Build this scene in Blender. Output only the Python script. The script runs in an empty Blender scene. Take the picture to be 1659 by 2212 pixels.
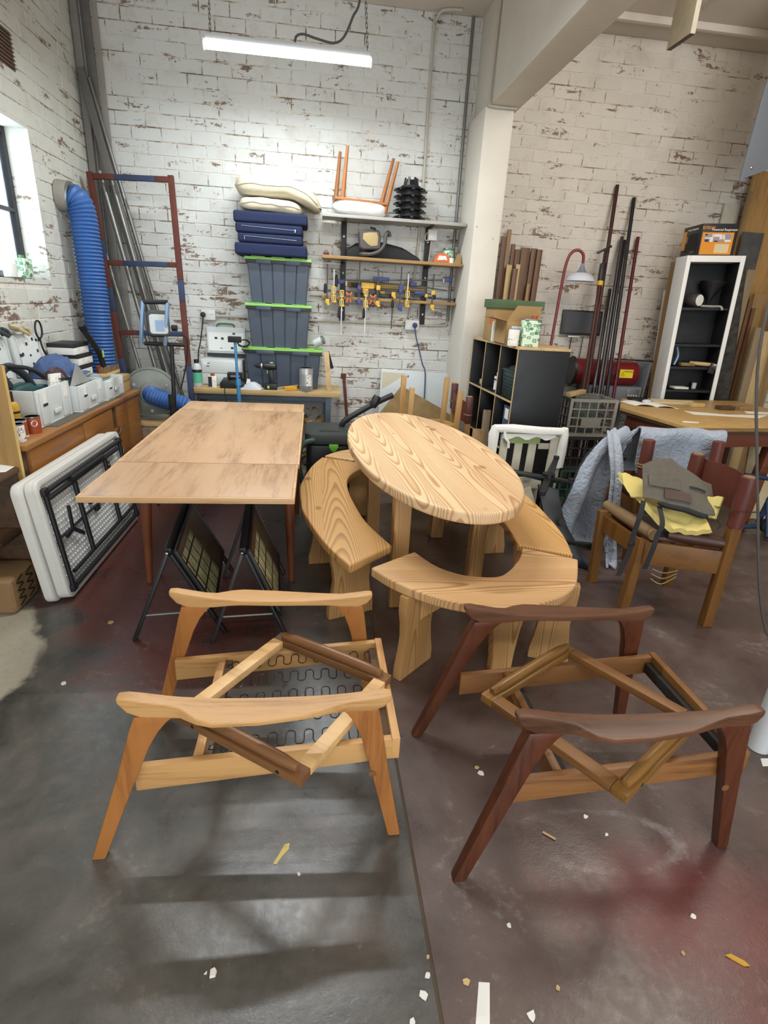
import bpy, bmesh, math, random
from math import pi, sin, cos, radians as R
from mathutils import Vector as V, Matrix, Euler, noise as mnoise
random.seed(7)
SC = bpy.context.scene
COL = SC.collection

# ------------------------------------------------------------------ camera
cam_d = bpy.data.cameras.new('camera'); cam = bpy.data.objects.new('camera', cam_d); COL.objects.link(cam)
cam_d.sensor_width = 36; cam_d.lens = 36 * 1178 / 2212; cam_d.clip_start = .05
_r = V((.9923, -.1170, .0520)).normalized()          # camera axes in the room
_b = -V((.1280, .9240, -.3603)).normalized()
_u = _b.cross(_r).normalized(); _r = _u.cross(_b)
cam.matrix_world = Matrix(((_r.x, _u.x, _b.x, 0), (_r.y, _u.y, _b.y, 0), (_r.z, _u.z, _b.z, 1.5), (0, 0, 0, 1)))
SC.camera = cam

# ------------------------------------------------------------------ light and exposure
SC.view_settings.view_transform = 'Standard'; SC.view_settings.look = 'None'
SC.view_settings.gamma = 1; SC.view_settings.use_curve_mapping = False
SC.view_settings.exposure = 0.5
WORLD = bpy.data.worlds.new('daylight'); SC.world = WORLD; WORLD.use_nodes = True
WORLD.node_tree.nodes['Background'].inputs[0].default_value = (.78, .89, 1, 1)
WORLD.node_tree.nodes['Background'].inputs[1].default_value = 1.4
BATTEN_W = 7.0
def area(name, loc, rot, sx, sy, watts, col=(1, 1, 1)):
    d = bpy.data.lights.new(name, 'AREA'); d.shape = 'RECTANGLE'; d.size = sx; d.size_y = sy; d.energy = watts; d.color = col
    o = bpy.data.objects.new(name, d); COL.objects.link(o); o.location = loc; o.rotation_euler = rot
    return o
area('fill_area_behind_camera', (1.6, -3.9, 1.7), (R(90), 0, 0), 4.6, 3.0, 125, (.93, .97, 1))  # unseen fill light added behind the camera, soft light from the front
def lamp(name, loc, watts, col, r=.2):
    d = bpy.data.lights.new(name, 'POINT'); d.energy = watts; d.color = col; d.shadow_soft_size = r; o = bpy.data.objects.new(name, d); COL.objects.link(o); o.location = loc
area('tube_lamp_over_tables', (-.2, 2.85, 3.1), (0, 0, 0), 1.1, .06, 31, (.95, .98, 1))
lamp('fill_point_right_bay', (2.45, 2.5, 3.25), 88, (1, .92, .82), .6)  # added fill with no fixture, brightens the wall of the right bay
area('fill_area_rear', (-.2, -1.6, 3.5), (0, 0, 0), 1.2, .25, 45, (1, .97, .93))  # added overhead fill out of view, evens out the wall brightness
area('daylight_window', (-1.99, 3.9, 1.97), (0, R(-90), 0), .9, 1.0, 9, (.78, .93, 1))

# ------------------------------------------------------------------ mesh helpers
class MB:
    def __init__(s): s.v = []; s.f = []; s.m = []; s.k = 0
    def add(s, vs, fs):
        n = len(s.v); s.v += [V(p) for p in vs]; s.f += [[i + n for i in f] for f in fs]; s.m += [s.k] * len(fs); return s
    def box(s, c, d, rot=None):
        h = [x / 2 for x in d]; c = V(c); M = rot.to_matrix() if isinstance(rot, Euler) else (rot or Matrix.Identity(3))
        vs = [c + M @ V((a * h[0], b * h[1], e * h[2])) for a in (-1, 1) for b in (-1, 1) for e in (-1, 1)]
        return s.add(vs, [(0, 1, 3, 2), (4, 6, 7, 5), (0, 4, 5, 1), (2, 3, 7, 6), (0, 2, 6, 4), (1, 5, 7, 3)])
    def span(s, x0, x1, y0, y1, z0, z1):
        return s.box(((x0 + x1) / 2, (y0 + y1) / 2, (z0 + z1) / 2), (abs(x1 - x0), abs(y1 - y0), abs(z1 - z0)))
    def bar(s, p0, p1, w, t, up=(0, 0, 1), w1=None, t1=None):
        p0 = V(p0); p1 = V(p1); d = (p1 - p0).normalized(); a = d.cross(V(up))
        if a.length < 1e-4: a = d.cross(V((0, 1, 0)))
        a.normalize(); b = a.cross(d).normalized(); w1 = w1 or w; t1 = t1 or t
        vs = []
        for p, ww, tt in ((p0, w, t), (p1, w1, t1)):
            vs += [p + a * ww / 2 + b * tt / 2, p - a * ww / 2 + b * tt / 2, p - a * ww / 2 - b * tt / 2, p + a * ww / 2 - b * tt / 2]
        return s.add(vs, [(0, 1, 2, 3), (7, 6, 5, 4), (0, 4, 5, 1), (1, 5, 6, 2), (2, 6, 7, 3), (3, 7, 4, 0)])
    def cyl(s, p0, p1, r0, r1=None, n=14, caps=True):
        return s.tube([p0, p1], [r0, r0 if r1 is None else r1], n, caps=caps)
    def tube(s, pts, r, n=8, caps=True, closed=False):
        pts = [V(p) for p in pts]; rr = r if isinstance(r, (list, tuple)) else [r] * len(pts); m = len(pts)
        vs = []; prev = None
        for i, p in enumerate(pts):
            if closed: d = pts[(i + 1) % m] - pts[i - 1]
            else: d = pts[min(i + 1, m - 1)] - pts[max(i - 1, 0)]
            d.normalize()
            if prev is None:
                a = d.cross(V((0, 0, 1)))
                if a.length < .05: a = d.cross(V((1, 0, 0)))
            else: a = prev - d * prev.dot(d)
            a.normalize(); prev = a; b = d.cross(a)
            vs += [p + (a * cos(2 * pi * j / n) + b * sin(2 * pi * j / n)) * rr[i] for j in range(n)]
        fs = []
        for i in range(m if closed else m - 1):
            k = (i + 1) % m
            for j in range(n): fs.append((i * n + j, i * n + (j + 1) % n, k * n + (j + 1) % n, k * n + j))
        if caps and not closed: fs += [tuple(range(n - 1, -1, -1)), tuple((m - 1) * n + j for j in range(n))]
        return s.add(vs, fs)
    def lathe(s, prof, base=(0, 0, 0), axis=(0, 0, 1), n=20, caps=True):
        ax = V(axis).normalized(); a = ax.cross(V((0, 0, 1)))
        if a.length < .05: a = V((1, 0, 0))
        a.normalize(); b = ax.cross(a); base = V(base); vs = []
        for r, z in prof: vs += [base + ax * z + (a * cos(2 * pi * j / n) + b * sin(2 * pi * j / n)) * max(r, 1e-4) for j in range(n)]
        m = len(prof)
        fs = [(i * n + j, i * n + (j + 1) % n, (i + 1) * n + (j + 1) % n, (i + 1) * n + j) for i in range(m - 1) for j in range(n)]
        if caps: fs += [tuple(range(n - 1, -1, -1)), tuple((m - 1) * n + j for j in range(n))]
        return s.add(vs, fs)
    def loft(s, rings, caps=True):
        n = len(rings[0]); vs = [p for r in rings for p in r]
        fs = [(i * n + j, i * n + (j + 1) % n, (i + 1) * n + (j + 1) % n, (i + 1) * n + j) for i in range(len(rings) - 1) for j in range(n)]
        if caps: fs += [tuple(range(n - 1, -1, -1)), tuple((len(rings) - 1) * n + j for j in range(n))]
        return s.add(vs, fs)
    def prism(s, poly, z0, z1, M=None):
        M = M or Matrix.Identity(4); n = len(poly)
        return s.loft([[M @ V((x, y, z0)) for x, y in poly], [M @ V((x, y, z1)) for x, y in poly]])
    def plate(s, pts, nrm, t):
        n = V(nrm).normalized() * t; return s.loft([[V(p) for p in pts], [V(p) + n for p in pts]])
    def ball(s, c, r, n=12, m=8, rot=None):
        r = r if isinstance(r, (tuple, list)) else (r, r, r); c = V(c); M = rot.to_matrix() if rot else Matrix.Identity(3)
        rings = [[c + M @ V((r[0] * sin(pi * (i + .02) / (m + .04)) * cos(2 * pi * j / n), r[1] * sin(pi * (i + .02) / (m + .04)) * sin(2 * pi * j / n), -r[2] * cos(pi * i / m))) for j in range(n)] for i in range(m + 1)]
        return s.loft(rings)
    def grid(s, fn, nu, nv, thick=0):
        vs = [V(fn(i / nu, j / nv)) for i in range(nu + 1) for j in range(nv + 1)]; w = nv + 1
        fs = [(i * w + j, (i + 1) * w + j, (i + 1) * w + j + 1, i * w + j + 1) for i in range(nu) for j in range(nv)]
        if thick:
            N = [V() for _ in vs]
            for f in fs:
                nn = (vs[f[2]] - vs[f[0]]).cross(vs[f[3]] - vs[f[1]])
                for i in f: N[i] += nn
            k = len(vs); low = [p - q.normalized() * thick for p, q in zip(vs, N)]
            f2 = [tuple(k + i for i in reversed(f)) for f in fs]; side = []
            edge = [i * w for i in range(nu + 1)] + [nu * w + j for j in range(1, nv + 1)] + [i * w + nv for i in range(nu - 1, -1, -1)] + [j for j in range(nv - 1, 0, -1)]
            for a, b in zip(edge, edge[1:] + edge[:1]): side.append((b, a, a + k, b + k))
            vs += low; fs = fs + f2 + side
        return s.add(vs, fs)
MATS = {}; ROOT = {}
def build(name, mb, mat, parent=None, bevel=0, seg=2, smooth=35, label=None, at=None, local=False, kind=None, jitter=0):
    """One mesh object. Vertices are given in room coordinates (or, local=True, in the thing's own)."""
    me = bpy.data.meshes.new(name)
    if parent is not None: L = ROOT[parent.name] if not local else Matrix.Identity(4)
    else: L = Matrix.Translation(V(at)) if at is not None else Matrix.Identity(4)
    Li = L.inverted()
    me.from_pydata([Li @ p for p in mb.v], [], mb.f)
    mats = mat if isinstance(mat, (list, tuple)) else [mat]
    for m in mats: me.materials.append(MATS[m])
    if len(mats) > 1: me.polygons.foreach_set('material_index', mb.m)
    bm = bmesh.new(); bm.from_mesh(me); bmesh.ops.recalc_face_normals(bm, faces=bm.faces)
    if jitter:
        for q in bm.verts: q.co += V((random.uniform(-1, 1), random.uniform(-1, 1), random.uniform(-1, 1))) * jitter
    if bevel:
        es = [e for e in bm.edges if len(e.link_faces) == 2 and e.calc_face_angle(0) > R(38)]
        if es: bmesh.ops.bevel(bm, geom=es, offset=bevel, segments=seg, affect='EDGES', clamp_overlap=True, profile=.6)
    bm.to_mesh(me); bm.free()
    if smooth:
        me.polygons.foreach_set('use_smooth', [True] * len(me.polygons)); me.set_sharp_from_angle(angle=R(smooth))
    o = bpy.data.objects.new(name, me); COL.objects.link(o)
    if parent is not None: o.parent = parent; ROOT[o.name] = ROOT[parent.name]
    else: o.matrix_world = L; ROOT[o.name] = L
    if label: o['label'] = label
    if kind: o['kind'] = kind
    return o
def thing(name, label, cat, loc=(0, 0, 0), rz=0, group=None, M=None):
    o = bpy.data.objects.new(name, None); COL.objects.link(o); o.empty_display_size = .05
    M = M if M is not None else Matrix.Translation(V(loc)) @ Matrix.Rotation(rz, 4, 'Z')
    o.matrix_world = M; ROOT[o.name] = M; o['label'] = label; o['category'] = cat
    if group: o['group'] = group
    return o
def single(name, mb, mat, label, cat, at=None, group=None, **k):
    if at is None:
        lo = V([min(p[i] for p in mb.v) for i in range(3)]); hi = V([max(p[i] for p in mb.v) for i in range(3)])
        at = ((lo.x + hi.x) / 2, (lo.y + hi.y) / 2, lo.z)
    o = build(name, mb, mat, at=at, **k); o['label'] = label; o['category'] = cat
    if group: o['group'] = group
    return o
def dup(root, M, label=None, group=None):
    """A copy of a thing with copies of its parts and sub-parts."""
    r = root.copy(); COL.objects.link(r); r.matrix_world = M; ROOT[r.name] = M
    if label: r['label'] = label
    if group: r['group'] = group
    for ch in root.children:
        c = ch.copy(); COL.objects.link(c); c.parent = r; ROOT[c.name] = M
        for g in ch.children:
            d = g.copy(); COL.objects.link(d); d.parent = c; ROOT[d.name] = M
    return r
def TR(x, y, z, rz=0, rx=0, ry=0): return Matrix.Translation((x, y, z)) @ Matrix.Rotation(rz, 4, 'Z') @ Matrix.Rotation(ry, 4, 'Y') @ Matrix.Rotation(rx, 4, 'X')
def lerp(a, b, t): return V(a) * (1 - t) + V(b) * t
def spline(pts, n=6):
    pts = [V(p) for p in pts]; out = []
    for i in range(len(pts) - 1):
        p0, p1, p2, p3 = pts[max(i - 1, 0)], pts[i], pts[i + 1], pts[min(i + 2, len(pts) - 1)]
        for k in range(n):
            t = k / n; out.append(.5 * (2 * p1 + (p2 - p0) * t + (2 * p0 - 5 * p1 + 4 * p2 - p3) * t * t + (3 * p1 - p0 - 3 * p2 + p3) * t ** 3))
    return out + [pts[-1]]

# ------------------------------------------------------------------ materials
def lin(c):
    if isinstance(c, str): c = [int(c[i:i + 2], 16) / 255 for i in (0, 2, 4)]
    return tuple(x / 12.92 if x <= .04045 else ((x + .055) / 1.055) ** 2.4 for x in c[:3]) + (1,)
class NT:
    def __init__(s, name, rough=.5, metal=0, spec=.5):
        m = bpy.data.materials.new(name); m.use_nodes = True; MATS[name] = m; s.t = m.node_tree; s.b = s.t.nodes['Principled BSDF']; s.mat = m
        s.b.inputs['Roughness'].default_value = rough; s.b.inputs['Metallic'].default_value = metal; s.b.inputs['Specular IOR Level'].default_value = spec
    def n(s, ty, **k):
        o = s.t.nodes.new('ShaderNode' + ty)
        for a, v in k.items():
            if a in o.inputs.keys() or isinstance(a, int): o.inputs[a].default_value = v
            else: setattr(o, a, v)
        return o
    def l(s, a, b): s.t.links.new(a, b)
    def coord(s, scale=(1, 1, 1), loc=(0, 0, 0), rnd=True, gen='Object', rot=(0, 0, 0)):
        tc = s.n('TexCoord'); mp = s.n('Mapping'); mp.inputs['Scale'].default_value = scale; mp.inputs['Location'].default_value = loc; mp.inputs['Rotation'].default_value = rot
        s.l(tc.outputs[gen], mp.inputs[0])
        if rnd:
            oi = s.n('ObjectInfo'); ad = s.n('VectorMath', operation='SCALE'); ad.inputs[0].default_value = (37, 91, 53); s.l(oi.outputs['Random'], ad.inputs['Scale'])
            a2 = s.n('VectorMath', operation='ADD'); s.l(mp.outputs[0], a2.inputs[0]); s.l(ad.outputs[0], a2.inputs[1]); return a2.outputs[0]
        return mp.outputs[0]
    def noise(s, vec, scale=5, detail=4, rough=.55, dist=0):
        o = s.n('TexNoise'); o.inputs['Scale'].default_value = scale; o.inputs['Detail'].default_value = detail; o.inputs['Roughness'].default_value = rough; o.inputs['Distortion'].default_value = dist
        if vec is not None: s.l(vec, o.inputs['Vector'])
        return o.outputs['Fac']
    def ramp(s, fac, stops, interp='LINEAR'):
        o = s.n('ValToRGB'); e = o.color_ramp; e.interpolation = interp
        while len(e.elements) < len(stops): e.elements.new(.5)
        for q, (p, c) in zip(e.elements, stops): q.position = p; q.color = lin(c) if not isinstance(c, (int, float)) else (c, c, c, 1)
        s.l(fac, o.inputs[0]); return o.outputs[0]
    def mix(s, fac, a, b, mode='MIX'):
        o = s.n('Mix', data_type='RGBA', blend_type=mode)
        for q, i in ((fac, 0), (a, 6), (b, 7)):
            if isinstance(q, (int, float)): o.inputs[i].default_value = q
            elif isinstance(q, (str, tuple)): o.inputs[i].default_value = lin(q)
            else: s.l(q, o.inputs[i])
        return o.outputs[2]
    def math(s, op, a, b=None, c=None, clamp=False):
        o = s.n('Math', operation=op, use_clamp=clamp)
        for i, q in enumerate((a, b, c)):
            if q is None: continue
            if isinstance(q, (int, float)): o.inputs[i].default_value = q
            else: s.l(q, o.inputs[i])
        return o.outputs[0]
    def col(s, c):
        if isinstance(c, (str, tuple)): s.b.inputs['Base Color'].default_value = lin(c)
        else: s.l(c, s.b.inputs['Base Color'])
    def rough(s, r): s.l(r, s.b.inputs['Roughness'])
    def bump(s, h, st=.3, d=.01):
        o = s.n('Bump'); o.inputs['Strength'].default_value = st; o.inputs['Distance'].default_value = d; s.l(h, o.inputs['Height']); s.l(o.outputs[0], s.b.inputs['Normal'])
def plain(name, c, rough=.5, metal=0, var=.12, sc=9, spec=.5, bump=0):
    m = NT(name, rough, metal, spec); v = m.coord(); f = m.noise(v, sc, 5, .65)
    k = lin(c)
    m.col(m.mix(m.ramp(f, [(.3, 0.0), (.7, 1.0)]), tuple(0 for _ in range(3)), '000000') if False else m.mix(m.math('MULTIPLY', f, var * 2), c, '000000'))
    m.rough(m.math('ADD', m.math('MULTIPLY', f, .25), rough - .12, clamp=True))
    if bump: m.bump(m.noise(v, sc * 6, 4), bump, .004)
    return m
def wood(name, dark, light, axis=0, sc=14, stretch=.06, rough=.42, line=.5, bump=.12, knots=None, spec=.4):
    m = NT(name, rough, 0, spec); s = [1, 1, 1]; s[axis] = stretch
    v = m.coord(tuple(s)); a = m.noise(v, sc, 4, .6, .4); b = m.noise(v, sc * 7, 3, .7)
    f = m.math('ADD', m.math('MULTIPLY', a, .62), m.math('MULTIPLY', b, .38))
    c = m.ramp(f, [(.30, dark), (.5, light), (.72, tuple(min(1, x * 1.06) for x in [int(light[i:i + 2], 16) / 255 for i in (0, 2, 4)]))])
    lum = m.noise(m.coord((1.5, 1.5, 1.5)), 1.2, 2); c = m.mix(m.math('MULTIPLY', lum, .3), c, dark)
    m.col(c); m.rough(m.math('ADD', m.math('MULTIPLY', b, .3), rough - .12)); m.bump(f, bump, .003)
    return m
def pine(name, dark, light, axis=1, freq=13, sc=2.3, stretch=.22, plank=None, rough=.42):
    """Flat-sawn softwood: contour lines of a smooth field stretched along the grain, plus knots."""
    m = NT(name, rough, 0, .4); s = [1, 1, 1]; s[axis] = stretch; v = m.coord(tuple(s))
    base = m.noise(v, sc, 2, .45, .2); fine = m.noise(v, sc * 12, 3, .6)
    plank = plank or .15; cross = (0 if axis != 0 else 1)
    px = m.n('SeparateXYZ'); m.l(m.coord(rnd=False), px.inputs[0]); oi = m.n('ObjectInfo')
    q = m.math('ADD', m.math('DIVIDE', px.outputs[cross], plank), m.math('MULTIPLY', oi.outputs['Random'], 7)); idx = m.math('FLOOR', q); xl = m.math('SUBTRACT', m.math('FRACT', q), .5)
    wn = m.n('TexWhiteNoise', noise_dimensions='1D'); m.l(idx, wn.inputs['W']); r = wn.outputs['Value']
    off = m.math('ADD', xl, m.math('MULTIPLY', m.math('SUBTRACT', r, .5), .5))
    arch = m.math('MULTIPLY', m.math('MULTIPLY', off, off), freq); along = m.math('MULTIPLY', px.outputs[axis], m.math('MULTIPLY', m.math('SUBTRACT', r, .5), 9))
    g = m.math('FRACT', m.math('ADD', m.math('ADD', arch, along), m.math('ADD', m.math('MULTIPLY', base, 11), m.math('MULTIPLY', fine, .18))))
    line = m.ramp(g, [(0, 0.0), (.45, .05), (.84, .95), (.94, .8), (1, .0)])
    c = m.mix(m.math('MULTIPLY', line, .7), light, dark); c = m.mix(m.math('MULTIPLY', r, .16), c, dark)
    kn = m.n('TexVoronoi'); kn.inputs['Scale'].default_value = 5.2; m.l(m.coord(tuple(1 if i != axis else .6 for i in range(3))), kn.inputs['Vector'])
    c = m.mix(m.ramp(kn.outputs['Distance'], [(.04, .85), (.10, .5), (.14, 0.0)]), c, '7A4A24')
    big = m.noise(m.coord(tuple(.35 if i == axis else 4 for i in range(3))), 1.6, 2)
    c = m.mix(m.math('MULTIPLY', m.ramp(big, [(.42, 0.0), (.66, 1.0)]), .22), c, dark)
    m.col(c); m.rough(m.math('ADD', m.math('MULTIPLY', fine, .25), rough - .1)); m.bump(m.math('ADD', line, fine), .06, .002)
    return m
def cloth(name, c1, c2, rough=.9, sc=60, bump=.4):
    m = NT(name, rough, 0, .2); v = m.coord(); a = m.noise(v, sc, 3); b = m.noise(v, 5, 4)
    m.col(m.mix(m.math('ADD', m.math('MULTIPLY', a, .5), m.math('MULTIPLY', b, .5)), c1, c2)); m.bump(m.math('ADD', a, m.math('MULTIPLY', b, 2)), bump, .004)
    return m
def printed(name, base, stops, scale, rough=.4, kind='BRICK', rot=(0, 0, 0)):
    """Flat print: blocks and lines of ink."""
    m = NT(name, rough); v = m.coord(scale, rnd=False, rot=rot); n = m.n('TexNoise'); n.inputs['Scale'].default_value = 1; n.inputs['Detail'].default_value = 0
    vo = m.n('TexVoronoi', distance='CHEBYCHEV'); vo.inputs['Scale'].default_value = 1; m.l(v, vo.inputs['Vector'])
    m.col(m.ramp(vo.outputs['Distance'], stops, 'CONSTANT')); return m

def mat_setting():
    # painted brick: white paint over brown-red brick, flaked where the noise says so
    for nm, lightc, flake, dirt in (('painted_brick', 'CDCFCC', .635, .5), ('painted_brick_right', 'D2CBC0', .634, .6), ('painted_brick_left', 'CBCCC4', .64, .55)):
        m = NT(nm, .62, 0, .35); w = m.coord(rnd=False, gen='Object'); g = m.n('NewGeometry'); P = g.outputs['Position']
        big = m.noise(P, .9, 3, .6); mid = m.noise(P, 6, 5, .65); fn = m.noise(P, 34, 5, .7)
        mp = m.n('Mapping'); mp.inputs['Scale'].default_value = (1, 1, 3.4); m.l(P, mp.inputs[0]); streak = m.noise(mp.outputs[0], 3.1, 6, .68, .3)
        oi = m.n('ObjectInfo')
        c = m.mix(m.math('MULTIPLY', m.ramp(big, [(.35, 0.0), (.7, 1.0)]), dirt * .5), lightc, 'B9AFA2')
        c = m.mix(m.math('MULTIPLY', oi.outputs['Random'], .14), c, '9A9084')
        c = m.mix(m.math('MULTIPLY', m.ramp(mid, [(.52, 0.0), (.68, 1.0)]), .25), c, '9C8B78')
        z = m.n('SeparateXYZ'); m.l(P, z.inputs[0])
        low = m.math('MULTIPLY', m.math('SUBTRACT', 2.4, z.outputs[2], clamp=True), .03)        # barer towards the floor: damp
        fl = m.math('ADD', m.math('ADD', m.math('MULTIPLY', streak, .72), m.math('MULTIPLY', fn, .28)), low)
        k = m.ramp(fl, [(flake - .06, 0.0), (flake - .03, 1.0)])
        bc = m.ramp(fn, [(.35, '5A4A42'), (.55, '7D6656'), (.7, 'A08570')])
        m.col(m.mix(k, c, bc)); h = m.math('SUBTRACT', m.math('ADD', m.math('MULTIPLY', mid, .7), m.math('MULTIPLY', fn, .3)), m.math('MULTIPLY', k, .25)); m.bump(h, .55, .012)
    m = NT('mortar_painted', .8, 0, .2); g = m.n('NewGeometry'); P = g.outputs['Position']; mp = m.n('Mapping'); mp.inputs['Scale'].default_value = (.8, .8, 4.5); m.l(P, mp.inputs[0])
    a = m.noise(mp.outputs[0], 2.2, 5, .7); b = m.noise(P, 25, 4); f = m.math('ADD', m.math('MULTIPLY', a, .75), m.math('MULTIPLY', b, .25))
    m.col(m.ramp(f, [(.48, 'D2CDC4'), (.53, 'B0A493'), (.58, '7C6854'), (.70, '463A32')])); m.bump(b, .6, .01)
    m = NT('painted_concrete', .6, 0, .3); P = m.n('NewGeometry').outputs['Position']; a = m.noise(P, 2.2, 5); b = m.noise(P, 30, 5, .7)
    c = m.mix(m.math('MULTIPLY', a, .5), 'DCD6CA', 'B2AA9E'); c = m.mix(m.ramp(m.math('ADD', m.math('MULTIPLY', b, .5), m.math('MULTIPLY', a, .5)), [(.64, 0.0), (.66, 1.0)]), c, '6F655B')
    m.col(c); m.bump(m.math('ADD', a, m.math('MULTIPLY', b, .4)), .4, .012)
    m = NT('ceiling_paint', .7, 0, .2); P = m.n('NewGeometry').outputs['Position']; m.col(m.mix(m.math('MULTIPLY', m.noise(P, 1.7, 5), .5), 'CFC6BB', 'A79C90'))
    # concrete floor with worn red-brown floor paint, dust and scuffs
    m = NT('floor_concrete', .45, 0, .6); P = m.n('NewGeometry').outputs['Position']; sx = m.n('SeparateXYZ'); m.l(P, sx.inputs[0]); X, Y = sx.outputs[0], sx.outputs[1]
    big = m.noise(P, .8, 4, .6); mid = m.noise(P, 3.2, 6, .62, .4); fine = m.noise(P, 28, 6, .72); grit = m.noise(P, 150, 3, .7)
    base = m.mix(m.ramp(mid, [(.32, 0.0), (.68, 1.0)]), '302E2C', '69665F'); base = m.mix(m.math('MULTIPLY', m.ramp(fine, [(.35, 0.0), (.65, 1.0)]), .45), base, '3C3833')
    # red paint: a lane along the sideboard and the bay towards the door
    def lane(cx, cy, ax, ay, rot):
        cr, sr = cos(rot), sin(rot)
        dx = m.math('SUBTRACT', X, cx); dy = m.math('SUBTRACT', Y, cy)
        u = m.math('DIVIDE', m.math('ADD', m.math('MULTIPLY', dx, cr), m.math('MULTIPLY', dy, sr)), ax); w = m.math('DIVIDE', m.math('SUBTRACT', m.math('MULTIPLY', dy, cr), m.math('MULTIPLY', dx, sr)), ay)
        d = m.math('SQRT', m.math('ADD', m.math('MULTIPLY', u, u), m.math('MULTIPLY', w, w)))
        return m.math('SUBTRACT', 1.0, d)
    r1 = m.ramp(m.math('ADD', lane(-.75, 3.1, .75, 1.5, .18), m.math('MULTIPLY', m.math('SUBTRACT', mid, .5), 1.1)), [(.05, 0.0), (.3, 1.0)])
    r2 = m.ramp(m.math('ADD', lane(1.08, .86, .52, .26, -.35), m.math('MULTIPLY', m.math('SUBTRACT', mid, .5), 1.3)), [(.0, 0.0), (.6, 1.0)])
    r4 = m.ramp(m.math('ADD', lane(1.25, .62, .45, .24, .2), m.math('MULTIPLY', m.math('SUBTRACT', mid, .5), 1.6)), [(.0, 0.0), (.6, 1.0)]); r2 = m.math('MAXIMUM', r2, r4)
    r3 = m.ramp(m.math('ADD', m.math('MULTIPLY', big, .6), m.math('MULTIPLY', mid, .4)), [(.5, 0.0), (.62, 1.0)])
    c = m.mix(m.math('MULTIPLY', r1, .88), base, m.mix(fine, '4C2420', '6B352D')); c = m.mix(m.math('MULTIPLY', r2, .85), c, m.mix(fine, '5E2022', '7E3032')); c = m.mix(m.math('MULTIPLY', r3, .45), c, '4E342E')
    tr = m.ramp(X, [(.45, 0.0), (.56, 1.0)])                                                     # slab beyond the joint is pinker
    tr = m.math('GREATER_THAN', X, .29); c = m.mix(m.math('MULTIPLY', tr, .4), c, '5E3E39')
    # pale bare concrete by the wall end of the sideboard, pale aisle under the worn chairs
    bare = m.ramp(m.math('ADD', lane(-1.62, 2.0, .5, .62, .1), m.math('MULTIPLY', m.math('SUBTRACT', mid, .5), .5)), [(.04, 0.0), (.12, 1.0)])
    c = m.mix(bare, c, m.mix(fine, '8B8574', 'AAA391'))
    ch = lane(.87, 1.10, .25, .105, -.12); ring = m.math('MULTIPLY', m.ramp(m.math('ADD', m.math('ABSOLUTE', m.math('SUBTRACT', ch, .04)), m.math('MULTIPLY', m.math('SUBTRACT', fine, .5), .5)), [(.0, 1.0), (.13, 0.0)]), mid)
    ring = m.math('MULTIPLY', ring, m.ramp(m.noise(P, 5, 3), [(.42, 0.0), (.6, 1.0)])); c = m.mix(m.math('MULTIPLY', ring, .7), c, 'A8A2A0')                                         # chalky scuffed ring
    dust = m.ramp(m.math('ADD', m.math('MULTIPLY', mid, .55), m.math('MULTIPLY', fine, .45)), [(.56, 0.0), (.74, 1.0)])
    c = m.mix(m.math('MULTIPLY', dust, .55), c, 'A39F98')
    sp = m.ramp(grit, [(.69, 0.0), (.72, 1.0)]); c = m.mix(m.math('MULTIPLY', sp, .5), c, 'BDB7AC')
    m.col(c); m.rough(m.ramp(m.math('ADD', m.math('MULTIPLY', mid, .5), m.math('MULTIPLY', fine, .5)), [(.3, .2), (.7, .44)]))
    m.bump(m.math('ADD', m.math('MULTIPLY', fine, .5), m.math('ADD', mid, m.math('MULTIPLY', grit, .2))), .18, .006)
mat_setting()
plain('joint_dirt', '55493B', .9, bump=.3); plain('dark_steel', '2A2B2E', .45, .6); plain('black_plastic', '1B1C1E', .42); plain('black_rubber', '17171A', .7)
plain('galv_pipe', '8C8A86', .4, .7, .2); plain('white_conduit', 'BDB6A8', .5); plain('white_plastic', 'DADAD4', .4); plain('grey_paint', '837F79', .6)
plain('window_steel', '3A3A3C', .5, .3); plain('vent_brown', '6A5344', .8)
m = NT('window_glass', .25, 0, .5); m.b.inputs['Base Color'].default_value = (.9, .95, 1, 1); m.b.inputs['Transmission Weight'].default_value = 1; m.b.inputs['IOR'].default_value = 1.1
m = NT('tube_glow', .4); m.b.inputs['Base Color'].default_value = (1, 1, 1, 1); m.b.inputs['Emission Color'].default_value = (.95, .98, 1, 1); m.b.inputs['Emission Strength'].default_value = BATTEN_W
# ------------------------------------------------------------------ the setting
YB, XL, ZC = 5.5, -1.85, 3.7
def st(name, mb, mat, **k): return build(name, mb, mat, kind='structure', **k)
# floor: two poured slabs meeting at an open joint, with a second joint crossing near the camera
f = MB(); JX = .292
f.k = 0; f.span(-2.1, JX - .005, -4, YB + .1, -.12, 0); f.span(JX + .005, 6, .459, YB + .1, -.12, 0); f.span(JX + .005, 6, -4, .453, -.12, 0)
floor = st('floor', f, 'floor_concrete', smooth=0)
j = MB().span(JX - .02, JX + .02, -4, YB, -.1, -.0025).span(JX, 6, .44, .47, -.1, -.0025); build('joint_filler', j, 'joint_dirt', floor, smooth=0)
ceil = st('ceiling', MB().span(-2.1, 6, -4, YB + .1, ZC, ZC + .12), 'ceiling_paint', smooth=0)
b = MB()
for x0, x1 in ((2.3, 5.9),): b.span(x0, x1, 5.12, 5.17, ZC - .05, ZC)
for x in (2.9, 3.9): b.span(x - .012, x + .012, 3.2, 5.1, ZC - .012, ZC)
build('cover_batten', b, 'ceiling_paint', ceil, bevel=.004)
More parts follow.
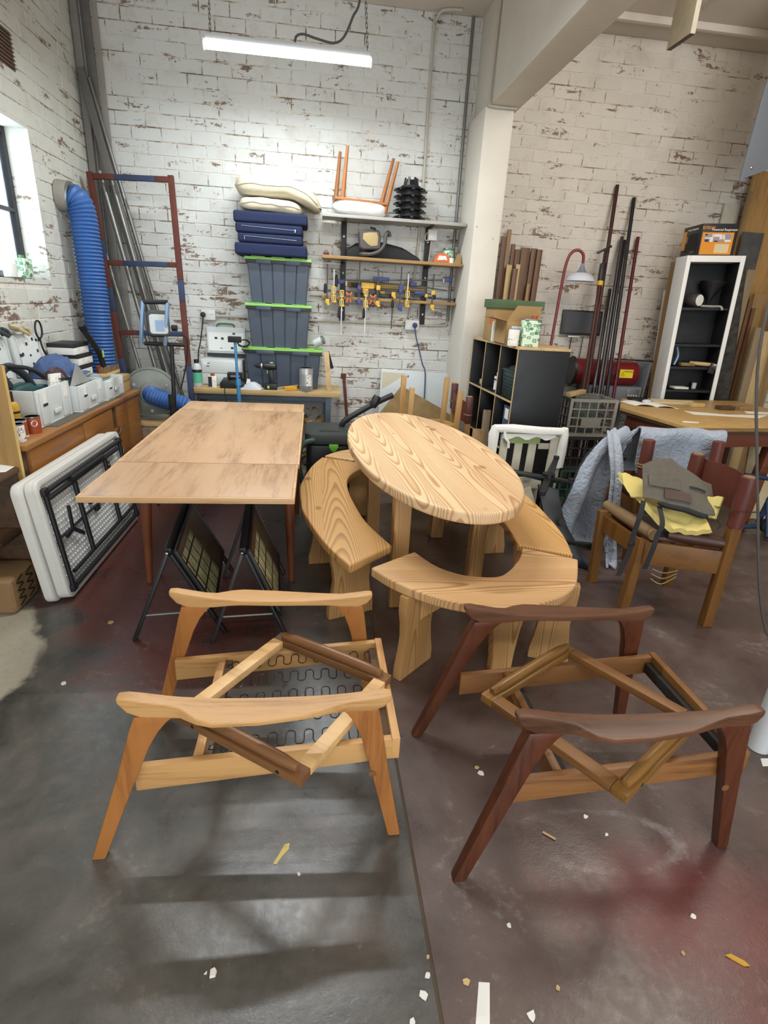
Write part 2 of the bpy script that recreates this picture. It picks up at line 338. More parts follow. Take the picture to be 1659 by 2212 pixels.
def brick_mesh(k):
    mb = MB(); bm_ = bmesh.new(); me = bpy.data.meshes.new('brick')
    rnd = random.Random(k); d = .03
    c = [(-.5, -.5), (.5, -.5), (.5, .5), (-.5, .5)]; vs = []
    e = .012; 
    for (x, z) in c: vs.append((x, d, z))
    for (x, z) in c: vs.append((x + rnd.uniform(-.006, .006), .0024, z + rnd.uniform(-.02, .02)))
    for (x, z) in c: vs.append((x * (1 - 2 * e) + rnd.uniform(-.008, .008), rnd.uniform(-.0018, .0008), z * (1 - 5 * e) + rnd.uniform(-.03, .03)))
    fs = [(8, 9, 10, 11)] + [(i, (i + 1) % 4, 4 + (i + 1) % 4, 4 + i) for i in range(4)] + [(4 + i, 4 + (i + 1) % 4, 8 + (i + 1) % 4, 8 + i) for i in range(4)]
    me.from_pydata(vs, [], fs); bm_.from_mesh(me); bmesh.ops.recalc_face_normals(bm_, faces=bm_.faces); bm_.to_mesh(me); bm_.free()
    # faces must look along -Y
    return me
def brick_wall(name, mat, M, W, z0, z1, holes, near, cap=300, body=None):
    """Wall in local x (along), y (into the wall), z up; M puts it in the room; bricks proud of recessed mortar."""
    body = body or [(0, W, z0, z1)]
    wb = MB()
    for x0, x1, a, b_ in body: wb.span(x0, x1, .0022, .2, a, b_)
    w = build(name, wb, 'mortar_painted', kind='structure', local=False, smooth=0, at=(0, 0, 0)); w.matrix_world = M; ROOT[w.name] = M
    kinds = []
    for k in range(9):
        me = brick_mesh(k); me.materials.append(MATS[mat]); kinds.append(me)
    P, H = .236, .0975; items = []; r = 0; z = z0
    while z + .02 < z1:
        zz = min(z + H - .007, z1); x = -P / 2 * (r % 2) - .0; 
        while x < W:
            a, b_ = max(x, 0), min(x + P - .007, W)
            segs = [(a, b_)]
            for hx0, hx1, hz0, hz1 in holes:
                if z < hz1 - .03 and zz > hz0 + .03:
                    ns = []
                    for s0, s1 in segs:
                        if s1 <= hx0 or s0 >= hx1: ns.append((s0, s1)); continue
                        if s0 < hx0 - .02: ns.append((s0, hx0))
                        if s1 > hx1 + .02: ns.append((hx1, s1))
                    segs = ns
            for s0, s1 in segs:
                if s1 - s0 > .03: items.append(((s0 + s1) / 2, (z + zz) / 2, s1 - s0, zz - z))
            x += P
        z += H; r += 1
    items.sort(key=near); rest = MB()
    for i, (x, zc, w_, h_) in enumerate(items):
        pr = random.choice((0, 0, 0, .0008, .0016, .003)) + random.uniform(0, .001); me = kinds[random.randrange(9)]
        if i < cap:
            o = bpy.data.objects.new('brick', me); COL.objects.link(o); o.parent = w; o.location = (x, -pr, zc); o.scale = (w_, 1, h_)
            o.rotation_euler = (random.uniform(-.02, .02), random.uniform(-.004, .004), random.uniform(-.008, .008))
        else:
            rest.add([(x + v.co.x * w_, v.co.y - pr, zc + v.co.z * h_) for v in me.vertices], [tuple(p.vertices) for p in me.polygons])
    if rest.v: build('brickwork', rest, mat, w, local=True, smooth=0, kind='stuff')
    return w
# how large a brick shows: distance to the camera, and whether it lies in the frame and is not behind furniture
CAM = V((0, 0, 1.5))
def nearer(M, lim):
    def k(it):
        p = M @ V((it[0], 0, it[1])); hid = 4 if p.z < lim else 0
        q = cam.matrix_world.inverted() @ p; out = 0
        if q.z > 0 or abs(q.x / q.z) > .72 or abs(q.y / q.z) > .95: out = 6
        return (p - CAM).length + hid + out - .9 * (it[2] > .2)
    return k
Mb = TR(XL, YB, 0); wall_back = brick_wall('wall_back', 'painted_brick', Mb, 1.45 - XL, 0, ZC, [], nearer(Mb, .5))
Mr = TR(1.45, YB, 0); wall_back_right = brick_wall('wall_back_right', 'painted_brick_right', Mr, 4.45, 0, ZC, [], nearer(Mr, .9))
# left wall: local x runs along the room's -Y? it runs +Y here, seen from the room side
WY0, WY1, WZ0, WZ1 = 3.3, 4.43, 1.515, 2.42
Ml = Matrix.Translation((XL, 2.4, 0)) @ Matrix.Rotation(R(90), 4, 'Z'); 
L0 = YB - 2.4
hx0, hx1 = WY0 - 2.4, WY1 - 2.4
wall_left = brick_wall('wall_left', 'painted_brick_left', Ml, L0, 0, ZC, [(hx0, hx1, WZ0, WZ1)], nearer(Ml, .8),
                       body=[(0, hx0, 0, ZC), (hx1, L0, 0, ZC), (hx0, hx1, 0, WZ0), (hx0, hx1, WZ1, ZC)])
st('wall_left_front', MB().span(XL - .2, XL, -4, 2.4, 0, ZC), 'painted_brick_left', smooth=0)
st('wall_right', MB().span(5.9, 6.1, -4, YB, 0, ZC), 'painted_brick_right', smooth=0)
st('wall_front', MB().span(-2.05, -.7, -4.2, -4, 0, ZC).span(3.9, 6, -4.2, -4, 0, ZC).span(-.7, 3.9, -4.2, -4, 3.2, ZC), 'painted_brick', smooth=0)
# concrete column and the beam that runs from it over the camera
p = MB().span(1.31, 1.55, 4.99, 5.52, 0, 2.963); st('trim_1', p, 'painted_concrete', bevel=.015, jitter=.003)
p = MB().span(1.353, 1.594, -4, 5.52, 2.963, ZC + .02); st('trim_2', p, 'painted_concrete', bevel=.02)
# window in the left wall: deep painted reveal, steel frame, frosted glass
wi = MB(); 
wi.span(XL - .2, XL + .004, WY0, WY1, WZ0 - .03, WZ0).span(XL - .2, XL + .002, WY1 - .004, WY1 + .02, WZ0, WZ1).span(XL - .2, XL + .002, WY0 - .02, WY0 + .004, WZ0, WZ1).span(XL - .2, XL + .002, WY0, WY1, WZ1 - .004, WZ1 + .02)
win = st('window_1', wi, 'painted_brick_left', smooth=0)
fr = MB(); xg = XL - .16
for y in (WY0 + .02, (WY0 + WY1) / 2, WY1 - .02): fr.span(xg - .02, xg + .02, y - .022, y + .022, WZ0, WZ1)
for z in (WZ0 + .02, WZ0 + .42, WZ1 - .02): fr.span(xg - .018, xg + .018, WY0, WY1, z - (.022 if z != WZ0 + .42 else .012), z + (.022 if z != WZ0 + .42 else .012))
build('window_frame', fr, 'window_steel', win, bevel=.004)
for y0, y1 in ((WY0 + .04, (WY0 + WY1) / 2 - .02), ((WY0 + WY1) / 2 + .02, WY1 - .04)):
    for z0, z1 in ((WZ0 + .04, WZ0 + .41), (WZ0 + .43, WZ1 - .04)): build('pane', MB().span(xg - .003, xg + .003, y0, y1, z0, z1), 'window_glass', win, smooth=0)
# terracotta air vent high in the left wall
t = thing('air_vent', 'brown louvred air vent set high in the side wall above the window', 'vent', (XL, 4.22, 2.72))
v = MB().span(XL - .01, XL + .006, 4.08, 4.38, 2.70, 2.90); build('frame', v, 'vent_brown', t, bevel=.003)
for k in range(9): build('slat', MB().box((XL + .012, 4.23, 2.715 + k * .0212), (.016, .28, .006), Euler((0, R(35), 0))), 'vent_brown', t)
# ------------------------------------------------------------------ wood tones
wood('teak_light', '8E5E32', 'C69A62', 0); wood('teak_light_up', '7A4621', 'A86E38', 2); wood('teak_cross', '9A6838', 'CC9E66', 1)
wood('teak_bar', '553822', '7C5635', 0, rough=.3); wood('teak_frame', 'B48850', 'DCB680', 0); wood('teak_dark', '3A2416', '66422C', 0, rough=.35); wood('teak_dark_up', '351B10', '5A301C', 2, rough=.35)
wood('teak_mid', '5A371E', '8D6136', 0); wood('teak_mid_cross', '53341C', '80582F', 1); wood('teak_mid_bar', '573A1C', '86602F', 0, rough=.28)
wood('oil_teak', '84603F', 'BA9672', 1, sc=9, stretch=.12, rough=.4); wood('oil_teak_leaf', '886443', 'BE9A76', 1, sc=9, stretch=.12, rough=.4)
wood('teak_edge', '9C7548', 'C8A276', 0); wood('table_leg', '4E2818', '7A4529', 2)
wood('old_pine', '6A4420', 'A8763A', 2); wood('oak_brown', '5A3D1C', '94692F', 2); wood('oak_brown_x', '5A3D1C', '94692F', 0)
pine('pine_top', '9E6638', 'E6C69A', 1, 20, 2.6, .22, .15); pine('pine_seat', '8E5A2A', 'D2A668', 1, 26, 2.6, .2, .24); pine('pine_seat_x', '935F33', 'DEB682', 0, 26, 2.6, .2, .2); pine('pine_leg', '8A5A2E', 'C89E66', 2, 26, 3, .2, .12)
plain('spring_wire', '4C4640', .35, .8); plain('rubber_web', '26221E', .8); plain('old_felt', '6E5A48', .95, bump=.4); plain('chrome', 'C8C8C8', .2, 1)

# ------------------------------------------------------------------ two easy chair frames being refinished
def easy_chair(name, label, yn, yf, xb, xf, feet, mats, springs):
    marm, mleg, mrail, mcross = mats
    t = thing(name, label, 'chair', ((xb + xf) / 2, (yn + yf) / 2, 0))
    w = xf - xb
    for y, o in ((yn, -1), (yf, 1)):                # o: outward
        secs = []
        #        t     inner  outer  top   bottom
        for q, yi, yo, zt, zb in ((-.035, .012, .014, .549, .532), (0, .017, .018, .548, .505), (.05, .019, .019, .541, .490), (.14, .019, .019, .529, .486), (.2, .02, .026, .522, .488),
                                  (.27, .021, .058, .517, .493), (.33, .021, .071, .513, .494), (.5, .021, .066, .509, .49), (.68, .021, .05, .509, .489), (.79, .02, .03, .512, .487), (.86, .019, .019, .516, .482), (.95, .019, .019, .523, .48), (1.0, .018, .018, .528, .492), (1.03, .012, .014, .529, .512)):
            x = xb + w * q; a, b = y - o * yi, y + o * yo
            secs.append([(x, a, zt), (x, b, zt - (.004 if yo > .03 else 0)), (x, b, zb), (x, a, zb)])
        m = MB(); m.loft([[V(p) for p in s] for s in secs]); build('armrest', m, marm, t, bevel=.006, seg=3)
    for (fx, fy), y, back in feet:
        m = MB(); tx = xb + w * .075 if back else xf - w * .075; rings = []
        for q, hw, th in ((0, .019, .016), (.3, .022, .018), (.6, .026, .019), (.8, .031, .019), (.9, .04, .019), (.96, .053, .019), (1, .068, .019)):
            c = lerp((fx, fy, 0), (tx, y, .492), q); s = (.018 * (q > .8) * (q - .8) / .2) * (1 if back else -1)
            xl, xr = -hw, hw
            if back: xl = -min(hw, .034)
            else: xr = min(hw, .034)
            rings.append([V((c.x + xl, c.y - th, c.z)), V((c.x + xr, c.y - th, c.z)), V((c.x + xr, c.y + th, c.z)), V((c.x + xl, c.y + th, c.z))])
        lg = build('leg', m.loft(rings), mleg, t, bevel=.007, seg=2)
        if not back: build('plug', MB().cyl((c.x - .02 + (fx - tx) * .45, (fy + y) / 2 - .021, .26), (c.x - .02 + (fx - tx) * .45, (fy + y) / 2 - .0185, .26), .011), 'teak_bar', lg)
    y0, y1 = yn + .03, yf - .03
    for y in (y0, y1):
        m = MB(); xa, xz = xb - .018, xf + .045
        m.loft([[V((xa, y - .011, .206)), V((xa, y + .011, .206)), V((xa, y + .011, .288)), V((xa, y - .011, .288))], [V((xz, y - .011, .276)), V((xz, y + .011, .276)), V((xz, y + .011, .345)), V((xz, y - .011, .345))]])
        build('side_rail', m, mrail, t, bevel=.003)
    m = MB(); m.span(xf + .034, xf + .058, y0 - .012, y1 + .012, .276, .349); build('front_rail', m, mcross, t, bevel=.003)
    m = MB(); m.span(xf + .012, xf + .034, y0 + .012, y1 - .012, .285, .322); build('web_batten', m, 'old_felt' if springs else 'rubber_web', t, bevel=.002, jitter=.001)
    m = MB(); m.span(xb + .135, xb + .16, y0 + .012, y1 - .012, .235, .300)
    for q in (.15, .5, .85): m.cyl((xb + .147, y0 + (y1 - y0) * q, .300), (xb + .147, y0 + (y1 - y0) * q, .3015), .006)
    build('back_rail', m, mcross, t, bevel=.002)
    m = MB(); m.span(xb + .16, xb + .182, y0 + .012, y1 - .012, .25, .288); build('web_batten', m, 'old_felt' if springs else 'rubber_web', t, bevel=.002)
    if springs:
        n = 5
        for k in range(n):
            y = y0 + .05 + (y1 - y0 - .1) * k / (n - 1); pts = []; N = 19; xa, xz = xb + .18, xf + .02
            for i in range(N * 8 + 1):
                q0 = i / (N * 8); a = 2 * pi * q0 * N / 2; pts.append((xa + (xz - xa) * q0 - .005 * sin(2 * a), y + .027 * math.copysign(abs(sin(a)) ** .8, sin(a)), .287 + .03 * q0 + .012 * sin(pi * q0)))
            pts = [(xa - .01, y, .285)] + pts + [(xz + .005, y, .315)]
            build('spring', MB().tube(pts, .0018, 5), 'spring_wire', t)
            for x, z in ((xa - .004, .287), (xz, .318)): build('spring_clip', MB().box((x, y, z), (.014, .016, .008)), 'spring_wire', t, bevel=.002)
    return t
easy_chair('easy_chair', 'light teak easy chair frame with sprung seat and curved arms', 1.17, 1.70, -.462, .19,
           [((-.592, 1.165), 1.17, 1), ((.246, 1.176), 1.17, 0), ((-.562, 1.705), 1.70, 1), ((.232, 1.735), 1.70, 0)], ('teak_light', 'teak_light_up', 'teak_light', 'teak_cross'), True)
easy_chair('easy_chair', 'dark stained easy chair frame with bare seat and curved arms', 1.052, 1.568, .535, 1.19,
           [((.408, 1.02), 1.052, 1), ((1.243, 1.058), 1.052, 0), ((.385, 1.566), 1.568, 1), ((1.217, 1.612), 1.568, 0)], ('teak_dark', 'teak_dark_up', 'teak_mid', 'teak_mid_cross'), False)
def loose_frame(label, A, B, C, D, z, mflat, mbar):
    """rectangular seat back frame; the sides AB and CD carry a rounded bar"""
    c = (V((*A, 0)) + V((*B, 0)) + V((*C, 0)) + V((*D, 0))) / 4
    ux = V((B[0] - A[0], B[1] - A[1], 0)) + V((C[0] - D[0], C[1] - D[1], 0)); L = ux.length / 2; ang = math.atan2(ux.y, ux.x)
    W = (V((D[0] - A[0], D[1] - A[1], 0)).length + V((C[0] - B[0], C[1] - B[1], 0)).length) / 2
    t = thing('back_frame', label, 'chair frame', (c.x, c.y, z), ang)
    for s in (-1, 1):
        m = MB().span(-L / 2, L / 2, s * W / 2 - s * .044, s * W / 2, .0, .026); build('rail', m, mbar, t, bevel=.003, local=True)
        pts = [(-L / 2 + .025 + (L - .05) * i / 8, s * (W / 2 - .022), .034 + .004 * sin(pi * i / 8)) for i in range(9)]
        m = MB().tube(pts, [.012] + [.0165] * 7 + [.012], 12); build('rounded_bar', m, mbar, t, bevel=.004, local=True)
        m = MB().span(s * L / 2 - s * .042, s * L / 2, -W / 2 + .0445, W / 2 - .0445, .001, .027); build('stile', m, mflat, t, bevel=.003, local=True)
        for x in (-.15, .15): build('dowel_hole', MB().cyl((x, s * W / 2 + s * .0006, .013), (x, s * W / 2 - s * .004, .013), .006), 'black_rubber', t, local=True)
    return t
loose_frame('loose back frame with dark rounded bars lying askew on the sprung chair', (-.108, 1.679), (.258, 1.438), (-.033, 1.029), (-.396, 1.306), .352, 'teak_frame', 'teak_bar')
loose_frame('loose brown back frame lying askew on the dark chair frame', (.518, 1.324), (.902, 1.579), (1.178, 1.183), (.784, .932), .352, 'teak_mid_cross', 'teak_mid_bar')

# ------------------------------------------------------------------ extended teak dining table
t = thing('dining_table', 'long teak dining table with both draw leaves pulled out', 'table', (-.49, 3.15, 0))
x0, x1, zt = -.915, -.070, .738
def edged(nm, xa, xb_, ya, yb_, m1, drop=0):
    m = MB(); m.span(xa + .012, xb_ - .012, ya, yb_, zt - .024 - drop, zt - drop); b = build(nm, m, m1, t, bevel=.001)
    for q in (xa, xb_ - .012): build('edge_strip', MB().span(q, q + .012, ya, yb_, zt - .024 - drop, zt - drop + .0004), 'teak_edge', b, bevel=.003)
    return b
edged('tabletop', x0, x1, 2.585, 3.90, 'oil_teak')
a = edged('draw_leaf', x0 + .004, x1 - .006, 2.112, 2.582, 'oil_teak_leaf', .001); b = edged('draw_leaf', x0 + .004, x1 - .006, 3.903, 4.20, 'oil_teak_leaf', .001)
build('end_strip', MB().span(x0 + .004, x1 - .006, 2.098, 2.112, zt - .026, zt - .0006), 'teak_edge', a, bevel=.004)
ap = MB(); ap.span(-.86, -.13, 2.80, 2.82, .60, .712).span(-.86, -.13, 3.75, 3.77, .60, .712).span(-.87, -.85, 2.82, 3.75, .60, .712).span(-.14, -.12, 2.82, 3.75, .60, .712); build('apron', ap, 'table_leg', t, bevel=.002)
for x in (-.62, -.36): build('leaf_runner', MB().span(x - .02, x + .02, 2.2, 4.1, .672, .71), 'table_leg', t, bevel=.002)
for x, fx in ((-.855, -.89), (-.135, -.122)):
    for y, fy in ((2.80, 2.775), (3.77, 3.80)):
        build('leg', MB().tube([(fx, fy, 0), lerp((fx, fy, 0), (x, y, .71), .5), (x, y, .712)], [.016, .025, .031], 16), 'table_leg', t)

# ------------------------------------------------------------------ oval pine table and its four curved benches
CT = V((.608, 2.949, 0)); AN = R(3.9)
def el(c, a, b, ang, n, p=2.0):
    o = []
    for i in range(n):
        u = 2 * pi * i / n; x, y = a * math.copysign(abs(cos(u)) ** (2 / p), cos(u)), b * math.copysign(abs(sin(u)) ** (2 / p), sin(u)); o.append((c[0] + x * cos(ang) - y * sin(ang), c[1] + x * sin(ang) + y * cos(ang)))
    return o
t = thing('oval_table', 'oval pine table with bold grain and a thick rounded rim', 'table', (CT.x, CT.y, 0), AN)
build('tabletop', MB().prism(el((0, 0), .405, 1.014, 0, 72, 2.08), .688, .741), 'pine_top', t, bevel=.016, seg=4, local=True)
for fx, fy in ((.435, 2.50), (.94, 2.80), (.395, 3.40), (.84, 3.40)):
    rx = MB().prism([(-.043, -.04), (.043, -.04), (.043, .04), (-.043, .04)], 0, .66, TR(fx, fy, 0, AN)); build('leg', rx, 'pine_leg', t, bevel=.01)
build('bearer', MB().bar((.40, 2.45, .665), (1.0, 2.85, .665), .07, .05), 'pine_leg', t, bevel=.006); build('bearer', MB().bar((.33, 3.40, .665), (.90, 3.40, .665), .07, .05), 'pine_leg', t, bevel=.006)
def bench(label, inner, outer, legs, mat):
    """curved bench from its inner and outer edge points (seat top 0.44 m)"""
    pin = spline([(x, y, 0) for x, y in inner], 5); pout = spline([(x, y, 0) for x, y in outer], 5)
    poly = [(p.x, p.y) for p in pin] + [(p.x, p.y) for p in reversed(pout)]
    cx = sum(p[0] for p in poly) / len(poly); cy = sum(p[1] for p in poly) / len(poly)
    t = thing('curved_bench', label, 'bench', (cx, cy, 0), 0, None)
    build('seat', MB().prism(poly, .398, .441), mat, t, bevel=.011, seg=3)
    for (ax, ay), (bx, by), kind in legs:
        M = TR((ax + bx) / 2, (ay + by) / 2, 0, math.atan2(by - ay, bx - ax)); L = math.hypot(bx - ax, by - ay) / 2; pr = []
        prof = ((0, 1.0), (.06, .98), (.13, .84), (.2, .76), (.27, .82), (.31, .9), (.34, .93), (.37, .9), (.398, .9)) if kind == 0 else ((0, .55), (.1, .58), (.2, .7), (.3, .9), (.36, 1.0), (.398, 1.0))
        P = Matrix.Rotation(R(90), 4, 'X')
        poly2 = [(L * q, z) for z, q in prof] + [(-L * q, z) for z, q in reversed(prof)]
        build('leg', MB().prism(poly2, -.021, .021, M @ P), 'pine_leg', t, bevel=.007)
    if len(legs) > 1:
        for i in range(len(legs) - 1):
            p0 = lerp((*legs[i][0], .3), (*legs[i][1], .3), .5); p1 = lerp((*legs[i + 1][0], .3), (*legs[i + 1][1], .3), .5); d = p1 - p0; L = d.length; n = 8; pr = []
            M = Matrix.Translation(p0) @ Matrix.Rotation(math.atan2(d.y, d.x), 4, 'Z') @ Matrix.Rotation(R(90), 4, 'X')
            top = [(0, .098), (L, .098)]; arc = [(L * (1 - k / n), -.06 + .11 * sin(pi * k / n)) for k in range(n + 1)]
            build('apron', MB().prism([(x, z) for x, z in top[::-1]] + [(x, z) for x, z in reversed(arc)], -.017, .017, M), 'pine_leg', t, bevel=.004)
    return t
bench('curved pine bench at the near end of the oval table, three legs showing', [(.46, 2.225), (.524, 2.09), (.589, 2.02), (.66, 1.985), (.77, 1.976), (.85, 2.04), (.941, 2.166), (.986, 2.266)],
      [(.243, 2.066), (.312, 1.958), (.403, 1.865), (.531, 1.777), (.692, 1.731), (.81, 1.735), (.922, 1.772), (1.027, 1.834), (1.109, 1.933), (1.208, 2.134)],
      [((.352, 1.88), (.52, 2.04), 0), ((.72, 1.88), (.90, 1.93), 1), ((.99, 2.03), (1.16, 1.97), 0)], 'pine_seat_x')
bench('curved pine bench between the oval table and the teak table', [(.40, 3.62), (.27, 3.45), (.213, 3.286), (.205, 3.08), (.222, 2.882), (.268, 2.582), (.364, 2.289)],
      [(.057, 3.79), (.0, 3.62), (-.042, 3.43), (-.082, 3.13), (-.071, 2.875), (-.052, 2.707), (.048, 2.332), (.154, 2.085)],
      [((-.03, 2.99), (.19, 3.02), 0), ((.07, 2.37), (.30, 2.46), 0)], 'pine_seat')
bench('curved pine bench beside the metal star base and blanket', [(.962, 3.36), (.99, 3.0), (1.0, 2.669), (1.0, 2.514), (.977, 2.3)],
      [(1.22, 3.45), (1.287, 3.04), (1.29, 2.728), (1.262, 2.419), (1.205, 2.18)],
      [((1.04, 2.52), (1.22, 2.44), 0), ((1.03, 3.12), (1.24, 3.14), 0)], 'pine_seat')
bench('curved pine bench at the far end, mostly hidden under the oval table', [(.41, 3.66), (.52, 3.8), (.63, 3.84), (.78, 3.78), (.93, 3.5)],
      [(.075, 3.83), (.20, 3.98), (.42, 4.09), (.65, 4.12), (.92, 4.02), (1.2, 3.62)],
      [((.25, 3.86), (.42, 3.76), 0), ((.95, 3.62), (1.08, 3.78), 0)], 'pine_seat_x')

# ------------------------------------------------------------------ two folding tray tables under the teak table
m = NT('tray_picture', .3, 0, .5); v = m.coord((1, 1, 1), rnd=False); sx = m.n('SeparateXYZ'); m.l(v, sx.inputs[0])
u = sx.outputs[1]; w = sx.outputs[2]
nz = m.noise(v, 9, 5, .7); 
def band(a, lo, hi): return m.math('MULTIPLY', m.math('GREATER_THAN', a, lo), m.math('LESS_THAN', a, hi))
pane = m.math('MULTIPLY', band(u, -.30, .02), band(w, .12, .37)); gu = m.math('LESS_THAN', m.math('FRACT', m.math('MULTIPLY', u, 11)), .12); gw = m.math('LESS_THAN', m.math('FRACT', m.math('MULTIPLY', w, 15)), .14)
grd = m.math('MAXIMUM', gu, gw)
c = m.mix(nz, '2A1F14', '6B5232'); c = m.mix(m.math('MULTIPLY', pane, m.ramp(nz, [(.3, 1.0), (.62, .35)])), c, 'D0D0A0'); c = m.mix(m.math('MULTIPLY', pane, grd), c, '2E2A1C'); m.col(c)
def tray(label, nl, nr, ridge_n, ridge_f):
    t = thing('tray_table', label, 'folding table', (ridge_n[0], (ridge_n[1] + ridge_f[1]) / 2, 0)); rn, rf = V(ridge_n), V(ridge_f); d = rf - rn; d.z = 0
    L0, R0 = V(nl), V(nr)
    for k in (0, 1):
        top = rn if k == 0 else rn + d
        build('leg', MB().bar(L0 + d * k, top, .018, .03, (0, 1, 0)), 'black_plastic', t, bevel=.005); build('leg', MB().bar(R0 + d * k, top + V((.012, 0, -.01)), .018, .028, (0, 1, 0)), 'black_plastic', t, bevel=.005)
    build('hinge_bar', MB().bar(rn, rn + d, .03, .035), 'black_plastic', t, bevel=.006)
    for k in (.28,): build('stretcher', MB().cyl(lerp(L0, rn, k), lerp(R0, rn, k), .006), 'galv_pipe', t)
    e = (R0 - rn); a0 = rn + e * .04 + d * .02 + V((.014, 0, .012)); a1 = rn + e * .72 + V((.014, 0, .012)); nrm = d.cross(e).normalized(); nrm = nrm if nrm.x > 0 else -nrm
    build('tray_top', MB().plate([a0, a1, a1 + d * .97, a0 + d * .97], nrm, .012), 'tray_picture', t, bevel=.002)
    rim = MB()
    for p, q in ((a0, a1), (a1, a1 + d * .97), (a0, a0 + d * .97), (a0 + d * .97, a1 + d * .97)): rim.bar(p + nrm * .006, q + nrm * .006, .014, .018, nrm)
    build('rim', rim, 'black_plastic', t, bevel=.003)
    build('rivet', MB().ball(rn + V((0, -.018, 0)), .008, 8, 5), 'chrome', t)
    return t
tray('black folding tray table with a printed window scene, nearer the folded white table', (-.807, 2.222, .0), (-.411, 2.27, 0), (-.645, 2.30, .405), (-.70, 2.93, .405))
tray('black folding tray table with a printed window scene, nearer the pine bench', (-.457, 2.189, 0), (-.123, 2.22, 0), (-.318, 2.29, .41), (-.362, 2.92, .41))
# ------------------------------------------------------------------ left side: sideboard and what stands on it
wood('side_veneer', '5E3A1B', '8C5A28', 1, rough=.35); wood('side_top', '6C4524', '986838', 1); wood('ply_face', '7E6038', 'A5834E', 2, sc=8); wood('ply_edge', 'B08F4E', 'D6B974', 2)
wood('board_pale', '9A7C52', 'C8AC7C', 1); wood('board_dull', '6E5A44', '94806A', 1); wood('dark_wood', '33241A', '56402C', 1); plain('dust_felt', '5F594C', .95, bump=.4)
plain('crate_grey', 'CBD0CE', .5, var=.05); plain('crate_shadow', '9AA09E', .6); plain('label_dark', '232427', .5); plain('tool_teal', '1E4A4C', .5); plain('denim', '39496B', .9, bump=.4); cloth('denim_cloth', '2E3C5C', '5A6E96'); plain('felt_grey', '8E8E8A', .95)
plain('card', 'A98A5A', .85, bump=.1); plain('paper_white', 'E4E2DA', .8, var=.05); plain('can_red', 'A14A2C', .5); plain('bottle_yellow', 'D3A22A', .35); plain('cap_maroon', '3A1618', .5); plain('hose_blue', '3C66A6', .5, var=.2); plain('steel_grey', '9A9C9A', .35, .7); plain('sleeve_grey', '9A958C', .7)
plain('red_oxide', '642E22', .75, .1, .25); plain('blue_oxide', '34405E', .75, .1, .25); plain('lamp_blue', '7A93AE', .4, .4); plain('lamp_body', '2D3236', .5); plain('lamp_face', 'B9C0BE', .25); plain('drum_grey', '8D9188', .5, .3, .2); plain('leaf_green', '4F7C46', .6); plain('lime', 'A6DB6A', .5, var=.06)
plain('leather_tan', '8A6C48', .7); plain('glove_cream', 'C0B28C', .85); plain('glove_dark', '3A4444', .85); plain('folding_white', 'D8D6CF', .45, var=.08); plain('blow_white', 'D2D3D0', .4, var=.05); plain('frame_black', '2A2A2C', .4, .4)
printed('print_dots', 'D5D8D5', [(0, '2A2C2E'), (.16, 'D5D8D5')], (22, 22, 22)); printed('print_label', 'E2E0D8', [(0, 'E4E2DA'), (.30, '6B6F70'), (.36, 'E4E2DA')], (26, 26, 60)); printed('print_green', '6F9C78', [(0, '9CC4A0'), (.25, '4C7A54'), (.4, 'CFE0C8')], (30, 30, 42)); printed('print_tools', 'DADCD8', [(0, '2A2C2E'), (.2, 'DCDEDA')], (16, 16, 20))

t = thing('sideboard', 'low teak sideboard with sliding doors, crates and cans standing on it', 'sideboard', (-1.62, 3.68, 0), R(0))
sx0, sx1, sy0, sy1 = -1.835, -1.395, 2.79, 4.56
def sk(y): return sx1 + (y - 2.8) * .018        # the front edge runs slightly askew
m = MB().prism([(sx0, sy0), (sk(sy0) - .03, sy0), (sk(sy1) - .03, sy1), (sx0, sy1)], .10, .722); build('carcass', m, 'dark_wood', t, bevel=.003)
m = MB().prism([(sx0, sy0 - .01), (sk(sy0), sy0 - .01), (sk(sy1), sy1 + .01), (sx0, sy1 + .01)], .722, .75); top = build('top', m, 'side_top', t, bevel=.004)
build('dust_mat', MB().prism([(sx0 + .01, 3.2), (sk(3.2) - .03, 3.2), (sk(4.36) - .04, 4.36), (sx0 + .01, 4.36)], .7502, .7535), 'dust_felt', top)
for i, (a, b_, off) in enumerate(((2.83, 3.47, 0), (3.475, 3.94, .006), (4.05, 4.53, 0))):
    d = build('door', MB().prism([(sk(a) - .032, a), (sk(a) - .012 + off, a), (sk(b_) - .012 + off, b_), (sk(b_) - .032, b_)], .125, .715), 'side_veneer', t, bevel=.003)
for z0, z1 in ((.125, .40), (.41, .56)):
    d = build('drawer', MB().prism([(sk(3.95) - .03, 3.95), (sk(3.95) - .018, 3.95), (sk(4.04) - .018, 4.04), (sk(4.04) - .03, 4.04)], z0, z1), 'side_veneer', t, bevel=.002)
    build('handle', MB().tube(spline([(sk(3.92) - .005, 3.90, z1 - .02), (sk(4) + .012, 3.98, z1 - .03), (sk(4) - .0, 4.06, z1 + .01)], 4), [.006] + [.009] * 7 + [.006], 8), 'dark_wood', d)
for y in (2.9, 4.45):
    for x in (-1.78, -1.46): build('leg', MB().cyl((x, y, 0), (x, y, .10), .018, .022), 'dark_wood', t)

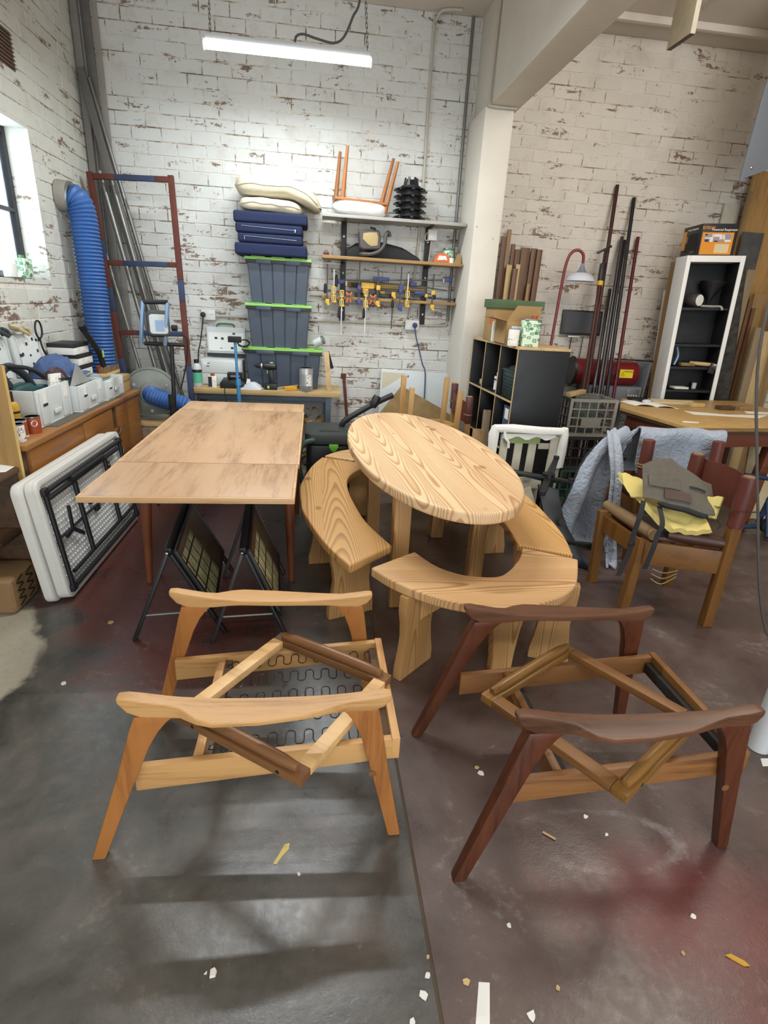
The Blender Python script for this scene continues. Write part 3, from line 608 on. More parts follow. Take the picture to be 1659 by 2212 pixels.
def systainer(name, label, x0, x1, y0, y1, z0, h):
    """open-topped storage case: walls, front ribs, label plates, latch"""
    t = thing(name, label, 'crate', ((x0 + x1) / 2, (y0 + y1) / 2, z0)); w = .012; m = MB()
    m.span(x0, x1, y0, y1, z0, z0 + w).span(x0, x0 + w, y0, y1, z0 + w, z0 + h).span(x1 - w, x1, y0, y1, z0 + w, z0 + h).span(x0 + w, x1 - w, y0, y0 + w, z0 + w, z0 + h).span(x0 + w, x1 - w, y1 - w, y1, z0 + w, z0 + h)
    b = build('body', m, 'crate_grey', t, bevel=.003, kind=None)
    L = y1 - y0
    for q in (.18, .82): build('rib', MB().span(x1, x1 + .006, y0 + L * q - .045, y0 + L * q + .045, z0 + .012, z0 + h - .01), 'crate_grey', t, bevel=.004)
    build('latch', MB().span(x1 + .004, x1 + .014, y0 + L * .42, y0 + L * .62, z0 + .05, z0 + .075), 'crate_grey', t, bevel=.004)
    build('label_plate', MB().span(x1 + .0062, x1 + .0075, y0 + L * .14, y0 + L * .24, z0 + h * .58, z0 + h * .92), 'paper_white', t); build('label_bar', MB().span(x1 + .0077, x1 + .009, y0 + L * .13, y0 + L * .25, z0 + h * .55, z0 + h * .62), 'label_dark', t)
    build('label_plate', MB().span(x1 + .0062, x1 + .0075, y0 + L * .76, y0 + L * .88, z0 + h * .6, z0 + h * .9), 'paper_white', t)
    return t
systainer('storage_case', 'open grey case full of green tools behind the paint cans', -1.80, -1.475, 3.13, 3.555, .754, .20)
systainer('storage_case', 'open grey case with cloth and felt, beside the cardboard carton', -1.80, -1.435, 3.585, 3.99, .754, .16)
systainer('storage_case', 'shallow grey case under the brush, end of the row', -1.80, -1.42, 4.0, 4.36, .754, .135)
# two open lids standing behind the cases
for lab, y0, y1, mt in (('upright case lid printed with black dots, behind the green tools', 3.2, 3.62, 'print_dots'), ('upright case lid with a strip of tool pictures, behind the denim', 3.66, 4.06, 'print_tools')):
    t = thing('case_lid', lab, 'lid', (-1.80, (y0 + y1) / 2, .95)); build('shell', MB().bar((-1.805, (y0 + y1) / 2, .94), (-1.825, (y0 + y1) / 2, 1.19), y1 - y0, .03, (1, 0, 0)), 'crate_grey', t, bevel=.01)
    build('insert', MB().bar((-1.785, (y0 + y1) / 2, .96), (-1.805, (y0 + y1) / 2, 1.17), (y1 - y0) * .72, .006, (1, 0, 0)), mt, t)
# green planer / sander lying in the first case
t = thing('power_sander', 'dark green power tool with loop handle lying in the open case', 'power tool', (-1.64, 3.3, .86))
build('body', MB().loft([[V((-1.64 + dx * s, y, .90 + dz * s)) for dx, dz in ((-.05, -.05), (.05, -.05), (.055, .02), (.03, .06), (-.03, .06), (-.055, .02))] for y, s in ((3.2, .7), (3.24, 1), (3.38, 1.05), (3.46, .8), (3.5, .5))]), 'tool_teal', t, bevel=.012)
build('handle', MB().tube(spline([(-1.64, 3.22, .96), (-1.66, 3.2, 1.03), (-1.65, 3.28, 1.06), (-1.63, 3.38, 1.0), (-1.62, 3.42, .94)], 5), .022, 10), 'lamp_body', t)
build('dust_port', MB().cyl((-1.62, 3.44, .92), (-1.585, 3.515, .915), .023, .018), 'tool_teal', t)
m = MB().tube(spline([(-1.72, 3.17, 1.03), (-1.735, 3.22, 1.06), (-1.56, 3.26, 1.06), (-1.52, 3.36, 1.0)], 5), .012, 8); single('tool_cable', m, 'black_rubber', 'black cable coiled among the green tools', 'cable')
m = MB().loft([[V((-1.53, 3.43, .89)), V((-1.50, 3.5, .89)), V((-1.50, 3.53, 1.0)), V((-1.53, 3.46, 1.0))], [V((-1.545, 3.435, .89)), V((-1.515, 3.505, .89)), V((-1.515, 3.535, 1.0)), V((-1.545, 3.465, 1.0))]]); single('glove_box', m, 'print_label', 'small printed sleeve standing at the front of the tool case', 'packet')
def lump(fn, nu=14, nv=14, amp=.03, sc=6, seed=0):
    def g(u, v):
        p = V(fn(u, v)); n = mnoise.noise(V((p.x * sc + seed, p.y * sc, p.z * sc))) * amp + mnoise.noise(V((p.x * sc * 3 + seed, p.y * sc * 3, p.z * sc * 3))) * amp * .4
        return p + V((n * .5, n * .5, n))
    return g
def dome(cx, cy, z, rx, ry, h):
    def f(u, v):
        a = 2 * u - 1; b = 2 * v - 1; r = min(1, math.hypot(a, b)); return (cx + rx * a, cy + ry * b, z + h * max(0, 1 - r * r) ** .6)
    return f
single('denim_jacket', MB().grid(lump(dome(-1.64, 3.79, .945, .135, .18, .12), amp=.045, sc=11), 26, 26, .006), 'denim_cloth', 'crumpled blue denim cloth heaped on the middle case', 'cloth')
single('felt_sheet', MB().grid(lump(lambda u, v: (-1.47 - .02 * v, 3.6 + .3 * u, .905 + .12 * v * (1 - abs(2 * u - 1)) + .005), amp=.008), 12, 8, .006), 'felt_grey', 'folded grey felt sheet peaking over the middle case front', 'cloth')
single('cloth_bundle', MB().grid(lump(dome(-1.55, 3.57, .965, .06, .07, .06), amp=.02, sc=15), 10, 10, .005), 'cap_maroon', 'small dark red rag between the two larger cases', 'cloth')
# work gloves and safety glasses over the lids
for lab, mt, y, z, s in (('dark grey work glove draped over the dotted lid', 'glove_dark', 3.33, 1.22, 1), ('second dark work glove with blue tips hanging on the dotted lid', 'glove_dark', 3.48, 1.225, .9), ('cream work glove resting on top of the tool picture lid', 'glove_cream', 3.72, 1.22, 1)):
    t = thing('work_glove', lab, 'glove', (-1.8, y, z)); build('palm', MB().ball((-1.795, y, z + .012), (.03, .06 * s, .02), 12, 8, Euler((R(-15), 0, 0))), mt, t)
    for k in range(4): build('finger', MB().tube(spline([(-1.80 + k * .014 - .02, y + .05 * s, z + .012), (-1.79 + k * .014 - .02, y + .09 * s, z + .0), (-1.78 + k * .012 - .02, y + .12 * s - .012 * abs(k - 1.5), z - .03)], 3), [.011, .011, .011, .01, .01, .009, .008], 8), mt, t)
    build('thumb', MB().tube([(-1.78, y - .01, z + .01), (-1.755, y + .03, z - .015), (-1.75, y + .05, z - .03)], [.012, .011, .009], 8), mt, t)
t = thing('safety_glasses', 'wire loop goggles hung at the corner of the tool picture lid', 'goggles', (-1.79, 3.97, 1.2)); pts = [(-1.785, 3.98 + .045 * cos(a), 1.21 + .055 * sin(a)) for a in [2 * pi * i / 18 for i in range(18)]]
build('loop', MB().tube(pts, .006, 6, closed=True), 'black_rubber', t); build('strap', MB().tube(spline([(-1.785, 3.98, 1.155), (-1.775, 3.97, 1.1), (-1.77, 4.0, 1.04)], 4), .006, 6), 'black_rubber', t)
# sanding disc boxes
for i, (y, z, lab) in enumerate(((4.24, .892, 'white disc box with a black lid, lowest of the stack'), (4.27, .968, 'white disc box with a black lid, middle of the stack'), (4.22, 1.044, 'white disc box with a black lid, topmost of the stack'))):
    t = thing('disc_box', lab, 'box', (-1.68, y, z)); build('carton', MB().span(-1.80, -1.63, y - .13, y + .13, z, z + .046), 'paper_white', t, bevel=.002)
    build('lid', MB().span(-1.802, -1.628, y - .132, y + .132, z + .046, z + .073), 'label_dark', t, bevel=.002); build('print', MB().span(-1.6295, -1.6285, y - .06, y + .11, z + .008, z + .04), 'print_label', t)
t = thing('vacuum_wand', 'black bent vacuum wand propped behind the disc boxes', 'hose', (-1.6, 4.45, .9)); build('tube', MB().tube(spline([(-1.60, 4.20, 1.235), (-1.60, 4.26, 1.18), (-1.60, 4.42, 1.06), (-1.60, 4.48, .99), (-1.59, 4.5, .892)], 5), .021, 12), 'black_plastic', t)
build('sleeve', MB().cyl((-1.60, 4.19, 1.245), (-1.60, 4.235, 1.205), .026), 'black_rubber', t); build('tag', MB().box((-1.578, 4.475, 1.02), (.006, .02, .05)), 'lime', t)
# lidded cardboard carton with a brush on it, small red jar
t = thing('cardboard_box', 'small square kraft cardboard box with fitted lid on the sideboard', 'box', (-1.5, 4.455, .754)); build('body', MB().span(-1.62, -1.43, 4.37, 4.545, .752, .835), 'card', t, bevel=.002); build('lid', MB().span(-1.625, -1.425, 4.366, 4.55, .83, .872), 'card', t, bevel=.003)
t = thing('scrubbing_brush', 'long wooden bristle brush lying across the cardboard box', 'brush', (-1.53, 4.45, .874)); build('back', MB().loft([[V((-1.53 + dx, y, .886 + dz)) for dx, dz in ((-w, -.01), (w, -.01), (w, .012), (-w, .012))] for y, w in ((4.26, .018), (4.3, .03), (4.55, .03), (4.6, .018))]), 'board_pale', t, bevel=.005)
br = MB()
for i in range(60): y = 4.28 + .3 * (i % 15) / 14; x = -1.55 + .013 * (i // 15); br.cyl((x, y, .896), (x + random.uniform(-.01, .01), y + random.uniform(-.012, .012), .935), .0028, .002, 5)
build('bristles', br, 'leather_tan', t, kind='stuff'); single('jar', MB().lathe([(.028, 0), (.03, .004), (.03, .05), (.024, .055)], (-1.62, 4.5, .874), n=16), 'can_red', 'small red lidded jar behind the bristle brush', 'jar')
# paints and bottle by the ply panel
def can(name, lab, x, y, z, r, h, mt, band=None, cat='can'):
    t = thing(name, lab, cat, (x, y, z)); build('body', MB().lathe([(r * .97, 0), (r, .003), (r, h - .004), (r * .97, h)], (x, y, z), n=22), mt, t); build('rim', MB().lathe([(r * 1.02, 0), (r * 1.04, .003), (r * 1.02, .006), (r * .9, .004)], (x, y, z + h - .004), n=22), 'steel_grey', t)
    if band: build('label', MB().lathe([(r * 1.008, h * .12), (r * 1.008, h * .86)], (x, y, z), n=22, caps=False), band, t)
    return t
can('paint_can', 'white paint can nearest the plywood panel', -1.47, 2.87, .75, .037, .088, 'paper_white', 'print_label'); can('paint_can', 'red and white paint can between two others', -1.50, 2.965, .75, .036, .088, 'paper_white'); 
build('red_half', MB().lathe([(.0363, .01), (.0363, .08)], (-1.5, 2.965, .75), n=22, caps=False), 'can_red', bpy.data.objects['paint_can.001'])
c_ = can('paint_can', 'red paint can with a round white emblem', -1.478, 3.06, .75, .037, .088, 'can_red'); em = MB().lathe([(.0385, .035), (.0385, .07)], (-1.478, 3.06, .75), n=40, caps=False); 
E2 = MB(); a0 = R(-35)
for i in range(14):
    pass
def emblem(x, y, z, r, h, ang, rad):
    vs = []; 
    for i in range(16):
        a = 2 * pi * i / 16; vs.append((x + r * cos(ang + rad * cos(a) / r), y + r * sin(ang + rad * cos(a) / r), z + h + rad * sin(a)))
    m = MB(); m.add(vs, [tuple(range(16))]); return m
build('emblem', emblem(-1.478, 3.06, .75, .0376, .055, R(-55), .016), 'paper_white', c_)
t = thing('oil_bottle', 'yellow bottle with twin dark caps in front of the grey case', 'bottle', (-1.56, 3.09, .75)); build('body', MB().lathe([(.03, 0), (.036, .006), (.036, .13), (.03, .15), (.024, .158)], (-1.575, 3.07, .75), n=20), 'bottle_yellow', t); build('label', MB().lathe([(.0365, .02), (.0365, .115)], (-1.575, 3.07, .75), n=20, caps=False), 'bottle_yellow', t)
build('label_bar', MB().lathe([(.0368, .018), (.0368, .034)], (-1.575, 3.07, .75), n=20, caps=False), 'label_dark', t); build('label_bar', MB().lathe([(.0368, .1), (.0368, .112)], (-1.575, 3.07, .75), n=20, caps=False), 'label_dark', t)
for dy in (-.012, .012): build('cap', MB().cyl((-1.575, 3.07 + dy, .905), (-1.575, 3.07 + dy, .96), .0115), 'cap_maroon', t)
t = thing('small_carton', 'small open carton with a dark blue flap behind the paint cans', 'box', (-1.62, 2.93, .75)); build('body', MB().span(-1.68, -1.57, 2.88, 2.99, .75, .86), 'paper_white', t, bevel=.002); build('flap', MB().plate([(-1.569, 2.89, .86), (-1.569, 2.98, .86), (-1.569, 2.98, .80)], (1, 0, 0), .002), 'denim', t)
# plywood end panel and the dark cabinet under it
single('plywood_panel', MB().span(-1.84, -1.412, 2.735, 2.757, 0, 1.135), 'ply_face', 'upright plywood panel standing at the near end of the sideboard', 'panel', bevel=.001)
build('edge_band', MB().span(-1.412, -1.4105, 2.735, 2.757, 0, 1.135), 'ply_edge', bpy.data.objects['plywood_panel'])
t = thing('side_cabinet', 'dark low cabinet at the near end of the sideboard with a paper on top', 'cabinet', (-1.62, 2.6, 0)); build('top', MB().span(-1.84, -1.42, 2.45, 2.732, .632, .657), 'dark_wood', t, bevel=.003); build('side_panel', MB().span(-1.84, -1.43, 2.705, 2.73, 0, .632), 'dark_wood', t, bevel=.002); build('back_panel', MB().span(-1.845, -1.825, 2.45, 2.704, 0, .632), 'dark_wood', t); build('shelf', MB().span(-1.825, -1.44, 2.45, 2.704, .33, .35), 'dark_wood', t)
single('paper_sheet', MB().grid(lambda u, v: (-1.60 + .16 * u, 2.60 + .11 * v + .05 * u, .658 + .012 * sin(3 * u) * v), 8, 6, .001), 'paper_white', 'creased paper sheet with green print lying on the dark cabinet', 'paper')
# sprung seat pad lying on the floor below
t = thing('seat_pad', 'old sprung seat pad in worn fabric lying on the floor', 'seat pad', (-1.6, 2.58, 0)); build('pad', MB().span(-1.80, -1.41, 2.45, 2.69, 0, .185), 'leather_tan', t, bevel=.03, seg=3)
for k in range(2):
    y = 2.52 + .09 * k; pts = spline([(-1.408 + .002 * (i % 2), y + .028 * (1 if i % 2 else -1), .03 + .02 * i) for i in range(8)], 3); build('spring', MB().tube(pts, .003, 5), 'spring_wire', t)
# folded white table leaning on the sideboard
M = Matrix.Translation((-1.215, 2.565, .012)) @ Matrix.Rotation(R(90.6), 4, 'Z') @ Matrix.Rotation(R(90 + 13.5), 4, 'X') @ Matrix.Rotation(R(-1.2), 4, 'Z')   # local x along the bottom edge, y up the table, z out of the back
M = Matrix(((.012, -.11, .9939, -1.212), (1.0, 0.0, 0, 2.555), (0, .9939, .11, .016), (0, 0, 0, 1)))
t = thing('folding_table', 'white plastic folding table leaning folded against the sideboard', 'folding table', M=M); W_, H_ = 1.13, .62
def rr(x0, x1, y0, y1, r, n=5):
    o = []
    for cx, cy, a in ((x1 - r, y0 + r, -90), (x1 - r, y1 - r, 0), (x0 + r, y1 - r, 90), (x0 + r, y0 + r, 180)):
        o += [(cx + r * cos(R(a + 90 * i / n)), cy + r * sin(R(a + 90 * i / n))) for i in range(n + 1)]
    return o
build('table_half', MB().prism(rr(-.03, W_ - .03, 0, H_, .05), -.10, -.056), 'folding_white', t, bevel=.010, local=True)
build('table_half', MB().prism(rr(0, W_, 0, H_, .05), -.052, -.012), 'folding_white', t, bevel=.008, local=True)
rim = MB(); o_, i_ = rr(0, W_, 0, H_, .05), rr(.03, W_ - .03, .03, H_ - .03, .03); n = len(o_)
rings = [[V((*o_[k], -.02)), V((*o_[k], .004)), V((*i_[k], .004)), V((*i_[k], -.02))] for k in range(n)]; rings.append(rings[0]); rim.loft(rings, caps=False); build('rim', rim, 'folding_white', t, bevel=.004, local=True)
dm = MB()
for i in range(34):
    for j in range(19):
        x, y = .06 + (W_ - .12) * (i + .5 * (j % 2)) / 34, .05 + (H_ - .1) * j / 18; dm.lathe([(.008, 0), (.005, .005), (.001, .006)], (x, y, -.0122), n=6, caps=False)
build('dimples', dm, 'blow_white', t, local=True, kind='stuff')
def lf(p): return V((p[0], p[1], p[2]))
for a, b_, r in (((.05, .05, .012), (.05, .56, .012), .012), ((1.08, .05, .012), (1.08, .56, .012), .012), ((.05, .56, .014), (1.08, .56, .014), .013), ((.05, .525, .018), (1.0, .525, .018), .012), ((.05, .05, .014), (1.08, .05, .014), .013), ((.1, .115, .012), (1.05, .115, .012), .011),
              ((.36, .12, .012), (.36, .52, .012), .013), ((.80, .12, .012), (.80, .52, .012), .013), ((.3, .545, .024), (.75, .545, .024), .015)):
    build('tube', MB().cyl(a, b_, r, n=10), 'frame_black', t, local=True)
build('cross_rod', MB().cyl((.05, .31, .004), (1.08, .31, .004), .007), 'frame_black', t, local=True)
for a, b_ in (((.2, .31, .016), (.22, .43, .016)), ((.2, .31, .016), (.3, .24, .016)), ((.2, .31, .016), (.12, .30, .016)), ((.93, .33, .016), (.98, .43, .016))): build('brace', MB().bar(a, b_, .022, .012, (0, 0, 1)), 'frame_black', t, bevel=.003, local=True)
for x, y in ((.52, .35), (.56, .29)): build('catch', MB().box((x, y, .0), (.05, .03, .022)), 'frame_black', t, bevel=.004, local=True)
for x in (.05, 1.08):
    for y in (.05, .56): build('corner_cap', MB().box((x, y, .012), (.05, .035, .026)), 'black_plastic', t, bevel=.005, local=True)
build('warning_label', MB().span(.86, .92, .42, .47, -.0119, -.011), 'label_dark', t, local=True); build('green_sticker', MB().span(.70, .73, .40, .43, -.0119, -.0112), 'leaf_green', t, local=True)

# ------------------------------------------------------------------ corner: hose, frame, pipes, extractor, work lamp
def ribbed(pts, r, pitch, amp, n=20):
    p = spline(pts, 24); L = [0]
    for a, b_ in zip(p, p[1:]): L.append(L[-1] + (b_ - a).length)
    out, rr_ = [], []; s = 0; i = 0
    while s < L[-1]:
        while L[i + 1] < s: i += 1
        out.append(p[i].lerp(p[i + 1], (s - L[i]) / max(1e-6, L[i + 1] - L[i]))); rr_.append(r + amp * (1, .35, -1, .35)[len(out) % 4]); s += pitch / 4
    return MB().tube(out, rr_, n)
t = thing('extraction_hose', 'thick blue ribbed hose dropping from a hole in the wall', 'hose', (-1.74, 4.9, .75)); build('hose', ribbed([(-1.765, 4.76, 2.085), (-1.72, 4.765, 2.055), (-1.70, 4.77, 1.97), (-1.695, 4.77, 1.8), (-1.69, 4.77, 1.5), (-1.69, 4.76, 1.2), (-1.69, 4.73, .03)], .094, .026, .006), 'hose_blue', t)
build('wall_sleeve', MB().cyl((-1.841, 4.76, 2.09), (-1.765, 4.76, 2.088), .104, .1, 22), 'sleeve_grey', t); build('clamp_band', MB().cyl((-1.775, 4.76, 2.088), (-1.763, 4.761, 2.086), .103, .103, 22), 'steel_grey', t)
t = thing('trestle_ladder', 'rust red and blue painted steel trestle frame leaning in the corner', 'frame', (-1.4, 5.1, 0)); TL, TRt, BL, BR_ = V((-1.765, 5.21, 2.325)), V((-1.15, 5.21, 2.345)), V((-1.53, 4.865, 0)), V((-1.03, 4.865, 0))
def piece(nm, p, q, w, stops):
    for k, (a, b_, mt) in enumerate(stops): build(nm, MB().bar(lerp(p, q, a), lerp(p, q, b_), w, .035, (0, 1, 0)), mt, t, bevel=.004)
piece('upright', TL, BL, .045, ((0, .21, 'red_oxide'), (.21, .27, 'blue_oxide'), (.27, .36, 'red_oxide'), (.36, .44, 'blue_oxide'), (.44, .6, 'red_oxide'), (.6, .78, 'blue_oxide'), (.78, 1, 'red_oxide')))
piece('upright', TRt, BR_, .045, ((0, .33, 'red_oxide'), (.33, .4, 'blue_oxide'), (.4, .62, 'red_oxide'), (.62, .74, 'blue_oxide'), (.74, 1, 'red_oxide')))
for q, stops in ((.012, ((.04, .3, 'red_oxide'), (.3, .8, 'blue_oxide'), (.8, .97, 'red_oxide'))), (.28, ((.04, .25, 'red_oxide'), (.25, .85, 'blue_oxide'), (.85, .96, 'red_oxide'))), (.51, ((.05, .3, 'red_oxide'), (.3, .96, 'blue_oxide'))), (.9, ((.05, .96, 'red_oxide'),))): piece('rung', lerp(TL, BL, q), lerp(TRt, BR_, q), .04, stops)
for k, (p, q, w, th, mt, lab, nm) in enumerate((((-1.812, 5.45, 0), (-1.812, 5.452, 3.69), .05, .05, 'grey_paint', 'square grey post standing in the corner next to the side wall', 'corner_post'), ((-1.745, 5.480, 0), (-1.745, 5.480, 3.69), .07, .012, 'galv_pipe', 'wide dull steel channel standing upright in the corner', 'steel_channel'), ((-1.675, 5.480, 0), (-1.68, 5.480, 3.69), .045, .012, 'sleeve_grey', 'pale batten standing upright in the corner', 'timber_batten'),
        ((-1.18, 5.24, 0), (-1.80, 5.39, 3.05), .055, .03, 'galv_pipe', 'long flat steel bar leaning into the corner, highest of the leaning bars', 'steel_bar'))):
    single(nm, MB().bar(p, q, w, th, (0, 1, 0)), mt, lab, 'metal bar', bevel=.004)
for k, (p, q, r, lab) in enumerate((((-1.10, 5.33, 0), (-1.76, 5.43, 3.0), .016, 'thin grey pipe leaning in the corner behind the trestle, tallest pipe'), ((-1.145, 5.40, 0), (-1.75, 5.448, 2.68), .02, 'dark pipe with a cut end leaning just below the tallest pipe'), ((-1.22, 5.10, 0), (-1.72, 5.30, 2.35), .018, 'bright steel pipe leaning through the trestle frame'), ((-1.13, 5.13, 0), (-1.64, 5.31, 2.3), .016, 'second bright pipe leaning beside the first inside the trestle'), ((-1.32, 5.03, 0), (-1.72, 5.22, 1.75), .014, 'short thin rod leaning low behind the work lamp'))):
    single('steel_pipe', MB().cyl(p, q, r, n=12), 'galv_pipe' if k != 1 else 'grey_paint', lab, 'pipe')
t = thing('low_chest', 'low wooden chest under the round extractor fan', 'chest', (-1.33, 4.85, 0)); build('body', MB().span(-1.565, -1.09, 4.595, 4.81, 0, .45), 'board_dull', t, bevel=.003); build('lid', MB().span(-1.575, -1.08, 4.585, 4.82, .45, .485), 'board_pale', t, bevel=.004)
t = thing('extractor_fan', 'round grey extractor fan housing with a blue hose on it', 'fan', (-1.34, 4.86, .486)); fx = V((-1.33, 4.72, .70)); ax = V((.25, -.97, 0)).normalized()
build('housing', MB().lathe([(.10, -.06), (.195, -.055), (.205, -.03), (.205, .03), (.195, .045), (.19, .04), (.17, .048), (.09, .05), (.085, .06)], fx, ax, 36), 'drum_grey', t); build('base', MB().span(-1.45, -1.20, 4.67, 4.78, .486, .53), 'drum_grey', t, bevel=.008)
build('collar', MB().lathe([(.075, .04), (.08, .05), (.078, .09)], fx, ax, 24), 'sleeve_grey', t)
for k in range(3): a = 2 * pi * k / 3 + .5; build('bolt', MB().cyl(fx + ax * .04 + V((.14 * cos(a) * .97, .14 * cos(a) * .25, .14 * sin(a))), fx + ax * .055 + V((.14 * cos(a) * .97, .14 * cos(a) * .25, .14 * sin(a))), .012), 'steel_grey', t)
build('hose', ribbed([fx + ax * .07, fx + V((.06, -.12, -.01)), fx + V((.17, -.15, -.04)), fx + V((.29, -.13, -.08)), fx + V((.40, -.09, -.26)), fx + V((.45, .0, -.58))], .068, .02, .005), 'hose_blue', t)
# work lamp on a stand
t = thing('work_lamp', 'site work lamp in a blue grey roll cage on a black stand', 'lamp', (-1.06, 4.3, 0)); build('pole', MB().cyl((-1.075, 4.3, .02), (-1.035, 4.3, 1.13), .015), 'black_plastic', t); build('lower_pole', MB().cyl((-1.08, 4.3, .02), (-1.064, 4.3, .74), .021), 'black_plastic', t); build('collar', MB().cyl((-1.066, 4.3, .68), (-1.064, 4.3, .76), .027), 'black_rubber', t)
for a in (20, 140, 260): build('leg', MB().bar((-1.078, 4.3, .34), (-1.078 + .36 * cos(R(a)), 4.3 + .36 * sin(R(a)), .008), .02, .016), 'black_plastic', t, bevel=.004)
build('cross_arm', MB().cyl((-1.22, 4.29, 1.125), (-.94, 4.3, 1.125), .014), 'black_plastic', t)
for x in (-1.215, -1.05): build('cage_bar', MB().tube(spline([(x - .02, 4.26, 1.12), (x, 4.25, 1.25), (x + .02, 4.27, 1.41)], 4), .014, 10), 'lamp_blue', t)
build('handle', MB().cyl((-1.195, 4.27, 1.405), (-1.03, 4.27, 1.415), .015), 'black_rubber', t)
Ml_ = TR(-1.11, 4.28, 1.26, R(18), R(-12)); build('body', MB().prism(rr(-.075, .075, -.085, .09, .03), -.03, .05, Ml_ @ Matrix.Rotation(R(90), 4, 'X')), 'lamp_body', t, bevel=.012); build('lens', MB().prism(rr(-.06, .06, -.072, .06, .02), .05, .054, Ml_ @ Matrix.Rotation(R(90), 4, 'X')), 'lamp_face', t, bevel=.002)
build('led_panel', MB().prism(rr(-.022, .034, -.055, .02, .004), .0545, .056, Ml_ @ Matrix.Rotation(R(90), 4, 'X')), 'lamp_blue', t); build('knob', MB().cyl((-1.02, 4.29, 1.24), (-.985, 4.29, 1.24), .022), 'black_rubber', t)
build('cable', MB().tube(spline([(-.97, 4.32, 1.2), (-.93, 4.33, 1.16), (-.945, 4.33, 1.0), (-1.0, 4.32, .8)], 5), .006, 6), 'black_rubber', t)
# on the window sill
t = thing('mug', 'white mug standing on the window sill', 'mug', (-1.95, 4.12, WZ0)); build('body', MB().lathe([(.03, 0), (.038, .004), (.042, .085), (.038, .085), (.034, .01)], (-1.95, 4.10, WZ0 + .001), n=24), 'paper_white', t); build('handle', MB().tube(spline([(-1.95, 4.14, WZ0 + .07), (-1.95, 4.18, WZ0 + .065), (-1.95, 4.18, WZ0 + .03), (-1.95, 4.137, WZ0 + .02)], 5), .006, 8), 'paper_white', t)
t = thing('solvent_can', 'flat green printed can standing on the window sill', 'can', (-1.945, 4.29, WZ0)); build('body', MB().span(-1.975, -1.915, 4.23, 4.34, WZ0 + .001, WZ0 + .125), 'print_green', t, bevel=.006); build('cap', MB().cyl((-1.945, 4.27, WZ0 + .125), (-1.945, 4.27, WZ0 + .145), .018), 'leaf_green', t)
# ------------------------------------------------------------------ hanging light
plain('lamp_housing', 'C6C8C8', .4); plain('cable_grey', '55524E', .6); plain('chain_steel', '6A6762', .4, .8)
YL, ZL, XA, XB = 4.5, 2.99, -.724, .368
t = thing('batten_light', 'long white tube light hanging by two chains before the back wall', 'light', (-.178, YL, ZL))
build('diffuser', MB().prism(rr(-.024, .024, -.029, .029, .021), 0, XB - XA, Matrix.Translation((XA, YL, ZL)) @ Matrix.Rotation(R(90), 4, 'Y')), 'tube_glow', t, bevel=.004)
lamp_ = bpy.data.lights.new('batten_lamp', 'AREA'); lamp_.shape = 'RECTANGLE'; lamp_.size = 1.06; lamp_.size_y = .05; lamp_.energy = 27; lamp_.color = (.9, .98, 1)
lo = bpy.data.objects.new('batten_lamp', lamp_); COL.objects.link(lo); lo.parent = t; lo.location = (0, 0, -.027)
build('housing', MB().span(XA + .012, XB - .008, YL - .021, YL + .021, ZL + .0245, ZL + .057), 'lamp_housing', t, bevel=.006)
for x in (XA - .003, XB + .003): build('end_cap', MB().span(x - .006, x + .006, YL - .029, YL + .029, ZL - .029, ZL + .029), 'lamp_housing', t, bevel=.006)
for x0, x1 in ((XA + .045, XA + .052), (XB - .03, XB - .08)):
    m = MB(); n = 26; zt_ = ZL + .057
    for i in range(n):
        h = (3.70 - zt_) / n * .72; c = lerp((x0, YL, zt_), (x1, YL, 3.70), (i + .5) / n); w = .006
        m.tube([c + V(((w if i % 2 else 0), (0 if i % 2 else w), -h)), c + V(((w if i % 2 else 0), (0 if i % 2 else w), h)), c + V((-(w if i % 2 else 0), -(0 if i % 2 else w), h)), c + V((-(w if i % 2 else 0), -(0 if i % 2 else w), -h))], .0017, 4, closed=True)
    build('chain', m, 'chain_steel', t, kind='stuff')
build('cable', MB().tube(spline([(-.14, YL, 3.05), (-.13, YL, 3.085), (-.085, YL, 3.10), (0, YL, 3.085), (.112, YL, 3.072), (.18, YL, 3.11), (.235, YL, 3.22), (.28, YL, 3.33), (.29, YL, 3.70)], 6), .0075, 8), 'cable_grey', t)
# ------------------------------------------------------------------ conduits and power points on the wall
def conduit(lab, pts, r=.012, mt='white_conduit'): return single('conduit', MB().tube([V(p) for p in pts], r, 10), mt, lab, 'conduit')
yc = 5.483
conduit('pale conduit climbing from the mid shelf to the ceiling near the column', spline([(.905, yc, 1.5), (.945, yc, 2.2), (.945, yc, 3.55), (.96, yc - .02, 3.63), (1.0, yc - .06, 3.685), (1.15, yc - .1, 3.687)], 3))
conduit('grey conduit in the corner of the column, full height', [(1.275, yc, 1.35), (1.272, yc, 2.2), (1.268, yc, 3.69)], .013, 'galv_pipe')
conduit('pale conduit up the front edge of the beam and around the column head', spline([(1.34, 4.965, 3.69), (1.335, 4.97, 3.2), (1.335, 4.97, 2.99), (1.35, 4.968, 2.955), (1.56, 4.968, 2.955)], 3), .011)
conduit('horizontal conduit running along the wall from the bench socket to the column', spline([(-.90, yc, 1.292), (-.2, yc, 1.296), (.6, yc, 1.30), (1.2, yc, 1.305), (1.262, yc, 1.33), (1.272, yc - .0, 1.34)], 3), .011)
conduit('upper horizontal conduit stub beside the totes', [(-.05, yc, 1.52), (.30, yc, 1.522)], .011)
conduit('short conduit from the shelf uprights down to the lower socket', [(.895, yc - .003, 1.36), (.905, yc - .003, 1.49)], .010)
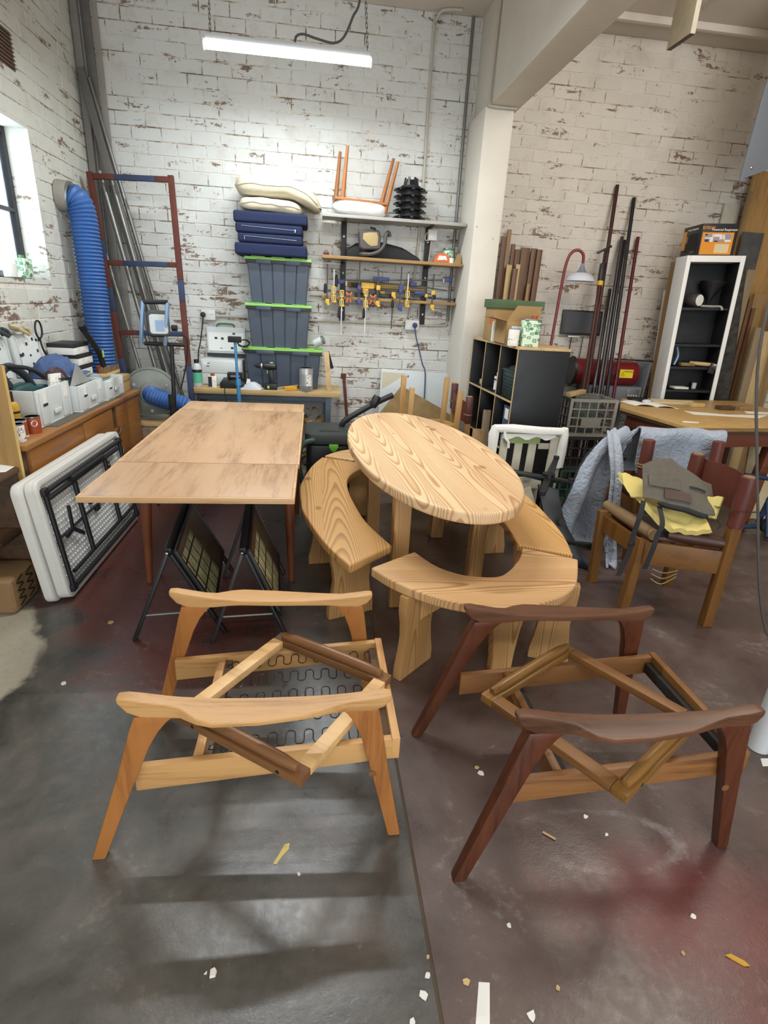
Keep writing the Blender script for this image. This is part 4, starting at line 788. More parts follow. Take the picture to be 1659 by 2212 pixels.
def socket(lab, x, z, w, cx_, cable, mt, lab2):
    t = thing('power_socket', lab, 'socket', (x, 5.48, z)); build('box', MB().span(x - w / 2, x + w / 2, 5.440, 5.471, z - .045, z + .045), 'white_plastic', t, bevel=.005); build('switch', MB().span(x + w * .1, x + w * .22, 5.435, 5.441, z + .005, z + .025), 'paper_white', t, bevel=.001)
    build('switch', MB().span(x + w * .3, x + w * .42, 5.435, 5.441, z + .005, z + .025), 'paper_white', t, bevel=.001)
    t2 = thing('power_cable', lab2, 'cord', (cx_, 5.44, z)); build('plug', MB().lathe([(.02, 0), (.024, .01), (.022, .03), (.012, .035)], (cx_, 5.4395, z - .0), (0, -1, 0), 14), mt, t2); build('flex', MB().tube(spline(cable, 6), .0055, 7), mt, t2)
plain('cord_black', '1C1C1E', .6); plain('cord_blue', '2E3E70', .55)
socket('double power socket left of the totes above the bench', -.965, 1.30, .125, -1.008, [(-1.008, 5.43, 1.29), (-1.02, 5.425, 1.2), (-1.05, 5.43, 1.05), (-1.075, 5.44, .95), (-1.08, 5.42, .72)], 'cord_black', 'black plug and cord hanging from the socket to the bench')
socket('power socket below the clamp shelf', .925, 1.30, .135, .95, [(.95, 5.43, 1.29), (.965, 5.42, 1.2), (1.0, 5.43, 1.1), (1.05, 5.44, .95), (1.085, 5.43, .86), (1.09, 5.40, .6)], 'cord_blue', 'blue cord with a plug hanging from the socket below the clamps')
# ------------------------------------------------------------------ back workbench and its load
plain('steel_blue', '4A5560', .5, .3); wood('bench_top', '8A7048', 'BC9F6C', 0); plain('tote_grey', '3E4856', .45, var=.1); plain('tote_dark', '22262C', .5); plain('lid_green', '8CC65C', .5, var=.05); cloth('navy', '1A2036', '2A3250', bump=.3); cloth('cream', 'B8AE94', 'D2CAB4', bump=.45); plain('tin_bright', 'B4B4B2', .32, .45); plain('sponge_yellow', 'D89A22', .8, bump=.3); plain('clear_plastic', 'C8CCCC', .25); plain('label_mint', '5FB892', .5); plain('brick_bare', '6A5548', .9); plain('bag_white', 'B8BCC0', .4); plain('lightblue_metal', '4A92C8', .35, .2); plain('firewood', '9A7A50', .85, bump=.3); plain('bark', '4A382A', .95, bump=.5)
t = thing('workbench', 'steel framed workbench with a wooden top against the back wall', 'workbench', (-.43, 5.25, 0)); build('top', MB().span(-1.10, .24, 5.03, 5.487, .655, .70), 'bench_top', t, bevel=.004)
build('front_rail', MB().span(-1.08, .15, 5.05, 5.09, .60, .655), 'steel_blue', t, bevel=.003); build('back_rail', MB().span(-1.08, .15, 5.42, 5.46, .60, .655), 'steel_blue', t, bevel=.003)
for x in (-1.06, .125):
    for y in (5.07, 5.44): build('leg', MB().span(x - .025, x + .025, y - .025, y + .025, 0, .655), 'steel_blue', t, bevel=.003)
def tote(lab, x0, x1, z0, z1, lid=True, y0=5.17, y1=5.475):
    t = thing('storage_tote', lab, 'tote', ((x0 + x1) / 2, (y0 + y1) / 2, z0), group=None); tp = .028; m = MB(); n = 5; rings = []
    for z, q in ((z0, 1), (z1 - .045, 0)):
        ring = []; xa, xb = x0 + tp * q + .02, x1 - tp * q - .02; w = (xb - xa) / n
        for k in range(n):
            d = .007; yy = y0 + tp * q * .6
            ring += [V((xa + w * k, yy + d, z)), V((xa + w * (k + .06), yy, z)), V((xa + w * (k + .94), yy, z)), V((xa + w * (k + .97), yy + d, z))]
        ring += [V((xb, yy + d, z)), V((xb, y1 - .02 - tp * q * .6, z)), V((xa, y1 - .02 - tp * q * .6, z))]; rings.append(ring)
    build('body', m.loft(rings), 'tote_grey', t, smooth=0); build('rim', MB().span(x0 + .006, x1 - .006, y0 - .008, y1 - .006, z1 - .05, z1 - .022), 'tote_dark', t, bevel=.004)
    build('lid', MB().span(x0, x1, y0 - .014, y1, z1 - .022, z1), 'lid_green', t, bevel=.005)
    L = x1 - x0
    for q in (.2, .5, .8): build('lid_rib', MB().span(x0 + L * (q - .1), x0 + L * (q + .1), y0 - .016, y1 - .05, z1 - .0005, z1 + .005), 'lid_green', t, bevel=.003)
    for q in (.28, .72): build('latch', MB().span(x0 + L * (q - .11), x0 + L * (q + .11), y0 - .021, y0 - .0145, z1 - .052, z1 - .018), 'tote_grey', t, bevel=.003)
tote('widest grey tote with a lime lid, standing on the bench', -.637, .073, .7005, 1.055); tote('middle grey tote with a lime lid in the stack of three', -.603, -.026, 1.0605, 1.425); tote('topmost grey tote carrying the navy cushions', -.592, -.03, 1.4305, 1.795)
for i, (x0, x1, z0, z1, zip_, lab) in enumerate(((-.662, -.068, 1.801, 1.893, 0, 'lowest navy cushion, lying on the top tote'), (-.632, -.105, 1.8935, 1.966, 1, 'navy cushion with a zip, second from the bottom'), (-.65, -.105, 1.9665, 2.042, 1, 'navy cushion with a pale zip, third from the bottom'), (-.663, -.065, 2.0425, 2.128, 0, 'uppermost navy cushion under the cream pillows'))):
    t = thing('cushion', lab, 'cushion', ((x0 + x1) / 2, 5.3, z0)); build('pad', MB().box(((x0 + x1) / 2, 5.29, (z0 + z1) / 2), (x1 - x0, .37, z1 - z0 - .001), Euler((0, R((-.6, 1.0, -.5, 1.0)[i] * 0), 0))), 'navy', t, bevel=.022, seg=4)
    if zip_: build('zip', MB().bar((x0 + .05, 5.103, (z0 + z1) / 2 + .012), (x1 - .05, 5.103, (z0 + z1) / 2 + .0), .003, .004, (0, 1, 0)), 'steel_grey', t)
    if zip_: build('zip_pull', MB().box((x0 + .055 if i == 1 else x1 - .06, 5.101, (z0 + z1) / 2 - .004), (.006, .003, .022)), 'chrome', t)
def pillow(lab, x0, x1, z0, z1, droop, y0=5.1, y1=5.47):
    rings = []; n = 20; N = 22
    for i in range(N + 1):
        u = i / N; x = x0 + (x1 - x0) * u; e = (1 - abs(2 * u - 1) ** 6) ** .5 if 0 < u < 1 else .05; zc = (z0 + z1) / 2 - droop * max(0, (u - .55) / .45) ** 2; ring = []
        for j in range(n):
            a = 2 * pi * j / n; ca, sa = cos(a), sin(a); yy = math.copysign(abs(ca) ** .55, ca); zz = math.copysign(abs(sa) ** .6, sa); w = mnoise.noise(V((x * 9, yy * 2, zz * 3 + z0 * 7))) * .013
            ring.append(V((x + w * .4, (y0 + y1) / 2 + yy * (y1 - y0) / 2 * max(e, .3), zc + zz * (z1 - z0) / 2 * e + w)))
        rings.append(ring)
    t = thing('pillow', lab, 'pillow', ((x0 + x1) / 2, 5.28, z0)); build('cover', MB().loft(rings), 'cream', t, smooth=80)
    seam = [V((p[15].x, p[11].y - .004 if False else min(q.y for q in p) - .002, (p[10].z + p[10].z) / 2)) for p in rings[1:-1]]; build('seam', MB().tube(seam, .0035, 5), 'cream', t)
pillow('smaller cream pillow lying flat on the navy cushions', -.628, -.10, 2.133, 2.238, .02); pillow('large plump cream pillow sagging over the end of the pile', -.655, .05, 2.242, 2.40, .13)
t = thing('tool_case', 'grey drawer case with its printed lid open against the wall', 'case', (-.84, 5.3, .70)); build('body', MB().span(-1.02, -.655, 5.24, 5.46, .7005, .925), 'crate_grey', t, bevel=.006); build('drawer', MB().span(-1.012, -.663, 5.232, 5.24, .81, .915), 'crate_grey', t, bevel=.003); build('drawer', MB().span(-1.012, -.663, 5.232, 5.24, .71, .803), 'crate_grey', t, bevel=.003)
build('label_plate', MB().span(-1.0, -.94, 5.2305, 5.232, .865, .905), 'print_label', t); build('label_plate', MB().span(-.73, -.675, 5.2305, 5.232, .865, .905), 'paper_white', t)
build('lid', MB().bar((-.82, 5.47, .945), (-.82, 5.478, 1.20), .35, .016, (0, 1, 0)), 'crate_grey', t, bevel=.006); build('lid_print', MB().bar((-.82, 5.459, .985), (-.82, 5.465, 1.15), .32, .004, (0, 1, 0)), 'print_tools', t); build('lid_edge', MB().bar((-.82, 5.46, .935), (-.82, 5.46, .965), .345, .02, (0, 1, 0)), 'label_dark', t); build('lid_handle', MB().tube(spline([(-.90, 5.468, 1.20), (-.88, 5.468, 1.225), (-.76, 5.468, 1.225), (-.74, 5.468, 1.20)], 4), .008, 8), 'leaf_green', t)
t = thing('cleaner_bottle', 'clear bottle with a black cap and mint label at the bench end', 'bottle', (-1.035, 5.14, .70)); build('body', MB().lathe([(.036, 0), (.04, .006), (.04, .15), (.03, .19), (.016, .205)], (-1.035, 5.13, .7005), n=20), 'clear_plastic', t); build('label', MB().lathe([(.0408, .035), (.0408, .13)], (-1.035, 5.13, .7), n=20, caps=False), 'label_mint', t); build('label_band', MB().lathe([(.0412, .125), (.0412, .15)], (-1.035, 5.13, .7), n=20, caps=False), 'label_dark', t); build('cap', MB().cyl((-1.035, 5.13, .905), (-1.035, 5.13, .935), .021), 'black_plastic', t)
t = thing('thinner_tin', 'small white and black tin with a red cap on the bench', 'tin', (-.90, 5.12, .70)); build('body', MB().span(-.935, -.865, 5.09, 5.13, .7005, .80), 'paper_white', t, bevel=.004); build('print', MB().span(-.936, -.905, 5.089, 5.091, .705, .795), 'label_dark', t); build('barcode', MB().span(-.895, -.87, 5.088, 5.0905, .73, .77), 'print_label', t); build('cap', MB().cyl((-.90, 5.11, .80), (-.90, 5.11, .82), .018), 'can_red', t)
t = thing('drill_case', 'black moulded tool pouch lying on the bench behind the blue stand', 'case', (-.74, 5.13, .70)); build('body', MB().loft([[V((x, 5.06, .7005)), V((x, 5.17, .7005)), V((x, 5.17, .7005 + h)), V((x, 5.06, .7005 + h * .85))] for x, h in ((-.835, .05), (-.81, .085), (-.64, .085), (-.62, .05))]), 'black_plastic', t, bevel=.012); build('battery', MB().span(-.77, -.645, 5.08, 5.16, .785, .835), 'black_rubber', t, bevel=.008); build('clip', MB().span(-.74, -.66, 5.076, 5.081, .80, .815), 'steel_grey', t)
single('plastic_bag', MB().grid(lump(lambda u, v: (-.66 + .20 * u, 5.04 + .11 * v, .703 + .055 * sin(pi * u) ** .8 * sin(pi * min(1, v * 1.1)) ** .8), amp=.014, sc=14), 20, 14, .002), 'bag_white', 'crumpled white plastic bag on the bench by the drill', 'bag')
single('paper_scrap', MB().plate([(-.62, 5.115, .705), (-.57, 5.12, .705), (-.575, 5.122, .78), (-.60, 5.12, .785)], (0, 1, 0), .003), 'paper_white', 'white card scrap standing against the tote by the drill pouch', 'card')
t = thing('cordless_drill', 'black cordless drill standing on its battery before the totes', 'drill', (-.39, 5.09, .70)); build('battery', MB().span(-.445, -.335, 5.06, 5.12, .7005, .755), 'black_plastic', t, bevel=.006); build('grip', MB().bar((-.375, 5.09, .75), (-.395, 5.09, .875), .036, .05, (1, 0, 0), .034, .044), 'black_plastic', t, bevel=.01)
build('motor', MB().lathe([(.02, 0), (.029, .012), (.03, .09), (.026, .12), (.024, .125)], (-.335, 5.09, .902), (-1, 0, .03), 18), 'black_plastic', t); build('gear_ring', MB().lathe([(.0245, .0), (.0245, .012)], (-.46, 5.09, .905), (-1, 0, 0), 18), 'tin_bright', t); build('chuck', MB().lathe([(.022, .012), (.021, .04), (.012, .06), (.006, .062), (.004, .075)], (-.46, 5.09, .905), (-1, 0, 0), 16), 'black_rubber', t); build('trigger', MB().box((-.415, 5.09, .855), (.014, .018, .03)), 'lime', t, bevel=.003); build('switch', MB().box((-.38, 5.09, .936), (.03, .016, .008)), 'lime', t, bevel=.002); build('badge', MB().box((-.41, 5.059, .725), (.018, .003, .022)), 'lime', t)
single('sponge_block', MB().span(-.265, -.155, 5.045, 5.10, .7005, .735), 'sponge_yellow', 'yellow sponge block on the bench front edge', 'sponge', bevel=.006); single('pencil', MB().cyl((-.33, 5.13, .712), (-.15, 5.115, .742), .005, n=6), 'board_pale', 'thin wooden stick propped on the sponge', 'stick')
t = can('metal_tin', 'large bare steel tin with a white label on the bench', -.075, 5.085, .7005, .062, .205, 'tin_bright'); build('label', MB().lathe([(.0628, .05), (.0628, .15)], (-.075, 5.085, .7), n=48, caps=False), 'tin_bright', t); mlab = MB(); 
vs = []; 
for i in range(7):
    a = R(-78 + i * 9); vs.append((a,))
mlab.add([(-.075 + .0634 * cos(R(-85 + 8 * i)), 5.085 + .0634 * sin(R(-85 + 8 * i)), z) for z in (.75, .85) for i in range(7)], [(i, i + 1, i + 8, i + 7) for i in range(6)]); build('paper_label', mlab, 'print_label', t)
single('timber_offcut', MB().bar((.135, 5.10, .7005), (.105, 5.10, 1.05), .045, .02, (0, 1, 0)), 'board_pale', 'upright pale batten standing at the end of the lowest tote', 'timber', bevel=.002)
single('strap', MB().bar((.115, 5.13, 1.05), (.16, 5.14, .9), .03, .006, (0, 1, 0)), 'black_rubber', 'black strap hanging beside the pale batten', 'strap')
t = thing('screw_jar', 'clear jar of screws lying tilted on the tote lid', 'jar', (.02, 5.2, 1.06)); build('glass', MB().lathe([(.035, 0), (.038, .008), (.038, .075), (.034, .08)], (.0, 5.2, 1.105), (.8, -.2, .42), 18), 'clear_plastic', t); build('lid', MB().lathe([(.04, .08), (.04, .095)], (0, 5.2, 1.105), (.8, -.2, .42), 18), 'steel_grey', t)
single('cable_coil', MB().tube([(-.62 + .05 * cos(a) + random.uniform(-.008, .008), 5.13 + .02 * sin(a * 1.3), 1.09 + .03 * sin(a) + random.uniform(-.006, .006)) for a in [i * .5 for i in range(60)]], .0035, 5), 'black_rubber', 'tangled black wire bundle behind the corner of the widest tote lid', 'wire')
t = thing('clamp_stand', 'light blue telescopic stand with a black head before the bench', 'stand', (-.605, 4.6, 0)); build('pole', MB().cyl((-.60, 4.6, .01), (-.622, 4.6, 1.14), .011), 'lightblue_metal', t); build('sleeve', MB().cyl((-.60, 4.6, .01), (-.612, 4.6, .84), .016), 'lightblue_metal', t); build('collar', MB().cyl((-.61, 4.6, .80), (-.612, 4.6, .85), .022), 'lightblue_metal', t); build('collar', MB().cyl((-.607, 4.6, .56), (-.608, 4.6, .60), .022), 'lightblue_metal', t); build('head', MB().span(-.675, -.575, 4.575, 4.625, 1.135, 1.18), 'black_rubber', t, bevel=.006)
for a in (90, 210, 330): build('foot', MB().bar((-.60, 4.6, .09), (-.60 + .2 * cos(R(a)), 4.6 + .2 * sin(R(a)), .01), .02, .014), 'black_plastic', t, bevel=.003)
build('cable', MB().tube(spline([(-.615, 4.59, .85), (-.69, 4.58, .83), (-.72, 4.58, .75), (-.7, 4.58, .62)], 5), .004, 5), 'black_rubber', t)
# firewood under the bench: each split log a thing
for i, (x, y, z, a, L, r) in enumerate(((-.03, 5.17, .045, 12, .3, .06), (.02, 5.2, .04, -14, .22, .05), (-.13, 5.2, .05, 40, .3, .06), (.0, 5.24, .15, 8, .3, .06), (.055, 5.16, .22, -8, .22, .052), (-.10, 5.22, .17, 25, .28, .055), (.0, 5.2, .31, 20, .26, .055), (-.07, 5.22, .40, -15, .3, .05), (.05, 5.23, .40, 5, .24, .05))):
    c, s = cos(R(a)), sin(R(a)); d = V((s, c, 0)); p = V((x, y, z)); rr2 = [(r * cos(q), r * .85 * sin(q)) for q in (.3, 1.4, 2.7, 3.8, 5.2)]; sd = V((c, -s, 0))
    lab = ('split log', 'narrow split log', 'bark sided log')[i % 3] + (' at the bottom', ' at the bottom edge', ' at the bottom back', ' in the middle', ' standing out in front', ' in the middle back', ' near the top', ' on top of the pile', ' on top beside the bench leg')[i] + ' of the firewood heap'
    o = single('split_log', MB().loft([[p + d * (-L / 2 + L * u) + (sd * a_ * w_ + V((0, 0, b_ * w_))) * .78 for a_, b_ in rr2] for u, w_ in ((0, .96), (.5, 1.05), (1, .94))]), 'firewood' if i % 3 else 'bark', lab, 'firewood', bevel=.006, jitter=.004, group='firewood under the bench')
m = MB().bar((.285, 5.42, .78), (.36, 5.36, .02), .03, .02, (0, 1, 0)).box((.28, 5.425, .80), (.05, .03, .05)); single('pipe_wrench', m, 'red_oxide', 'rusty long handled tool leaning on the wall by the bench', 'tool', bevel=.005)
# ------------------------------------------------------------------ wall shelves and their load
plain('shelf_grey', 'A9A7A1', .5); wood('shelf_wood', '6E5430', 'A07C48', 0); plain('upright_black', '2A2826', .5, .4); plain('clamp_yellow', 'D8AC34', .45); plain('clamp_blue', '2E3F7E', .45); plain('clamp_orange', 'C86A34', .5); plain('bar_steel', '8A8A86', .3, .8); plain('bar_dark', '3A3834', .4, .5); cloth('white_fabric', 'C8C6C0', 'E6E4DE', bump=.5); wood('stool_leg', '7E4C26', 'A66A38', 2); plain('old_vinyl', '4A4644', .55); plain('torn_foam', 'B09A6C', .85, bump=.3); plain('tin_green', '4A7858', .45); plain('orange_box', 'D2622A', .5)
m = NT('cane_weave', .7); v = m.coord((1, 1, 1), rnd=False); sx = m.n('SeparateXYZ'); m.l(v, sx.inputs[0]); a = m.math('LESS_THAN', m.math('FRACT', m.math('MULTIPLY', sx.outputs[0], 62)), .3); b = m.math('LESS_THAN', m.math('FRACT', m.math('MULTIPLY', sx.outputs[2], 62)), .3); m.col(m.mix(m.math('MAXIMUM', a, b), '4A3A22', 'B89A62'))
for nm, lab, z, y0, x0, x1, mt, th in (('wall_shelf', 'grey laminate shelf, topmost of three, holding an upturned stool', 2.165, 5.2, .06, 1.30, 'shelf_grey', .025), ('wall_shelf', 'wooden middle shelf holding a worn padded seat part', 1.845, 5.2, .06, 1.30, 'shelf_wood', .025), ('wall_shelf', 'narrow wooden lowest shelf crowded with clamps', 1.52, 5.33, .06, 1.30, 'shelf_wood', .025)):
    t = thing(nm, lab, 'shelf', (.69, 5.35, z)); build('board', MB().span(x0, x1, y0, 5.452, z - th, z), mt, t, bevel=.002)
    for x in (.255, 1.02): build('bracket', MB().bar((x, 5.452, z - th - .012), (x, y0 + .04, z - th - .012), .02, .022, w1=.02, t1=.012), 'upright_black', t)
for x, lab in ((.255, 'black shelf upright nearer the totes'), (1.02, 'black shelf upright nearer the column')):
    t = thing('shelf_upright', lab, 'bracket rail', (x, 5.47, 1.31)); build('rail', MB().span(x - .024, x + .024, 5.454, 5.478, 1.31, 2.16), 'upright_black', t, bevel=.002)
    for z in (1.40, 1.72, 2.02): build('screw', MB().cyl((x, 5.4545, z), (x, 5.450, z), .008), 'paper_white', t)
# upturned stool
t = thing('stool', 'upturned stool with a white padded seat and tapered wooden legs', 'stool', (.40, 5.33, 2.1655)); 
sr = []
for i in range(13):
    u = i / 12; x = .145 + .48 * u; e = max(.25, (1 - abs(2 * u - 1) ** 5) ** .5); sr.append([V((x + mnoise.noise(V((u * 9, j, 1))) * .006, 5.33 + .125 * e * math.copysign(abs(cos(2 * pi * j / 16)) ** .5, cos(2 * pi * j / 16)), 2.233 - .015 * u + .062 * e * math.copysign(abs(sin(2 * pi * j / 16)) ** .7, sin(2 * pi * j / 16)) + mnoise.noise(V((u * 8, j * .8, 4))) * .006)) for j in range(16)])
build('seat', MB().loft(sr), 'white_fabric', t, smooth=80); build('seat_frame', MB().bar((.16, 5.33, 2.286), (.61, 5.33, 2.268), .22, .02), 'stool_leg', t, bevel=.004)
for (bx, y, bz), (tx, ty, tz) in (((.172, 5.40, 2.27), (.206, 5.43, 2.66)), ((.225, 5.255, 2.27), (.258, 5.235, 2.665)), ((.565, 5.40, 2.26), (.665, 5.43, 2.645)), ((.588, 5.255, 2.2), (.68, 5.235, 2.585))): build('leg', MB().cyl((bx, y, bz), (tx, ty, tz), .021, .012, 14), 'stool_leg', t)
# black stack of finned plastic feet
for k in range(5):
    z = 2.1655 + k * .053; t = thing('finned_pot', ('black finned plastic pot, lowest of the stack', 'black finned plastic pot, second of the stack', 'black finned plastic pot, third of the stack', 'black finned plastic pot, fourth of the stack', 'black finned plastic pot with its spikes showing, top of the stack')[k], 'pot', (.815, 5.33, z), group='stack of finned pots')
    build('cup', MB().lathe([(.088, 0), (.086, .03), (.084, .052)], (.815, 5.33, z), n=14), 'black_rubber', t); build('flange', MB().lathe([(.13, .022), (.135, .026), (.13, .032), (.086, .034)], (.815, 5.33, z), n=8), 'black_plastic', t)
    for a in range(0, 360, 45): build('fin', MB().bar((.815 + .10 * cos(R(a)), 5.33 + .10 * sin(R(a)), z + .014), (.815 + .145 * cos(R(a)), 5.33 + .145 * sin(R(a)), z + .017), .025, .014), 'black_plastic', t)
    if k == 4:
        for a in range(0, 360, 60): build('spike', MB().bar((.815 + .06 * cos(R(a)), 5.33 + .06 * sin(R(a)), z + .052), (.815 + .05 * cos(R(a)), 5.33 + .05 * sin(R(a)), z + .115), .03, .012, (cos(R(a)), sin(R(a)), 0), .016), 'black_plastic', t)
        build('cap', MB().cyl((.815, 5.33, z + .05), (.815, 5.33, z + .10), .04, .03), 'black_rubber', t)
# middle shelf
t = thing('seat_part', 'worn grey padded headrest with a torn beige face on the middle shelf', 'seat part', (.48, 5.33, 1.847)); Mh = TR(.47, 5.30, 1.98, R(8), R(-8), R(-4)); Rx = Matrix.Rotation(R(90), 4, 'X')
build('pad', MB().prism(rr(-.095, .095, -.075, .085, .035), -.03, .05, Mh @ Rx), 'old_vinyl', t, bevel=.02, seg=3); build('torn_face', MB().prism([(-.07, .01), (-.06, .055), (.0, .062), (.06, .06), (.07, .02), (.06, -.045), (.0, -.05), (-.03, -.03)], .0502, .054, Mh @ Rx), 'torn_foam', t, bevel=.002)
build('arm', MB().tube(spline([(.42, 5.30, 1.90), (.46, 5.26, 1.875), (.55, 5.25, 1.90), (.60, 5.26, 1.96), (.61, 5.28, 2.03), (.635, 5.29, 2.06), (.65, 5.30, 2.03)], 5), .016, 10), 'old_vinyl', t); build('base', MB().ball((.44, 5.30, 1.875), (.06, .05, .026), 12, 6), 'old_vinyl', t); build('clip', MB().box((.50, 5.30, 2.085), (.05, .03, .014), Euler((0, R(12), 0))), 'black_rubber', t, bevel=.003)
sh = MB().loft([[V((x, y, z)) for y, z in ((5.37, 1.8475), (5.37, 1.85 + h), (5.41, 1.86 + h * 1.1), (5.445, 1.85 + h), (5.445, 1.8475))] for x, h in ((.28, .05), (.36, .10), (.60, .12), (.78, .09), (.92, .03), (.95, .01))]); single('dark_cowl', sh, 'black_rubber', 'long dark curved plastic cowl lying behind the worn headrest', 'cowl', bevel=.008)
t = thing('switch_box', 'white switch box hanging by a wire in front of the upright', 'switch box', (1.04, 5.40, 2.03)); build('box', MB().span(1.005, 1.085, 5.37, 5.43, 2.03, 2.12), 'white_plastic', t, bevel=.006); build('top', MB().loft([[V((1.03, 5.375, 2.12)), V((1.075, 5.375, 2.12)), V((1.075, 5.425, 2.12)), V((1.03, 5.425, 2.12))], [V((1.045, 5.39, 2.138)), V((1.07, 5.39, 2.138)), V((1.07, 5.41, 2.138)), V((1.045, 5.41, 2.138))]]), 'white_plastic', t); build('wire', MB().tube(spline([(1.03, 5.38, 2.10), (.985, 5.37, 2.08), (.98, 5.37, 2.03), (1.02, 5.375, 2.03)], 4), .004, 6), 'white_conduit', t); build('flex', MB().cyl((1.04, 5.40, 2.03), (1.03, 5.40, 1.847), .005), 'white_conduit', t)
for z in (2.06, 2.085): build('screw', MB().cyl((1.06, 5.3695, z), (1.06, 5.366, z), .004), 'steel_grey', t)
can('green_tin', 'green tin standing near the column on the middle shelf', 1.20, 5.36, 1.8455, .05, .125, 'tin_green', 'print_green', 'tin')
t = thing('orange_case', 'orange rounded disc case with white print on the middle shelf', 'case', (1.13, 5.25, 1.8455)); build('body', MB().prism([(.075 * cos(R(a)), .08 * sin(R(a))) for a in range(0, 181, 15)], -.02, .02, TR(1.12, 5.25, 1.8457) @ Rx), 'orange_box', t, bevel=.004); build('print', MB().prism([(-.045, .02), (.045, .02), (.03, .055), (-.03, .055)], .0201, .0212, TR(1.12, 5.25, 1.8457) @ Rx), 'print_label', t)
single('torn_carton', MB().plate([(1.22, 5.22, 1.8457), (1.29, 5.23, 1.8457), (1.295, 5.29, 1.93), (1.27, 5.29, 1.93)], (.3, .8, -.2), .012), 'card', 'torn cardboard flap leaning at the end of the middle shelf', 'cardboard'); t = thing('white_tape', 'white tape roll next to the orange case', 'tape', (1.2, 5.24, 1.8455)); build('roll', MB().lathe([(.02, 0), (.02, .04), (.012, .04), (.012, 0)], (1.205, 5.235, 1.846), n=16), 'paper_white', t); build('core', MB().cyl((1.205, 5.235, 1.846), (1.205, 5.235, 1.862), .0115), 'black_rubber', t)
t = thing('padlock', 'small rusty padlock on the near end of the middle shelf', 'padlock', (.085, 5.23, 1.846)); build('body', MB().span(.07, .12, 5.22, 5.24, 1.8457, 1.868), 'red_oxide', t, bevel=.003); build('shackle', MB().tube(spline([(.082, 5.23, 1.866), (.084, 5.23, 1.878), (.106, 5.23, 1.878), (.108, 5.23, 1.866)], 3), .003, 6), 'red_oxide', t)
single('cane_roll', MB().lathe([(.03, 0), (.034, .02), (.034, .70), (.03, .72)], (.30, 5.418, 1.636), (1, 0, -.03), 20), 'cane_weave', 'roll of woven cane lying behind the clamps', 'cane roll')
# ---- clamps on the lowest shelf. su, sv: position along and above the shelf front
def su(a): return .070 + (a - 697) * .00427
def sv(a, b): return 1.503 - (b - 642) * .0043 + (a - 697) * .00024
YK = 5.305
def qclamp(lab, a, top, bot, jaws, col_, bar='bar_steel', handle=None, w=.02, frame=False, off=0):
    x = su(a); z1, z0 = sv(a, top), sv(a, bot); y = YK + off; t = thing('bar_clamp', lab, 'clamp', (x, y, min(z0, z1)), group='clamps on the lowest shelf'); build('bar', MB().bar((x, y, z0), (x, y, z1), .011, .006, (0, 1, 0)), bar, t)
    for j in jaws:
        z = sv(a, j)
        if frame:
            build('jaw', MB().span(x - .02, x - .011, y - .014, y + .014, z - .026, z + .026).span(x + .011, x + .02, y - .014, y + .014, z - .026, z + .026).span(x - .02, x + .02, y - .014, y + .014, z + .018, z + .03).span(x - .02, x + .02, y - .014, y + .014, z - .03, z - .018), col_, t, bevel=.002)
        else: build('jaw', MB().box((x + .003, y, z), (.036, .03, .04)), col_, t, bevel=.006)
    build('pad', MB().box((x + .012, y - .01, sv(a, jaws[-1]) - .024), (.026, .026, .016)), col_, t, bevel=.003)
    if handle:
        hx, h0, h1, hm = handle; build('handle', MB().lathe([(.008, 0), (.014, .008), (.013, abs(sv(a, h0) - sv(a, h1)) * .7), (.008, abs(sv(a, h0) - sv(a, h1)))], (su(hx), y, min(sv(hx, h0), sv(hx, h1))), n=10), hm, t)
qclamp('dark bar clamp with a yellow foot, first from the totes', 706, 578, 652, (650,), 'clamp_yellow', 'bar_dark', (702, 615, 634, 'black_rubber')); qclamp('bright bar clamp with two yellow jaws, second from the totes', 720, 588, 648, (628, 645), 'clamp_yellow', 'bar_steel', (725, 598, 622, 'black_rubber'), frame=True)
qclamp('long bright bar clamp hanging far below the shelf, nearest the totes', 737, 632, 718, (635, 653), 'clamp_yellow', 'bar_steel', (732.5, 662, 682, 'black_rubber'), frame=True); qclamp('dark bar clamp with blue jaws, left of the yellow trigger clamp', 773, 574, 655, (624, 651), 'clamp_blue', 'bar_dark')
qclamp('long bright bar clamp hanging far below the middle of the shelf', 788, 630, 732, (634, 655), 'clamp_yellow', 'bar_steel', (785, 664, 684, 'black_rubber'), frame=True); qclamp('dark bar clamp with pale yellow ends beside the second orange clamp', 813, 588, 656, (624, 654), 'clamp_yellow', 'bar_dark')
qclamp('thin dark bar clamp with a black handle hanging below the shelf', 846, 634, 706, (637,), 'clamp_yellow', 'bar_dark', (846, 648, 664, 'black_rubber')); qclamp('dark bar clamp with long blue jaws, centre right of the shelf', 861, 583, 668, (622, 630, 663), 'clamp_blue', 'bar_dark', off=-.02)
qclamp('bright bar clamp with square yellow jaws beside the long blue jaws', 877, 597, 658, (637, 655), 'clamp_yellow', 'bar_steel', frame=True); qclamp('dark bar clamp with a yellow foot, last towards the column', 932, 597, 665, (634, 662), 'clamp_yellow', 'bar_dark', (936, 636, 648, 'black_rubber'))
for a, b, lab in ((752, 640, 'orange spring clamp nearer the totes'), (803, 645, 'orange spring clamp nearer the middle')):
    x, z = su(a), sv(a, b); t = thing('spring_clamp', lab, 'clamp', (x, YK, z), group='orange spring clamps')
    for s in (-1, 1):
        build('jaw', MB().bar((x, YK - .004, z), (x + s * .028, YK - .004, z + .035), .022, .02, (0, 1, 0), .012), 'clamp_orange', t, bevel=.003); build('grip', MB().bar((x, YK - .004, z), (x + s * .03 * (1 if a > 760 else .7), YK - .004, z - .05), .018, .016, (0, 1, 0), .014), 'clamp_orange', t, bevel=.003)
    build('pivot', MB().cyl((x, YK - .02, z), (x, YK + .01, z), .012), 'bar_dark', t)
